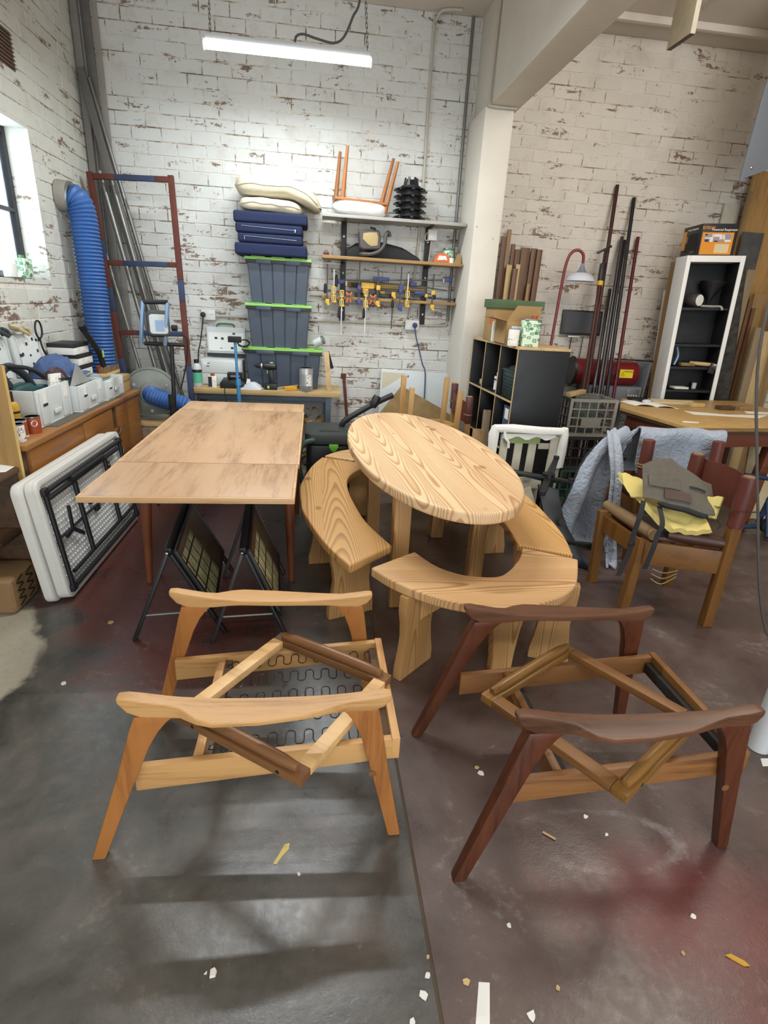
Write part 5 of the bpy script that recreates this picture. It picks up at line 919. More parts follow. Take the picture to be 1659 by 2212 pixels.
def hclamp(lab, a0, a1, b0, b1, y, parts, r=.004):
    x0, z0, x1, z1 = su(a0), sv(a0, b0), su(a1), sv(a1, b1); t = thing('long_clamp', lab, 'clamp', ((x0 + x1) / 2, y, min(z0, z1)), group='clamps lying along the shelf'); build('bar', MB().bar((x0, y, z0), (x1, y, z1), .007, .012), 'bar_dark', t)
    for nm, a, b, w, h, d, mt in parts: build(nm, MB().box((su(a), y, sv(a, b)), (w, d, h)), mt, t, bevel=min(w, h, d) * .25)
hclamp('long horizontal clamp with a blue grip in the middle', 722, 966, 609, 609, 5.345, (('grip', 820, 607, .15, .035, .03, 'clamp_blue'), ('jaw', 735, 612, .07, .035, .03, 'clamp_blue'), ('pad', 746, 615, .014, .04, .03, 'cream'), ('jaw', 965, 608, .07, .04, .03, 'clamp_blue'), ('pad', 955, 610, .014, .035, .03, 'cream')))
hclamp('horizontal clamp with a thick yellow trigger handle', 755, 925, 617, 640, 5.345, (('trigger_handle', 792, 620, .12, .05, .04, 'clamp_yellow'), ('jaw', 788, 630, .06, .04, .035, 'clamp_yellow'), ('slide', 800, 632, .09, .05, .035, 'black_plastic'), ('grip', 765, 617, .07, .03, .03, 'black_rubber')))
hclamp('thin horizontal clamp with a blue block and a free steel end', 882, 966, 618, 630, 5.36, (('block', 890, 617, .06, .04, .03, 'clamp_blue'), ('jaw', 884, 612, .02, .06, .03, 'bar_dark')))
hclamp('black horizontal clamp lying low on the shelf boards', 745, 915, 630, 650, 5.41, (('jaw', 780, 640, .10, .05, .03, 'black_plastic'), ('frame', 826, 634, .045, .03, .02, 'clamp_yellow'), ('jaw', 835, 640, .16, .035, .03, 'black_plastic')))
hclamp('blue handled squeeze clamp with a yellow tip', 885, 940, 630, 638, 5.345, (('handle', 905, 634, .10, .03, .03, 'clamp_blue'), ('lever', 900, 641, .08, .018, .02, 'black_plastic'), ('tip', 920, 640, .03, .03, .025, 'clamp_yellow')))
hclamp('black handled sash clamp lying at the column end of the shelf', 925, 1003, 644, 650, 5.40, (('handle', 993, 649, .07, .03, .03, 'black_rubber'), ('jaw', 940, 644, .03, .03, .03, 'clamp_yellow')))
# ------------------------------------------------------------------ right bay
plain('board_black', '0F1013', .5, var=.1); plain('melamine_white', 'E0DFDB', .4, var=.04); plain('inside_black', '0C0D0F', .6); plain('monitor_face', '4A4C50', .35, var=.04); plain('red_gloss', '7A1620', .35); plain('lamp_shade', 'C9CAD4', .35, var=.04); plain('shade_grey', '7C7E86', .4); plain('heater_red', '7A1A20', .4); plain('heater_grey', '7E8288', .45); plain('label_yellow', 'E6CC22', .5, var=.04); plain('pipe_dark', '2F2D30', .4, .6, .2); plain('pipe_brown', '4A2A26', .45, .5, .2); plain('pipe_steel', '5C5A5C', .35, .8, .3); plain('pipe_red', '5A1E22', .45, .3); plain('crate_dirty', '9A968C', .6, var=.25); plain('crate_black', '2C2C2E', .6); plain('crate_green', '1E4A38', .6); plain('basket_green', '1F3C3C', .5)
wood('plank_brown', '3E2A1C', '6A4A32', 2); wood('plank_mid', '6A5236', '94784E', 2); wood('plank_dull', '5E5040', '8C7A60', 2, sc=8); wood('ply_amber', '7A5A30', 'A8824C', 2, sc=5, stretch=.2); wood('plank_pale', '9A8054', 'C4A878', 2); wood('mdf_top', '967646', 'B6945E', 0, sc=20, stretch=.6, bump=.02); wood('apron_red', '4A241A', '74402C', 0); wood('chair_oak', '4A3014', '785024', 2, rough=.4); wood('chair_oak_x', '4A3014', '785024', 0, rough=.4); wood('pale_oak', '8A6636', 'BC935A', 2)
plain('leather_brown', '6A3428', .45, var=.22); plain('leather_dark', '4A2A1C', .5, var=.25); plain('foam_yellow', 'DCC878', .9, var=.1, bump=.35); cloth('canvas_grey', '4E4A42', '6C675C', sc=40); plain('leather_patch', '5A463C', .6, var=.3); plain('strap_black', '161618', .7); cloth('white_cotton', 'CCCCC4', 'E6E6E0'); plain('old_white', 'CFC9B4', .6, var=.2); plain('green_fabric', '93A46C', .9); plain('bag_green', '3A5A3E', .5); plain('vac_black', '1A1C1E', .45); plain('vac_grey', '323836', .5); plain('vac_green', '6EB83A', .45); plain('hose_green', '2E4A3C', .5); plain('carton_green', '54684A', .85); plain('mottled', '57534E', .9, var=.6, sc=20); plain('slate', '5C5C5C', .8, var=.4); plain('hood_metal', '747A82', .4, .3, .1); plain('kraft', '8A6A40', .9); plain('card_sheet', 'A48859', .9, var=.3, sc=12); plain('white_sheet', 'CDD2D2', .5, var=.08); plain('blue_steel', '2E4060', .5, .3); plain('bucket_white', 'D4D6D4', .5); plain('jar_blue', '2C3C8A', .45); plain('box_orange', 'D88A1E', .4, var=.06); plain('box_black', '1E1D1E', .45); plain('text_white', 'F0EEE8', .6, var=0); plain('text_dark', '161616', .6, var=0); plain('text_orange', 'E8922A', .5, var=0); plain('stone_grey', '70766F', .9, var=.5, sc=30); plain('cream_board', 'D8C49A', .7)
printed('print_photo', 'C8C2BE', [(0, '2A2A30'), (.3, '8E8A92'), (.45, 'D6D2D0')], (18, 18, 22)); printed('print_ad', '3A3836', [(0, 'B0A8A4'), (.25, '5A4E48'), (.4, '232222')], (9, 9, 11))
def lettering(txt, size, M, mat, parent, name='lettering'):
    c = bpy.data.curves.new(name, 'FONT'); c.body = txt; c.size = size; c.extrude = .0004; c.align_x = 'CENTER'; c.align_y = 'CENTER'; c.resolution_u = 3
    tmp = bpy.data.objects.new('tmp', c); me = bpy.data.meshes.new_from_object(tmp); bpy.data.objects.remove(tmp); me.transform(M if parent is None else ROOT[parent.name].inverted() @ M); me.materials.clear(); me.materials.append(MATS[mat])
    o = bpy.data.objects.new(name, me); COL.objects.link(o); o.parent = parent; ROOT[o.name] = ROOT[parent.name]; return o
RX = Matrix.Rotation(R(90), 4, 'X')
# black cube shelf standing end-on, opening to the oval table side
t = thing('cube_shelf', 'black cube shelf unit standing end on beside the column, pale edges', 'shelf unit', (1.62, 4.44, 0)); cx0, cx1, cy0, cy1, ct = 1.445, 1.832, 3.9, 4.965, 1.245; lean = -.042
def cxl(y): return cx0 + lean * (y - cy0) / (cy1 - cy0)
def cpanel(nm, y0, y1, z0, z1, mt='board_black', xa=0, xb=None):
    m = MB().prism([(cxl(y0) + xa, y0), (cx1 if xb is None else xb, y0), (cx1 if xb is None else xb, y1), (cxl(y1) + xa, y1)], z0, z1); b = build(nm, m, mt, t, bevel=.0015)
    if nm in ('shelf', 'divider', 'side_panel', 'top_panel', 'base_panel'): build('edge_band', MB().prism([(cxl(y0) - .0012, y0), (cxl(y0) + .0004, y0), (cxl(y1) + .0004, y1), (cxl(y1) - .0012, y1)], z0, z1), 'plank_pale', b)
    return b
cpanel('side_panel', cy0, cy0 + .018, .12, ct - .018); cpanel('side_panel', cy1 - .018, cy1, .12, ct - .018); tp = cpanel('top_panel', cy0 - .004, cy1 + .004, ct - .018, ct, 'board_pale'); cpanel('base_panel', cy0, cy1, .10, .12)
for z in (.858, .485): cpanel('shelf', cy0 + .018, cy1 - .018, z - .016, z)
for q in (1 / 3, 2 / 3):
    y = cy0 + (cy1 - cy0) * q
    for z0, z1 in ((.12, .469), (.485, .842), (.858, ct - .018)): cpanel('divider', y - .007, y + .007, z0, z1)
cpanel('back_panel', cy0 + .018, cy1 - .018, .12, ct - .018, 'inside_black', .375)
for y in (cy0 + .06, cy1 - .06): build('foot', MB().span(cxl(y) + .03, cx1 - .03, y - .03, y + .03, 0, .10), 'board_black', t)
# things in the cubes
t = thing('storage_basket', 'dark green plastic basket with bits in it, in the top near cube', 'basket', (1.57, 4.07, .859)); ringsb = [[V((1.465 + (a if a > 0 else 0) * 0 + (.30 if a else 0) * 1 + (-.01 if not a else .0) * q, (3.945 if b == 0 else 4.215) + (.012 if b == 0 else -.012) * (1 - q), .859 + .20 * q)) for a, b in ((0, 0), (1, 0), (1, 1), (0, 1))] for q in (0, 1)]
build('body', MB().loft(ringsb), 'basket_green', t, bevel=.006); build('rim', MB().span(1.448, 1.775, 3.935, 4.225, 1.052, 1.068), 'basket_green', t, bevel=.005)
for i in range(6): build('slot', MB().span(1.4555, 1.4575, 3.975, 4.19, .885 + .025 * i, .893 + .025 * i), 'inside_black', t)
build('contents', MB().ball((1.53, 4.09, 1.07), (.07, .10, .03), 10, 6), 'black_rubber', t)
for x, y, r, h, lab in ((1.50, 4.40, .042, .10, 'blue and white jar at the front of the middle cube'), (1.56, 4.52, .045, .115, 'blue jar with a white lid at the back of the middle cube')):
    tt = can('jar', lab, x, y, .859, r, h, 'jar_blue', 'print_label', 'jar'); build('lid', MB().lathe([(r * 1.03, 0), (r * 1.03, .016), (r * .9, .018)], (x, y, .859 + h), n=18), 'paper_white', tt)
single('small_block', MB().span(1.46, 1.54, 4.75, 4.82, .859, .90), 'plank_pale', 'small wood block in the far top cube', 'block', bevel=.003)
t = thing('file_box', 'dark blue file box with a white label in the lower near cube', 'file box', (1.6, 4.08, .486)); build('case', MB().span(1.47, 1.76, 3.99, 4.10, .486, .80), 'denim', t, bevel=.003); build('label', MB().span(1.468, 1.47, 4.005, 4.085, .70, .78), 'paper_white', t); build('side_strip', MB().span(1.468, 1.76, 4.10, 4.112, .486, .80), 'lamp_blue', t)
# things on the cube shelf
t = thing('open_carton', 'open brown cardboard carton with flaps up on the cube shelf', 'box', (1.48, 4.22, ct)); x0, x1, y0, y1, z0, z1 = 1.40, 1.60, 4.10, 4.36, ct + .001, ct + .165
m = MB().span(x0, x1, y0, y1, z0, z0 + .004).span(x0, x0 + .004, y0, y1, z0, z1).span(x1 - .004, x1, y0, y1, z0, z1).span(x0, x1, y0, y0 + .004, z0, z1).span(x0, x1, y1 - .004, y1, z0, z1); build('body', m, 'card', t)
build('flap', MB().plate([(x0, y0, z1), (x0, y1, z1), (x0 - .10, y1, z1 + .02), (x0 - .10, y0, z1 + .02)], (0, 0, 1), .004), 'card', t); build('flap', MB().plate([(x0, y0, z1), (x1, y0, z1), (x1 + .05, y0 - .02, z1 + .11), (x0 + .06, y0 - .02, z1 + .11)], (0, 1, 0), .004), 'card', t); build('flap', MB().plate([(x1, y0, z1), (x1, y1, z1), (x1 + .06, y1, z1 + .08), (x1 + .06, y0, z1 + .08)], (1, 0, 0), .004), 'card', t); build('print', MB().span(x0 + .04, x0 + .14, y0 - .0015, y0, z0 + .02, z0 + .13), 'print_label', t)
t = thing('archive_box', 'brown box with a green lid behind the open carton', 'box', (1.56, 4.55, ct)); build('body', MB().span(1.41, 1.78, 4.42, 4.70, ct + .001, ct + .25), 'card', t, bevel=.003); build('lid', MB().span(1.395, 1.795, 4.405, 4.715, ct + .25, ct + .315), 'carton_green', t, bevel=.004); build('orange_label', MB().span(1.4085, 1.41, 4.48, 4.56, ct + .13, ct + .19), 'orange_box', t)
t = thing('white_tin', 'white printed paint tin in front of the open carton', 'tin', (1.42, 4.0, ct)); build('body', MB().lathe([(.038, 0), (.039, .003), (.039, .115), (.038, .118)], (1.425, 3.99, ct + .001), n=22), 'paper_white', t); build('label', MB().lathe([(.0394, .02), (.0394, .06)], (1.425, 3.99, ct), n=22, caps=False), 'print_label', t); build('rim', MB().lathe([(.040, 0), (.041, .003), (.039, .008)], (1.425, 3.99, ct + .115), n=22), 'lamp_blue', t)
t = thing('solvent_tin', 'large mint green rectangular tin with a red cap on the cube shelf corner', 'tin', (1.53, 3.98, ct)); build('body', MB().span(1.478, 1.60, 3.94, 4.03, ct + .001, ct + .185), 'print_green', t, bevel=.006); build('side', MB().span(1.60, 1.603, 3.945, 4.025, ct + .01, ct + .18), 'red_oxide', t); build('top_rim', MB().span(1.476, 1.602, 3.938, 4.032, ct + .182, ct + .19), 'steel_grey', t, bevel=.002); build('cap', MB().cyl((1.56, 3.985, ct + .19), (1.56, 3.985, ct + .212), .022), 'can_red', t)
single('white_carton', MB().span(1.385, 1.42, 4.366, 4.40, ct + .001, ct + .15), 'paper_white', 'narrow white carton behind the brown carton flap', 'box', bevel=.002)
# upright planks behind
for i, (x, w, z, mt, y, lab) in enumerate(((1.715, .045, 2.10, 'plank_brown', 5.40, 'dark plank nearest the column'), (1.765, .035, 2.17, 'plank_mid', 5.42, 'tallest plank of the bundle'), (1.812, .035, 2.05, 'plank_brown', 5.40, 'dark narrow plank beside the tallest'), (1.775, .05, 1.87, 'plank_pale', 5.34, 'pale short batten in front of the bundle'), (1.868, .05, 2.01, 'plank_brown', 5.42, 'dark plank in the middle of the bundle'), (1.862, .04, 1.88, 'plank_pale', 5.35, 'pale batten in the middle of the bundle'), (1.945, .085, 2.03, 'plank_brown', 5.43, 'widest dark board of the bundle'), (2.032, .058, 2.03, 'plank_brown', 5.44, 'dark board next to the widest'), (2.075, .05, 2.02, 'plank_brown', 5.41, 'last dark plank towards the red lamp'), (1.99, .03, 1.72, 'plank_mid', 5.36, 'thin stick standing low before the wide board'), (1.82, .045, 1.84, 'plank_brown', 5.285, 'short dark plank between the pale battens'))):
    single('plank', MB().bar((x - .02 - i * .004, y - .10, 0), (x, y, z), w, .022, (0, 1, 0)), mt, lab + ' standing behind the cube shelf', 'plank', bevel=.002, group='planks behind the cube shelf')
# red gooseneck floor lamp
t = thing('floor_lamp', 'red gooseneck floor lamp with a pale bell shade', 'lamp', (2.25, 5.2, 0)); build('base', MB().lathe([(.12, 0), (.12, .015), (.03, .03), (.014, .04)], (2.21, 5.2, 0), n=24), 'red_gloss', t); build('stem', MB().tube(spline([(2.21, 5.2, .03), (2.235, 5.2, 1.2), (2.25, 5.2, 1.75), (2.262, 5.19, 1.93), (2.295, 5.18, 2.0), (2.345, 5.17, 2.015), (2.39, 5.16, 1.98), (2.40, 5.16, 1.9)], 6), .013, 10), 'red_gloss', t)
build('shade_cap', MB().lathe([(.013, .08), (.02, .05), (.03, .025), (.055, 0)], (2.40, 5.16, 1.83), n=24), 'shade_grey', t); build('lamp_shade', MB().lathe([(.055, .07), (.09, .055), (.12, .03), (.132, 0), (.128, 0), (.115, .028), (.085, .05)], (2.40, 5.16, 1.762), n=28, caps=False), 'lamp_shade', t); build('bulb', MB().ball((2.40, 5.16, 1.80), .03, 12, 8), 'lamp_shade', t)
t = thing('monitor', 'black flat monitor screen mounted on the brick wall', 'monitor', (2.62, 5.45, 1.28)); build('case', MB().bar((2.63, 5.455, 1.285), (2.63, 5.478, 1.515), .41, .03, (0, 1, 0)), 'black_plastic', t, bevel=.008); build('screen', MB().bar((2.63, 5.437, 1.305), (2.63, 5.460, 1.50), .375, .003, (0, 1, 0)), 'monitor_face', t); build('speaker_bar', MB().span(2.50, 2.62, 5.43, 5.45, 1.262, 1.276), 'paper_white', t, bevel=.002)
for x in (2.55, 2.67): build('lead', MB().tube(spline([(x, 5.46, 1.27), (x + .004, 5.47, 1.15), (x - .003, 5.465, .95)], 4), .004, 6), 'black_rubber', t)
# red space heater
t = thing('space_heater', 'red cylinder space heater on a grey base with a yellow warning label', 'heater', (2.85, 5.0, 0)); build('barrel', MB().lathe([(.10, 0), (.125, .01), (.125, .62), (.115, .66), (.09, .66)], (2.54, 5.32, .95), (1, 0, -.01), 28), 'heater_red', t); build('nozzle', MB().lathe([(.13, 0), (.145, .02), (.10, .03)], (2.52, 5.32, .95), (1, 0, 0), 24), 'black_plastic', t); build('base', MB().span(2.70, 3.24, 5.17, 5.45, .66, .83), 'heater_grey', t, bevel=.01); build('end_panel', MB().bar((3.27, 5.32, .68), (3.29, 5.32, 1.07), .27, .02, (1, 0, 0)), 'heater_grey', t, bevel=.01)
build('cage', MB().tube([(3.32, 5.19, .70), (3.33, 5.19, 1.06), (3.30, 5.19, 1.085), (2.9, 5.19, 1.09)], .007, 6), 'black_plastic', t); build('control_panel', MB().span(3.08, 3.21, 5.161, 5.17, .73, .81), 'steel_grey', t, bevel=.002)
for i in range(4): build('knob', MB().cyl((3.10 + .028 * i, 5.161, .75), (3.10 + .028 * i, 5.15, .75), .006), 'paper_white', t)
for x in (2.75, 3.2):
    for y in (5.2, 5.42): build('leg', MB().cyl((x, y, 0), (x, y, .66), .015), 'heater_grey', t)
lb = build('warning_label', MB().plate([(2.985, 5.193, .915), (3.125, 5.193, .915), (3.125, 5.197, .995), (2.985, 5.197, .995)], (0, -1, .05), .003), 'label_yellow', t); lettering('WARNING', .02, Matrix.Translation((3.075, 5.1915, .975)) @ RX, 'text_dark', lb)
build('warning_symbol', MB().tube([(3.0, 5.190, .935), (3.034, 5.190, .935), (3.017, 5.192, .972)], .0022, 5, closed=True), 'text_dark', lb)
# long pipe clamps leaning on the wall
for i, (top, bot, r, mt, lab) in enumerate((((2.745, 5.46, 2.60), (2.50, 4.80, 0), .017, 'pipe_brown', 'tallest brown pipe leaning on the wall'), ((2.93, 5.46, 2.51), (2.70, 4.76, 0), .017, 'pipe_dark', 'long black pipe leaning on the wall, second tallest'), ((2.875, 5.44, 2.18), (2.585, 4.72, 0), .016, 'pipe_steel', 'bright pipe in the middle of the leaning bundle'), ((2.912, 5.455, 2.155), (2.622, 4.735, 0), .016, 'pipe_steel', 'bright pipe just behind the middle one'), ((2.845, 5.43, 1.72), (2.46, 4.60, 0), .016, 'pipe_steel', 'shortest bright pipe of the leaning bundle'), ((3.045, 5.46, 2.19), (2.76, 4.76, 0), .016, 'pipe_red', 'red brown pipe leaning last before the bookcase'))):
    t = thing('pipe_clamp', lab, 'pipe', bot, group='leaning pipe clamps'); build('pipe', MB().cyl(bot, top, r, n=12), mt, t); d = (V(top) - V(bot)).normalized(); build('end_stop', MB().cyl(V(bot) + d * (.62 + .07 * i), V(bot) + d * (.66 + .07 * i), r * 1.35, n=10), 'pipe_dark', t)
t = thing('pipe_clamp', 'pipe clamp with a black T handle and yellow collar on top', 'clamp', (2.42, 4.7, 0), group='leaning pipe clamps'); P0, P1 = V((2.42, 4.72, 0)), V((2.63, 5.24, 2.0)); d = (P1 - P0).normalized(); build('pipe', MB().cyl(P0, P0 + d * 1.83, .016, n=12), 'pipe_brown', t); build('collar', MB().cyl(P0 + d * 1.80, P0 + d * 1.84, .028), 'clamp_yellow', t); build('head', MB().bar(P0 + d * 1.84, P0 + d * 2.0, .045, .05, (0, 1, 0)), 'black_plastic', t, bevel=.01); build('screw', MB().cyl(P0 + d * 2.0, P0 + d * 2.12, .01), 'pipe_dark', t); e = P0 + d * 2.12; build('handle', MB().bar(e + V((-.07, 0, -.03)), e + V((.055, 0, .035)), .02, .02), 'black_plastic', t, bevel=.004)
build('jaw', MB().bar(P0 + d * .84 + V((-.02, -.03, 0)), P0 + d * 1.0 + V((-.02, -.03, 0)), .03, .04, (0, 1, 0)), 'pipe_brown', t, bevel=.006)
# milk crates
def crate(lab, x0, x1, y0, y1, z0, z1, mt, rows, cols):
    t = thing('milk_crate', lab, 'crate', ((x0 + x1) / 2, (y0 + y1) / 2, z0)); s = .012
    build('base', MB().span(x0 + .006, x1 - .006, y0 + .006, y1 - .006, z0 + .002, z0 + .012), mt, t)
    for x in (x0, x1):
        for y in (y0, y1): build('corner_post', MB().box((x, y, (z0 + z1) / 2), (.028, .028, z1 - z0)), mt, t, bevel=.006)
    for a, b_, hor in (((x0, y0), (x1, y0), 1), ((x0, y1), (x1, y1), 1), ((x0, y0), (x0, y1), 0), ((x1, y0), (x1, y1), 0)):
        for k in range(rows + 1):
            z = z0 + .012 + (z1 - z0 - .024) * k / rows; w = .024 if k in (0, rows) else .009; build('rib', MB().bar((*a, z), (*b_, z), .012, w, (0, 0, 1)), mt, t)
        for k in range(1, cols):
            p = lerp((*a, z0 + .01), (*b_, z0 + .01), k / cols); build('rib', MB().bar(p, p + V((0, 0, z1 - z0 - .02)), .010 if hor else .011, .011, (1, 0, 0)), mt, t)
    return t
cr = crate('dirty white milk crate on top of the black one, filled with stone', 2.035, 2.415, 4.16, 4.47, .552, .855, 'crate_dirty', 4, 5); crate('black milk crate under the white one', 2.045, 2.42, 4.16, 4.47, .275, .548, 'crate_black', 3, 6); crate('dark green crate at the bottom of the crate stack', 2.05, 2.42, 4.16, 4.47, .002, .271, 'crate_green', 3, 5)
build('solid_panel', MB().span(2.14, 2.31, 4.153, 4.157, .625, .70), 'crate_dirty', cr)
single('stone_block', MB().prism([(2.12, 4.27), (2.33, 4.25), (2.38, 4.43), (2.30, 4.44), (2.10, 4.43)], .565, .855), 'stone_grey', 'rough grey stone block filling the white crate', 'stone', bevel=.01, jitter=.004)
single('timber_offcut', MB().bar((2.035, 4.24, .874), (2.27, 4.46, .874), .045, .034), 'plank_pale', 'pale timber offcut lying across the white crate', 'timber', bevel=.003)
# worktable
t = thing('worktable', 'large worktable with a fibreboard top and dark red apron', 'table', (3.2, 4.0, 0)); top = [(2.45, 4.16), (2.565, 3.41), (3.95, 3.56), (3.93, 4.72), (2.72, 4.62)]; build('top', MB().prism(top, .775, .80), 'mdf_top', t, bevel=.002); build('under_top', MB().prism([(x + (.015 if x < 3 else -.015), y + (.012 if y < 4 else -.01)) for x, y in top], .752, .7749), 'dark_wood', t, bevel=.002)
build('torn_edge', MB().prism([(2.57, 3.404)] + [(2.6 + .1 * i, 3.409 + .0108 * i - (.010 if i % 3 else .002)) for i in range(13)] + [(3.86, 3.552), (2.60, 3.416)], .786, .80), 'kraft', t)
for a, b_ in (((2.62, 3.475), (3.88, 3.62)), ((2.62, 3.475), (2.53, 4.14)), ((2.53, 4.14), (2.78, 4.56)), ((3.88, 3.62), (3.87, 4.64))): build('apron', MB().bar((*a, .70), (*b_, .70), .025, .10), 'apron_red', t, bevel=.002)
for x, y in ((2.645, 3.51), (2.60, 4.12), (2.84, 4.52), (3.84, 4.6)): build('leg', MB().span(x - .035, x + .035, y - .035, y + .035, 0, .752), 'apron_red', t, bevel=.003)
build('leg', MB().bar((3.30, 3.58, 0), (3.40, 3.62, .70), .07, .07, (0, 1, 0)), 'apron_red', t, bevel=.003)
t = thing('open_notebook', 'open notebook with white pages lying on the worktable', 'book', (2.80, 4.28, .80)); cc = V((2.80, 4.27, .80))
for s in (-1, 1): build('page', MB().grid(lambda u, v: (cc.x + s * (.005 + .17 * u) + .02 * v * 0 - .03 * v, cc.y - .04 * s * u + .19 * v - .06, .802 + .014 * sin(pi * min(1, u * 1.15)) ** .6), 8, 4, .003), 'paper_white', t)
single('paper_sheet', MB().prism([(2.94, 3.93), (3.45, 3.86), (3.63, 3.99), (3.25, 3.96), (2.95, 4.07)], .8002, .8025), 'paper_white', 'long white paper sheet spread on the worktable', 'paper'); single('paper_sheet', MB().prism([(3.50, 4.06), (3.85, 4.02), (3.86, 4.12), (3.55, 4.15)], .8002, .8025), 'paper_white', 'second white paper sheet at the far end of the worktable', 'paper')
single('paper_scrap', MB().prism([(2.62, 3.60), (2.74, 3.585), (2.75, 3.61), (2.66, 3.64)], .8002, .803), 'paper_white', 'small torn paper scrap at the worktable edge', 'paper'); single('drawing_board', MB().prism([(2.90, 4.42), (3.30, 4.40), (3.36, 4.56), (2.96, 4.60)], .8002, .812), 'cream_board', 'pale flat board lying under the bookcase on the worktable', 'board')
t = thing('keyboard', 'black keyboard lying at the back of the worktable', 'keyboard', (2.88, 4.56, .80)); build('base', MB().prism([(2.74, 4.48), (2.90, 4.46), (2.90, 4.59), (2.76, 4.6)], .8002, .818), 'black_plastic', t, bevel=.003)
for i in range(4):
    for j in range(5): build('key', MB().box((2.768 + .028 * j, 4.497 + .027 * i, .8195), (.02, .018, .004)), 'black_rubber', t)
t = thing('computer_mouse', 'pale computer mouse on the worktable by the keyboard', 'mouse', (2.84, 4.43, .80)); build('shell', MB().ball((2.84, 4.42, .812), (.045, .028, .018), 12, 8), 'lamp_shade', t); build('wheel', MB().cyl((2.862, 4.416, .828), (2.862, 4.424, .828), .006), 'black_rubber', t)
for x, y, w, mt, lab in ((3.41, 4.20, .15, 'dark_wood', 'dark wood offcut lying on the worktable'), (3.60, 4.22, .13, 'plank_mid', 'paler wood offcut next to the dark one'), (3.22, 4.30, .12, 'plank_pale', 'thin pale strip behind the long paper')): single('wood_offcut', MB().box((x, y, .8165), (w, .06, .032 if w > .125 else .03), Euler((0, 0, .1))), mt, lab, 'offcut', bevel=.003)
# tall white bookcase
MBK = Matrix.Translation((3.445, 4.75, .004)) @ Matrix.Rotation(R(-2.2), 4, 'Y').inverted(); t = thing('bookcase', 'tall narrow white bookcase with a black inside, slightly tilted', 'bookcase', M=TR(3.485, 4.76, .012, R(-12), 0, R(-2.2))); w, dp, hh = .24, .24, 2.0
def bk(nm, x0, x1, y0, y1, z0, z1, mt): return build(nm, MB().span(x0, x1, y0, y1, z0, z1), mt, t, bevel=.0015, local=True)
bk('side_panel', -w, -w + .035, 0, dp, 0, hh, 'melamine_white'); bk('side_panel', w - .035, w, 0, dp, 0, hh, 'melamine_white'); bk('top_panel', -w + .035, w - .035, 0, dp, hh - .05, hh, 'melamine_white'); bk('plinth', -w + .035, w - .035, .02, dp, 0, .06, 'melamine_white'); bk('back_panel', -w + .035, w - .035, dp - .01, dp, .06, hh - .05, 'inside_black'); 
for s in (-1, 1): bk('lining', s * (w - .035) - (.003 if s > 0 else 0), s * (w - .035) + (.003 if s < 0 else 0), .01, dp - .01, .06, hh - .05, 'inside_black')
SH = (.45, .86, 1.07, 1.27, 1.58)
for z in SH: bk('shelf', -w + .039, w - .039, .02, dp - .01, z - .02, z, 'inside_black')
TB = ROOT[t.name]
def onbk(x, y, z): return TB @ V((x, y, z))
p = onbk(-.06, .05, 1.586); t2 = thing('reel', 'round white gauge like reel on the upper bookcase shelf', 'reel', p); build('drum', MB().lathe([(.05, 0), (.055, .01), (.055, .09), (.05, .1)], p + V((-.02, .095, .057)), (.35, -1, 0), 20), 'old_vinyl', t2); build('face', MB().lathe([(.048, .1), (.046, .106)], p + V((-.02, .095, .057)), (.35, -1, 0), 20), 'paper_white', t2); build('hose_end', MB().tube(spline([p + V((.05, .02, .012)), p + V((.13, -.02, .012)), p + V((.17, -.08, .013)), p + V((.18, -.10, -.015))], 4), .010, 8), 'sleeve_grey', t2)
p = onbk(.06, .125, 1.583); single('funnel', MB().lathe([(.012, 0), (.014, .06), (.10, .20), (.105, .22), (.1, .22), (.012, .07)], p, n=20, caps=False), 'board_black', 'dark plastic funnel on the upper bookcase shelf', 'funnel')
p = onbk(-.12, .10, 1.073); single('blue_pliers', MB().tube(spline([p + V((-.02, 0, .008)), p + V((-.0, 0, .09)), p + V((-.03, 0, .17))], 4), .012, 8), 'lamp_blue', 'blue handled tool standing on the middle bookcase shelf', 'tool'); p = onbk(-.02, .10, 1.073); single('wood_stick', MB().box(p + V((0, 0, .0145)), (.14, .04, .028)), 'plank_mid', 'wood stick lying on the middle bookcase shelf', 'stick', bevel=.003); p = onbk(.10, .09, 1.075); single('rolled_paper', MB().cyl(p + V((-.08, .05, .02)), p + V((.06, -.07, .02)), .018), 'plank_pale', 'rolled paper on the middle bookcase shelf', 'paper roll'); single('paper_packet', MB().box(p + V((.05, -.095, -.01)), (.06, .012, .09), Euler((0, R(15), 0))), 'print_ad', 'small printed packet hanging off the middle bookcase shelf', 'packet', bevel=.002)
p = onbk(-.05, .10, .864); single('white_tray', MB().box(p + V((0, 0, .010)), (.14, .09, .018)), 'paper_white', 'flat white packet on the lower bookcase shelf', 'packet', bevel=.003); single('glass_jars', MB().lathe([(.02, 0), (.022, .05), (.018, .055)], p + V((.17, .03, .001)), n=14), 'clear_plastic', 'small clear jar on the lower bookcase shelf', 'jar')
p = onbk(.02, .12, .45)
# the leaflet leans inside the second cube from below
p = onbk(.08, .14, .62); single('leaflet', MB().plate([onbk(.0, .10, .456), onbk(.17, .10, .50), onbk(.16, .20, .62), onbk(-.03, .20, .57)], (0, .6, .8), .003), 'print_label', 'printed leaflet lying tilted on the lowest visible bookcase shelf', 'leaflet')
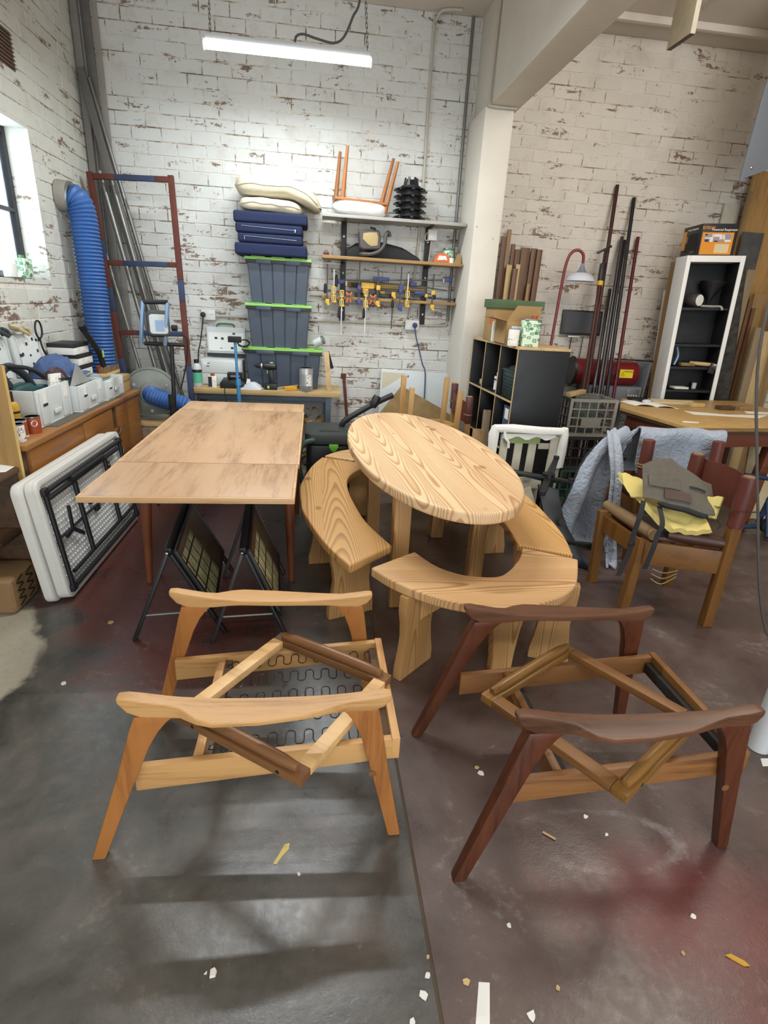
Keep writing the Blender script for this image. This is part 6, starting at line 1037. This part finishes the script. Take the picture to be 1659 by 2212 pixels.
# respirator box on the bookcase
Tb = Matrix.Translation(onbk(.0, .02, hh + .0015)) @ Matrix.Rotation(R(-9), 4, 'Z') @ Matrix.Rotation(R(-2.2), 4, 'Y'); t = thing('product_box', 'black and orange product box with photos on top of the bookcase', 'box', M=Tb)
def bx(nm, x0, x1, y0, y1, z0, z1, mt, par=None): return build(nm, MB().span(x0, x1, y0, y1, z0, z1), mt, par or t, local=True)
build('carton', MB().span(-.155, .135, .0, .34, 0, .245), 'box_black', t, bevel=.003, local=True); bx('orange_face', -.148, .115, -.0015, 0, .008, .178, 'box_orange')
for k in range(3): bx('photo', -.125 + .075 * k, -.055 + .075 * k, -.0025, -.0016, .105, .165, 'print_photo')
bx('product_photo', -.16 + .0045, -.1555, .05, .30, .03, .18, 'print_ad'); bx('orange_stripe', -.1565, -.1558, .27, .335, .06, .21, 'box_orange'); bx('glare_panel', -.03, .09, -.0025, -.0016, .02, .09, 'cream_board')
lettering('triton', .045, Tb @ Matrix.Translation((-.105, -.002, .215)) @ RX, 'text_orange', t); lettering('Powered Respirator', .026, Tb @ Matrix.Translation((.03, -.002, .198)) @ RX, 'text_white', t); lettering('Powered Respirator', .022, Tb @ Matrix.Translation((-.157, .16, .215)) @ Matrix.Rotation(R(-90), 4, 'Z') @ RX, 'text_white', t)
# boards and offcuts standing at the right
for i, (x0, x1, y, z, mt, th, tilt, lab) in enumerate(((3.27, 3.66, 5.15, 1.98, 'kraft', .10, .06, 'long kraft cardboard sheet on edge behind the bookcase'), (3.39, 3.62, 5.40, 1.75, 'melamine_white', .02, .1, 'white laminate board leaning behind the kraft sheet'), (3.85, 4.01, 5.465, 2.53, 'old_white', .025, 0, 'white board standing tall behind the product box'), (3.93, 4.14, 5.22, 2.27, 'slate', .02, 0, 'dark slate grey board standing behind the bookcase'), (4.02, 4.65, 5.40, 2.80, 'ply_amber', .03, 0, 'very tall amber plywood sheet standing under the metal hood'), (3.965, 4.01, 5.33, 2.62, 'plank_mid', .03, 0, 'tall narrow brown board edging the amber plywood'),
     (4.0, 4.075, 5.13, 1.95, 'plank_dull', .03, 0, 'dull plank standing right of the mottled roll'), (4.21, 4.33, 5.22, 1.75, 'plank_mid', .03, 0, 'short brown board standing before the amber sheet'), (4.12, 4.20, 4.98, 1.45, 'plank_dull', .04, 0, 'weathered short plank standing in front at the right'), (4.36, 4.52, 5.10, 1.66, 'plank_mid', .03, 0, 'wide brown board at the frame edge, mid height'), (4.095, 4.13, 5.13, 1.70, 'plank_brown', .03, 0, 'thin dark strip standing beside the mottled roll'), (4.24, 4.35, 5.02, 1.42, 'plank_pale', .03, 0, 'pale plank standing foremost at the frame edge'), (4.155, 4.19, 5.13, 1.62, 'plank_brown', .025, 0, 'dark narrow board between the pale and dull planks'))):
    single('timber_board', MB().bar(((x0 + x1) / 2 + tilt, y - .06, 0), ((x0 + x1) / 2, y, z), x1 - x0, th, (0, 1, 0)), mt, lab, 'board', bevel=.002, group='boards stored at the right')
single('carpet_roll', MB().tube([(4.02, 4.93, 0), (3.94, 4.98, 1.0), (3.85, 5.03, 1.9)], [.07, .065, .06], 16), 'mottled', 'dark mottled roll leaning against the bookcase side', 'roll', jitter=.004)
t = thing('metal_hood', 'grey blue sheet metal hood with a rivet, hanging at the upper right', 'hood', (3.6, 4.6, 2.5)); build('sheet', MB().plate([(3.175, 4.4, 2.49), (3.62, 4.4, 2.67), (3.72, 4.4, 3.68), (3.25, 4.4, 3.68), (3.19, 4.4, 3.05)], (0, 1, 0), .012), 'hood_metal', t, bevel=.002); build('side_sheet', MB().plate([(3.62, 4.4, 2.67), (3.72, 4.4, 3.68), (3.9, 4.9, 3.68), (3.9, 4.9, 2.72)], (1, 0, 0), .012), 'hood_metal', t); build('rivet', MB().ball((3.245, 4.398, 2.575), (.012, .008, .012), 10, 6), 'chrome', t)
t = thing('ceiling_board', 'pale board hung on edge below the ceiling', 'board', (2.5, 4.45, 3.29)); build('board', MB().span(2.50, 2.535, 4.33, 4.60, 3.29, 3.70), 'old_white', t, bevel=.002); build('dark_underside', MB().span(2.501, 2.534, 4.332, 4.598, 3.287, 3.2902), 'leather_dark', t)  # thin sheet gives the board's underside a darker tone
# behind the oval table: white sheet, cardboard, upturned chair, leather back
t = thing('laminate_sheet', 'white laminate panel leaning on the wall under the blue cord', 'panel', (1.0, 5.42, 0)); build('sheet', MB().bar((.97, 5.36, 0), (1.0, 5.452, .87), .70, .02, (0, 1, 0)), 'white_sheet', t, bevel=.004); build('stain', MB().prism([(-.34, .69), (-.10, .85), (-.34, .86)], -.001, .0002, Matrix.Translation((1.0, 5.349, 0)) @ Matrix.Rotation(R(-6), 4, 'X') @ RX), 'cream', t); build('logo', MB().prism([(-.09, .815), (-.075, .815), (-.083, .845)], 0, .0006, Matrix.Translation((1.0, 5.3485, 0)) @ Matrix.Rotation(R(-6), 4, 'X') @ RX), 'vac_grey', t)
single('cardboard_sheet', MB().plate([(.785, 4.98, .79), (.60, 4.95, .55), (.42, 4.9, .30), (1.0, 4.82, 0.01), (1.32, 4.9, .50), (1.19, 4.95, .59)], (0, 1, 0), .006), 'card_sheet', 'stained cardboard sheet standing on its corner before the white panel', 'cardboard')
t = thing('upturned_chair', 'chair frame upturned behind the oval table, four pale legs in the air', 'chair', (.97, 4.5, 0))
for x, y, z in ((.735, 4.55, .935), (.775, 4.36, .865), (1.10, 4.55, .935), (1.175, 4.36, .855)): build('leg', MB().bar((x - .01, y, .50), (x, y, z), .042, .034, (0, 1, 0)), 'pale_oak', t, bevel=.002)
for a, b_ in (((.725, 4.55), (1.09, 4.55)), ((.765, 4.36), (1.165, 4.36)), ((.725, 4.55), (.765, 4.36)), ((1.09, 4.55), (1.165, 4.36))): build('rail', MB().bar((*a, .54), (*b_, .54), .028, .08), 'pale_oak', t, bevel=.002)
build('seat', MB().prism([(.71, 4.57), (1.11, 4.57), (1.19, 4.34), (.75, 4.34)], .485, .50), 'leather_dark', t, bevel=.004)
for x, y in ((1.08, 4.56), (1.165, 4.37)): build('back_post', MB().bar((x, y, .485), (x + .05, y, .0), .04, .034, (0, 1, 0)), 'pale_oak', t, bevel=.002)
for x, y in ((.73, 4.55), (.77, 4.36)): build('back_post', MB().bar((x, y, .485), (x + .02, y, .0), .04, .034, (0, 1, 0)), 'pale_oak', t, bevel=.002)
t = thing('sling_chair', 'oak chair with a brown leather sling back, behind the upturned chair', 'chair', (1.25, 4.62, 0))
for x, y, z in ((1.235, 4.80, .86), (1.285, 4.46, .80)): build('back_post', MB().bar((x + .02, y, 0), (x, y, z), .04, .04, (0, 1, 0)), 'pale_oak', t, bevel=.003); build('leather_sleeve', MB().bar((x + .004, y, z - .23), (x, y, z - .004), .056, .056, (0, 1, 0)), 'leather_brown', t, bevel=.012); build('cord_ring', MB().tube([(x + .032 * cos(a), y + .032 * sin(a), z - .155) for a in [2 * pi * i / 12 for i in range(12)]], .007, 6, closed=True), 'leather_tan', t)
build('sling', MB().grid(lambda u, v: (1.215 + .05 * u - .02 * sin(pi * u), 4.77 - .29 * u, .63 + .17 * v - .055 * u), 8, 4, .004), 'leather_brown', t); build('side_rail', MB().bar((1.245, 4.80, .36), (1.295, 4.46, .36), .03, .09), 'pale_oak', t)
single('leaning_plank', MB().bar((1.37, 4.2, 0), (1.395, 4.30, .72), .06, .022, (0, 1, 0)), 'plank_dull', 'short grey plank leaning on the cube shelf near the sling chair', 'plank', bevel=.002); single('leaning_board', MB().bar((1.16, 3.76, 0), (1.20, 3.85, .66), .08, .025, (0, 1, 0)), 'plank_mid', 'brown board standing by the cube shelf corner behind the white chair', 'board', bevel=.002)
# dust extractor on the floor
t = thing('dust_extractor', 'black shop vacuum with a grey lid and green latch by the teak table', 'vacuum', (.10, 4.3, 0)); build('tank', MB().prism(rr(-.06, .30, 4.12, 4.55, .05), .09, .44), 'vac_black', t, bevel=.02); build('lid', MB().prism(rr(-.07, .31, 4.11, 4.56, .05), .445, .53), 'vac_grey', t, bevel=.015); build('handle_slot', MB().span(.04, .2, 4.2, 4.24, .5302, .5325), 'vac_black', t); build('latch', MB().prism([(.115, .452), (.185, .452), (.185, .43), (.165, .395), (.135, .395), (.115, .43)], -4.119, -4.098, Matrix(((1, 0, 0, 0), (0, 0, -1, 0), (0, 1, 0, 0), (0, 0, 0, 1)))), 'vac_green', t, bevel=.003); build('skirt', MB().prism(rr(-.08, .32, 4.10, 4.57, .06), .03, .10), 'vac_grey', t, bevel=.02)
for x in (-.05, .29):
    for y in (4.14, 4.52): build('wheel', MB().cyl((x - .012, y, .03), (x + .012, y, .03), .03), 'black_rubber', t)
build('side_hose', MB().tube(spline([(0.0, 4.12, .48), (-.08, 4.08, .46), (-.115, 4.05, .38), (-.11, 4.04, .26), (-.07, 4.05, .14), (.05, 4.05, .06), (.2, 4.03, .05)], 6), .022, 10), 'hose_green', t); build('suction_hose', MB().tube(spline([(.22, 4.4, .53), (.25, 4.4, .58), (.38, 4.42, .66), (.52, 4.46, .73), (.64, 4.5, .78)], 6), .024, 10), 'vac_black', t); build('hose_grip', MB().lathe([(.026, 0), (.034, .02), (.034, .08), (.026, .1)], (.47, 4.43, .69), (.4, .1, .9), 14), 'vac_black', t)
# ------------------------------------------------------------------ chairs, blanket and apron on the right
t = thing('white_chair', 'old white painted chair back with torn cotton and slats', 'chair', (1.46, 3.54, 0))
for x, s in ((1.215, -1), (1.715, 1)):
    build('post', MB().bar((x - s * .01, 3.60, 0), (x, 3.54, .73), .045, .03, (0, 1, 0)), 'old_white', t, bevel=.006); build('cloth_wrap', MB().tube([(x, 3.537, .50 - .03 * s), (x, 3.535, .60), (x, 3.533, .70), (x - s * .006, 3.533, .748)], [.03, .031, .033, .026], 10), 'white_cotton', t, jitter=.004)
build('top_rail', MB().tube([(1.21, 3.535, .733), (1.35, 3.535, .735), (1.55, 3.535, .728), (1.72, 3.535, .722)], [.026, .03, .03, .026], 10), 'white_cotton', t, jitter=.004)
build('torn_cotton', MB().grid(lambda u, v: (1.27 + .38 * u, 3.52, .705 - (.03 + .012 * sin(u * 17)) * v), 16, 3, .003), 'white_cotton', t); build('green_strip', MB().span(1.29, 1.55, 3.532, 3.55, .635, .69), 'green_fabric', t, bevel=.004)
for i, x in enumerate((1.30, 1.405, 1.505, 1.66)): build('slat', MB().bar((x, 3.56, .36), (x, 3.548, .69), .055, .014, (0, 1, 0)), 'old_white', t, bevel=.002)
build('cross_rail', MB().span(1.24, 1.70, 3.562, 3.585, .30, .38), 'old_white', t, bevel=.003); build('cross_rail', MB().span(1.56, 1.69, 3.565, 3.58, .59, .63), 'old_white', t, bevel=.002); build('seat_board', MB().bar((1.46, 3.60, .30), (1.50, 3.85, .26), .44, .02), 'old_white', t, bevel=.004)
build('torn_tie', MB().tube(spline([(1.28, 3.51, .72), (1.285, 3.505, .68), (1.31, 3.50, .65), (1.315, 3.50, .61)], 4), .009, 6), 'white_cotton', t)
for x in (1.29, 1.69): build('leg', MB().bar((x, 3.82, 0), (x, 3.82, .255), .04, .035, (0, 1, 0)), 'old_white', t, bevel=.003)
build('brace', MB().bar((1.36, 3.57, .05), (1.47, 3.575, .30), .05, .02, (0, 1, 0)), 'old_white', t, bevel=.003); build('brace', MB().bar((1.60, 3.50, .02), (1.50, 3.56, .30), .09, .015, (0, 1, 0)), 'old_white', t, bevel=.003)
# upturned swivel base: star with four arms and a curved seat band
plain('black_worn', '232426', .4, .2, .3)
t = thing('swivel_base', 'black metal star base of a swivel chair lying upturned with a curved band', 'chair base', (1.5, 3.05, 0)); C0 = V((1.505, 3.22, .48))
for dx, dy, dz in ((-.30, .02, .055), (.09, .12, .10), (-.14, -.26, -.015), (.11, -.10, .015)):
    e = C0 + V((dx, dy, dz)); build('arm', MB().bar(C0, e, .05, .035, (0, 0, 1), .032, .022), 'black_worn', t, bevel=.005); build('glide', MB().cyl(e, e + V((0, 0, .022)), .019), 'black_rubber', t)
build('hub', MB().cyl(C0 + V((0, 0, -.05)), C0 + V((0, 0, .04)), .04), 'black_worn', t); bpts = [(1.46, 3.10, .47), (1.475, 3.06, .38), (1.50, 3.0, .28), (1.56, 2.93, .17), (1.62, 2.88, .08), (1.70, 2.85, .012)]; sp = spline(bpts, 5)
build('band', MB().loft([[q + V((-.06, .02, .01)), q + V((.06, -.02, -.01)), q + V((.06, -.01, -.022)), q + V((-.06, .03, -.002))] for q in sp]), 'black_worn', t, bevel=.003); build('bolt', MB().cyl((1.515, 2.955, .285), (1.505, 2.925, .30), .022), 'black_rubber', t)
build('strut', MB().bar((1.50, 2.93, .17), (1.70, 2.80, .20), .03, .02), 'black_worn', t, bevel=.003); build('lower_arm', MB().bar((1.36, 3.30, .32), (1.56, 3.0, .03), .06, .04), 'black_worn', t, bevel=.005); build('lower_arm', MB().bar((1.30, 3.45, .42), (1.40, 3.28, .30), .05, .04), 'black_worn', t, bevel=.005)
# chair with leather-wrapped posts carrying the blanket
t = thing('leather_chair', 'oak chair under the blanket with leather wrapped back posts', 'chair', (2.2, 3.15, 0))
for x, z in ((2.0, .80), (2.46, .80)):
    build('back_post', MB().bar((x + .03, 3.0, 0), (x, 3.0, z), .045, .045, (0, 1, 0)), 'chair_oak', t, bevel=.004); build('leather_sleeve', MB().tube([(x + .012, 3.0, z - .30), (x + .006, 3.0, z - .15), (x, 3.0, z + .005)], [.034, .037, .035], 14), 'leather_brown', t)
    for dz in (-.145, -.16): build('cord_ring', MB().tube([(x + .004 + .041 * cos(a), 3.0 + .041 * sin(a), z + dz) for a in [2 * pi * i / 14 for i in range(14)]], .006, 6, closed=True), 'leather_tan', t)
    build('front_leg', MB().bar((x + .03, 3.42, 0), (x + .03, 3.42, .42), .045, .04, (0, 1, 0)), 'chair_oak', t, bevel=.003); build('side_rail', MB().bar((x + .025, 3.0, .37), (x + .03, 3.42, .37), .025, .10), 'chair_oak', t, bevel=.002)
build('seat', MB().span(2.0, 2.49, 3.05, 3.44, .42, .45), 'leather_dark', t, bevel=.01)
# quilted moving blanket draped over it
m = NT('moving_blanket', .92, 0, .15); v = m.coord(rnd=False); a = m.noise(v, 28, 4, .6, .6); b_ = m.noise(v, 5, 4); q = m.ramp(m.noise(v, 13, 3, .5, 1.2), [(.35, 0.0), (.5, 1.0), (.65, .1)])
m.col(m.mix(b_, '868F9C', 'AEB6C2')); m.bump(m.math('ADD', m.math('MULTIPLY', a, .7), q), .5, .012)
t = thing('moving_blanket', 'quilted grey blue moving blanket draped over the oak chair and floor', 'blanket', (2.1, 3.2, 0))
def drape(prof, x0, x1, sk_, amp, seed, fold):
    pts = spline([V(p) for p in prof], 8); n = len(pts) - 1
    def f(u, v):
        p = pts[min(n, int(round(v * n)))]; fo = fold * sin(u * 9 + seed + v * 2.5) * (.35 + v); x = x0 + (x1 - x0) * u + sk_ * v + .03 * sin(v * 5 + seed)
        k = mnoise.noise(V((u * 4 + seed, v * 4, 1))) * amp
        return (x + k * .5, p.y + fo + k * .6, max(.008, p.z + k * (.5 if p.z > .1 else .2) + fo * .3))
    return f
bl = build('cover', MB().grid(drape([(0, 3.385, .50), (0, 3.34, .64), (0, 3.24, .79), (0, 3.15, .835), (0, 3.12, .80), (0, 3.13, .66), (0, 3.14, .56)], 2.03, 2.60, .02, .03, 1, .012), 26, 30, .012), 'moving_blanket', t, smooth=80)
build('side_fall', MB().grid(drape([(0, 3.22, .80), (0, 3.14, .76), (0, 3.02, .60), (0, 2.98, .42), (0, 2.97, .24), (0, 2.93, .06), (0, 2.90, .012)], 1.84, 1.92, -.04, .05, 3, .02), 10, 40, .012), 'moving_blanket', t, smooth=80)
def fall(u, v):
    # heavy folds from the post down to the floor towards the star base
    p = spline([V((2.0, 3.22, .79)), V((1.91, 3.18, .73)), V((1.86, 3.18, .60)), V((1.84, 3.17, .42)), V((1.84, 3.16, .22)), V((1.86, 3.12, .05)), V((1.88, 3.06, .012))], 8); k = p[min(len(p) - 1, int(round(v * (len(p) - 1))))]
    w = .12 + .32 * v; fo = .065 * sin(u * 10 + v * 3) * (.3 + .7 * v); nz = mnoise.noise(V((u * 3, v * 3, 7))) * .05
    return (k.x - .10 * v + w * (u - .5), k.y + fo + nz + .20 * u * v, max(.012, k.z + nz * .6 + .05 * sin(u * 7) * (1 - v)))
build('folds', MB().grid(fall, 34, 34, .012), 'moving_blanket', t, smooth=80); build('binding', MB().tube([V(fall(u / 20, 1)) + V((0, -.004, .006)) for u in range(21)], .007, 6), 'strap_black', t); build('binding', MB().tube([V(fall(0, u / 20)) + V((-.004, 0, .0)) for u in range(21)], .007, 6), 'strap_black', t)
build('label', MB().box((1.915, 3.085, .66), (.05, .003, .02), Euler((0, 0, .4))), 'strap_black', t)
# oak chair in front
t = thing('oak_chair', 'oak chair with brown leather sling back carrying foam and an apron', 'chair', (1.87, 2.5, 0)); A1, A2, A3, A4 = V((1.665, 2.395, 0)), V((2.045, 2.24, 0)), V((1.655, 2.725, 0)), V((2.105, 2.675, 0))
build('front_leg', MB().bar(A1, A1 + V((.025, .005, .425)), .05, .04, (0, 1, 0)), 'chair_oak', t, bevel=.003); build('front_leg', MB().bar(A3, A3 + V((-.02, 0, .455)), .05, .04, (0, 1, 0)), 'chair_oak', t, bevel=.003)
for P, q in ((A2, V((.0, .0, .80))), (A4, V((-.03, -.02, .80)))):
    build('back_post', MB().bar(P, P + q, .052, .045, (0, 1, 0)), 'chair_oak', t, bevel=.003); build('leather_sleeve', MB().tube([P + q * .70, P + q * .85, P + q * 1.015], [.036, .039, .036], 14), 'leather_brown', t); build('sleeve_plug', MB().cyl(P + q * 1.005, P + q * 1.022, .026), 'leather_tan', t)
build('side_rail', MB().bar(A1 + V((.035, -.008, .355)), A2 + V((0, 0, .365)), .028, .125), 'chair_oak_x', t, bevel=.003); build('side_rail', MB().bar(A3 + V((.0, 0, .38)), A4 + V((-.02, 0, .37)), .028, .125), 'chair_oak_x', t, bevel=.003); build('front_rail', MB().bar(A1 + V((.02, .02, .37)), A3 + V((-.01, -.02, .385)), .025, .09), 'chair_oak', t)
b0, b1 = A4 + V((-.03, -.02, 0)), A2
build('sling', MB().grid(lambda u, v: lerp(b0, b1, .04 + .92 * u) + V((.05 * sin(pi * u) + .02, .0, .60 + .195 * v)), 12, 5, .005), 'leather_brown', t)
build('seat', MB().prism([(1.68, 2.71), (2.07, 2.66), (2.03, 2.27), (1.70, 2.39)], .425, .447), 'leather_dark', t, bevel=.008); build('seat_roll', MB().tube([(1.688, 2.79, .465), (1.705, 2.60, .462), (1.725, 2.37, .458)], [.028, .034, .03], 12), 'leather_tan', t); build('seat_roll', MB().tube([(1.80, 2.37, .462), (1.93, 2.31, .462), (2.06, 2.25, .462)], [.026, .034, .03], 12), 'leather_dark', t)
build('hanging_leather', MB().grid(lambda u, v: (1.75 + .16 * u, 2.60 - .05 * u, .42 - .30 * v + .10 * v * u * u + .05 * sin(3 * v) * u), 8, 10, .005), 'leather_brown', t, smooth=80)
for k in range(3): build('cord', MB().tube(spline([(1.90, 2.55, .17 - .03 * k), (1.96, 2.53, .155 - .035 * k), (2.04, 2.53, .17 - .02 * k)], 5), .003, 5), 'plank_pale', t)
# foam and apron
def P4(a, b_, c, d, u, v): return lerp(lerp(a, b_, u), lerp(d, c, u), v)
single('foam_slab', MB().grid(lambda u, v: P4(V((1.71, 2.77, .60)), V((2.02, 2.60, .63)), V((1.965, 2.275, .515)), V((1.735, 2.37, .512)), u, v) + V((0, 0, -.045 * sin(pi * u) * (1 - .3 * v) + .035 * max(0, .25 - u) * 4 * (1 - v) + mnoise.noise(V((u * 6, v * 6, 2))) * .012)), 20, 16, .028), 'foam_yellow', 'thick yellow foam slab lying on the oak chair under the apron', 'foam', smooth=50)
single('foam_flap', MB().grid(lambda u, v: P4(V((1.675, 2.73, .675)), V((1.83, 2.70, .63)), V((1.80, 2.52, .60)), V((1.69, 2.58, .585)), u, v) + V((0, 0, .02 * sin(pi * u) * sin(pi * v) + mnoise.noise(V((u * 5, v * 5, 9))) * .01)), 8, 8, .016), 'foam_yellow', 'torn yellow foam flap folded up beside the grey apron', 'foam')
single('foam_corner', MB().grid(lambda u, v: P4(V((1.95, 2.50, .62)), V((2.03, 2.34, .675)), V((1.995, 2.31, .57)), V((1.94, 2.40, .55)), u, v) + V((0, 0, mnoise.noise(V((u * 5, v * 5, 4))) * .012)), 8, 8, .016), 'foam_yellow', 'yellow foam corner sticking up by the leather sling of the oak chair', 'foam', smooth=50)
t = thing('work_apron', 'grey canvas work apron with a leather patch thrown over the oak chair', 'apron', (1.85, 2.5, .6))
ax_ = [V((1.672, 2.45, .628)), V((1.985, 2.31, .585)), V((2.04, 2.46, .70)), V((1.70, 2.56, .765))]; apex = V((1.89, 2.61, .80))
def apr(u, v):
    q = P4(ax_[0], ax_[1], ax_[2], ax_[3], u, v); pk = max(0, v - .55) / .45 * max(0, 1 - abs(u - .42) / .45); q = q + (apex - lerp(ax_[3], ax_[2], .42)) * pk
    return q + V((0, 0, .018 * sin(pi * u) * sin(pi * v) + mnoise.noise(V((u * 3, v * 3, 5))) * .014 + .006))
build('cloth', MB().grid(apr, 26, 22, .006), 'canvas_grey', t, smooth=80)
def ap(u0, u1, v0, v1, off=.0085): return lambda u, v: V(apr(u0 + (u1 - u0) * u, v0 + (v1 - v0) * v)) + V((-.003, -.006, off * .8))
build('leather_patch', MB().grid(ap(.30, .66, .12, .34), 8, 5, .003), 'leather_patch', t); build('pocket', MB().grid(ap(.08, .52, .38, .68, .006), 10, 8, .002), 'canvas_grey', t); build('slit', MB().grid(ap(.66, .88, .56, .60, .0075), 8, 2, .002), 'strap_black', t)
build('waist_band', MB().tube([V(apr(.2 + .7 * i / 10, 0)) + V((0, -.006, -.012)) for i in range(11)], [.006] + [.015] * 9 + [.008], 8), 'strap_black', t)
for pts in ([(1.672, 2.44, .62), (1.645, 2.40, .55), (1.632, 2.395, .46), (1.625, 2.39, .38), (1.61, 2.385, .30), (1.59, 2.38, .22)], [(1.745, 2.41, .60), (1.72, 2.32, .54), (1.70, 2.31, .48), (1.69, 2.30, .42), (1.67, 2.30, .30)], [(2.0, 2.34, .63), (1.985, 2.25, .645), (2.04, 2.185, .655), (2.09, 2.185, .66)]):
    s_ = spline(pts, 5); build('strap', MB().loft([[q + V((-.011, .004, 0)), q + V((.011, -.004, 0)), q + V((.011, -.0015, .0)), q + V((-.011, .0065, 0))] for q in s_]), 'strap_black', t)
build('buckle', MB().box((1.628, 2.388, .40), (.03, .008, .022)), 'black_plastic', t, bevel=.002); build('hook', MB().tube(spline([(1.985, 2.29, .575), (1.99, 2.27, .56), (1.985, 2.265, .545), (1.975, 2.27, .54)], 4), .003, 5), 'strap_black', t)
# under and beside the worktable
t = thing('white_bucket', 'white bucket with a plastic bag in it under the worktable', 'bucket', (2.75, 3.9, 0)); build('pail', MB().lathe([(.10, 0), (.125, .28), (.13, .285), (.13, .31), (.12, .31)], (2.80, 3.72, 0), n=24), 'bucket_white', t); build('bag', MB().grid(lump(dome(2.80, 3.72, .30, .12, .12, .09), amp=.04, sc=14), 12, 12, .004), 'bag_white', t); build('bag_top', MB().lathe([(.13, .292), (.133, .30), (.13, .32)], (2.80, 3.72, 0), n=24), 'lightblue_metal', t)
single('cream_panel', MB().bar((3.62, 3.75, 0), (3.62, 3.86, .66), .40, .02, (0, 1, 0)), 'cream_board', 'cream board leaning under the end of the worktable', 'board', bevel=.002)
t = thing('hand_trolley', 'dark blue tubular steel trolley by the worktable end', 'trolley', (3.45, 3.5, 0)); build('upright', MB().cyl((3.40, 3.52, .06), (3.46, 3.5, .50), .02), 'blue_steel', t); build('cross_tube', MB().cyl((3.16, 3.52, .44), (3.50, 3.5, .40), .016), 'blue_steel', t); build('foot_tube', MB().cyl((3.10, 3.45, .05), (3.50, 3.5, .04), .02), 'blue_steel', t); build('brace', MB().cyl((3.30, 3.3, .03), (3.42, 3.52, .25), .014), 'blue_steel', t)
build('wheel', MB().lathe([(.03, -.012), (.05, -.018), (.065, -.012), (.065, .012), (.05, .018), (.03, .012)], (3.43, 3.45, .066), (0, 1, 0), 18), 'black_rubber', t)
# hanging lead and pole at the frame edge
t = thing('hanging_lead', 'grey power lead hanging from above down to the floor at the frame edge', 'cord', (2.3, 2.1, 0)); build('lead', MB().tube(spline([(1.70, 2.1, 3.69), (1.715, 2.1, 2.6), (1.755, 2.1, 1.9), (1.787, 2.1, 1.387), (1.93, 2.1, .923), (2.006, 2.1, .705), (2.13, 2.1, .348), (2.24, 2.1, .10), (2.32, 2.10, .012), (2.55, 2.16, .008), (2.8, 2.3, .008)], 6), .0065, 7), 'cable_grey', t)
single('bench_post', MB().cyl((1.672, 1.416, 0), (1.69, 1.43, .42), .036, .036, 18), 'lamp_housing', 'white round post standing at the frame edge by the dark easy chair', 'post')
single('tape_line', MB().prism([(1.62, 1.33), (1.75, 1.33), (1.75, 1.36), (1.64, 1.365)], .0003, .0012), 'paper_white', 'pale tape strip on the floor at the foot of the white post', 'tape')
# debris on the floor
def chip(lab, x, y, pts, mt, name='wood_chip', cat='chip', h=.003): single(name, MB().prism([(x + a, y + b_) for a, b_ in pts], .0004, h), mt, lab, cat, jitter=.0006)
chip('long pale paint flake on the floor in front of the light chair', -.086, 1.13, [(-.022, -.03), (-.012, -.033), (.002, -.008), (.02, .012), (.022, .03), (.008, .028), (-.006, .0)], 'foam_yellow', 'paint_flake', 'flake', .0012)
chip('white crumb of plaster alone near the bottom edge', -.229, .839, [(-.006, -.008), (.006, -.007), (.008, .004), (.002, .01), (-.007, .006)], 'paper_white', 'plaster_crumb', 'crumb', .008); chip('tiny plaster crumb beside the larger lone crumb', -.246, .842, [(-.003, -.003), (.003, -.002), (.002, .004)], 'paper_white', 'plaster_crumb', 'crumb', .004)
chip('white tape strip stuck on the floor near the bottom edge', .391, .723, [(-.026, -.042), (.006, -.043), (.032, .040), (.006, .044)], 'paper_white', 'tape_strip', 'tape', .001)
single('match_stick', MB().bar((.705, 1.135, .004), (.735, 1.108, .004), .005, .004), 'plank_pale', 'pale stick lying on the floor under the dark chair front', 'stick'); chip('yellow dry leaf fragment on the red floor patch', 1.062, .756, [(-.022, .01), (-.006, .012), (.018, -.006), (.024, -.018), (.01, -.016), (-.008, -.002)], 'bottle_yellow', 'leaf_scrap', 'leaf', .004)
for k, (x, y, s, lab) in enumerate(((.569, 1.395, .008, 'white chip pair, upper one, on the floor under the back frame'), (.578, 1.37, .012, 'white chip pair, larger lower one, under the back frame'), (.866, 1.178, .007, 'pale chip under the dark chair side rail'), (.934, .78, .006, 'pale chip left of the yellow leaf'), (1.02, .862, .008, 'pale chip above the yellow leaf'), (.902, 1.111, .005, 'small chip on the chalky ring under the dark chair'), (.415, 1.04, .006, 'chip by the back foot of the dark chair'), (.44, 1.035, .005, 'second chip by the back foot of the dark chair'), (.512, .883, .006, 'chip in the shadow of the dark chair'), (.582, .737, .006, 'white chip between the tape strip and the leaf'), (.26, .752, .010, 'largest paint spot beside the floor joint'), (.277, .79, .007, 'middle paint spot beside the floor joint'), (.285, .83, .005, 'smallest paint spot beside the floor joint'), (.225, .703, .009, 'paint spot at the bottom edge before the joint'), (.50, .69, .011, 'broad plaster chip near the bottom edge by the cross joint'), (.367, .77, .008, 'plaster chip above the tape strip'), (-.993, 1.925, .012, 'curled shaving on the red floor beside the light chair'), (-.035, 1.063, .005, 'tiny chip in the shadow of the light chair'), (-.957, 2.369, .016, 'curled shaving by the folded white table'), (-.67, 2.62, .014, 'pale shaving under the teak table near its leg'), (-.55, 3.0, .018, 'white scrap under the middle of the teak table'), (-.30, 2.75, .014, 'white scrap under the teak table by the second tray'), (.52, 2.95, .015, 'white scrap on the floor under the oval table'), (.30, 1.88, .010, 'pale shaving on the floor between bench and light chair'), (1.32, 1.85, .010, 'pale crumb on the floor behind the dark chair'), (2.3, 1.95, .012, 'pale scrap on the floor near the hanging lead'))):
    n = 5 + k % 3; random.seed(k); chip(lab, x, y, [(s * cos(2 * pi * i / n) * random.uniform(.6, 1.3), s * sin(2 * pi * i / n) * random.uniform(.6, 1.3)) for i in range(n)], 'paper_white' if k % 3 else 'plank_pale', 'floor_chip', 'chip', .004)
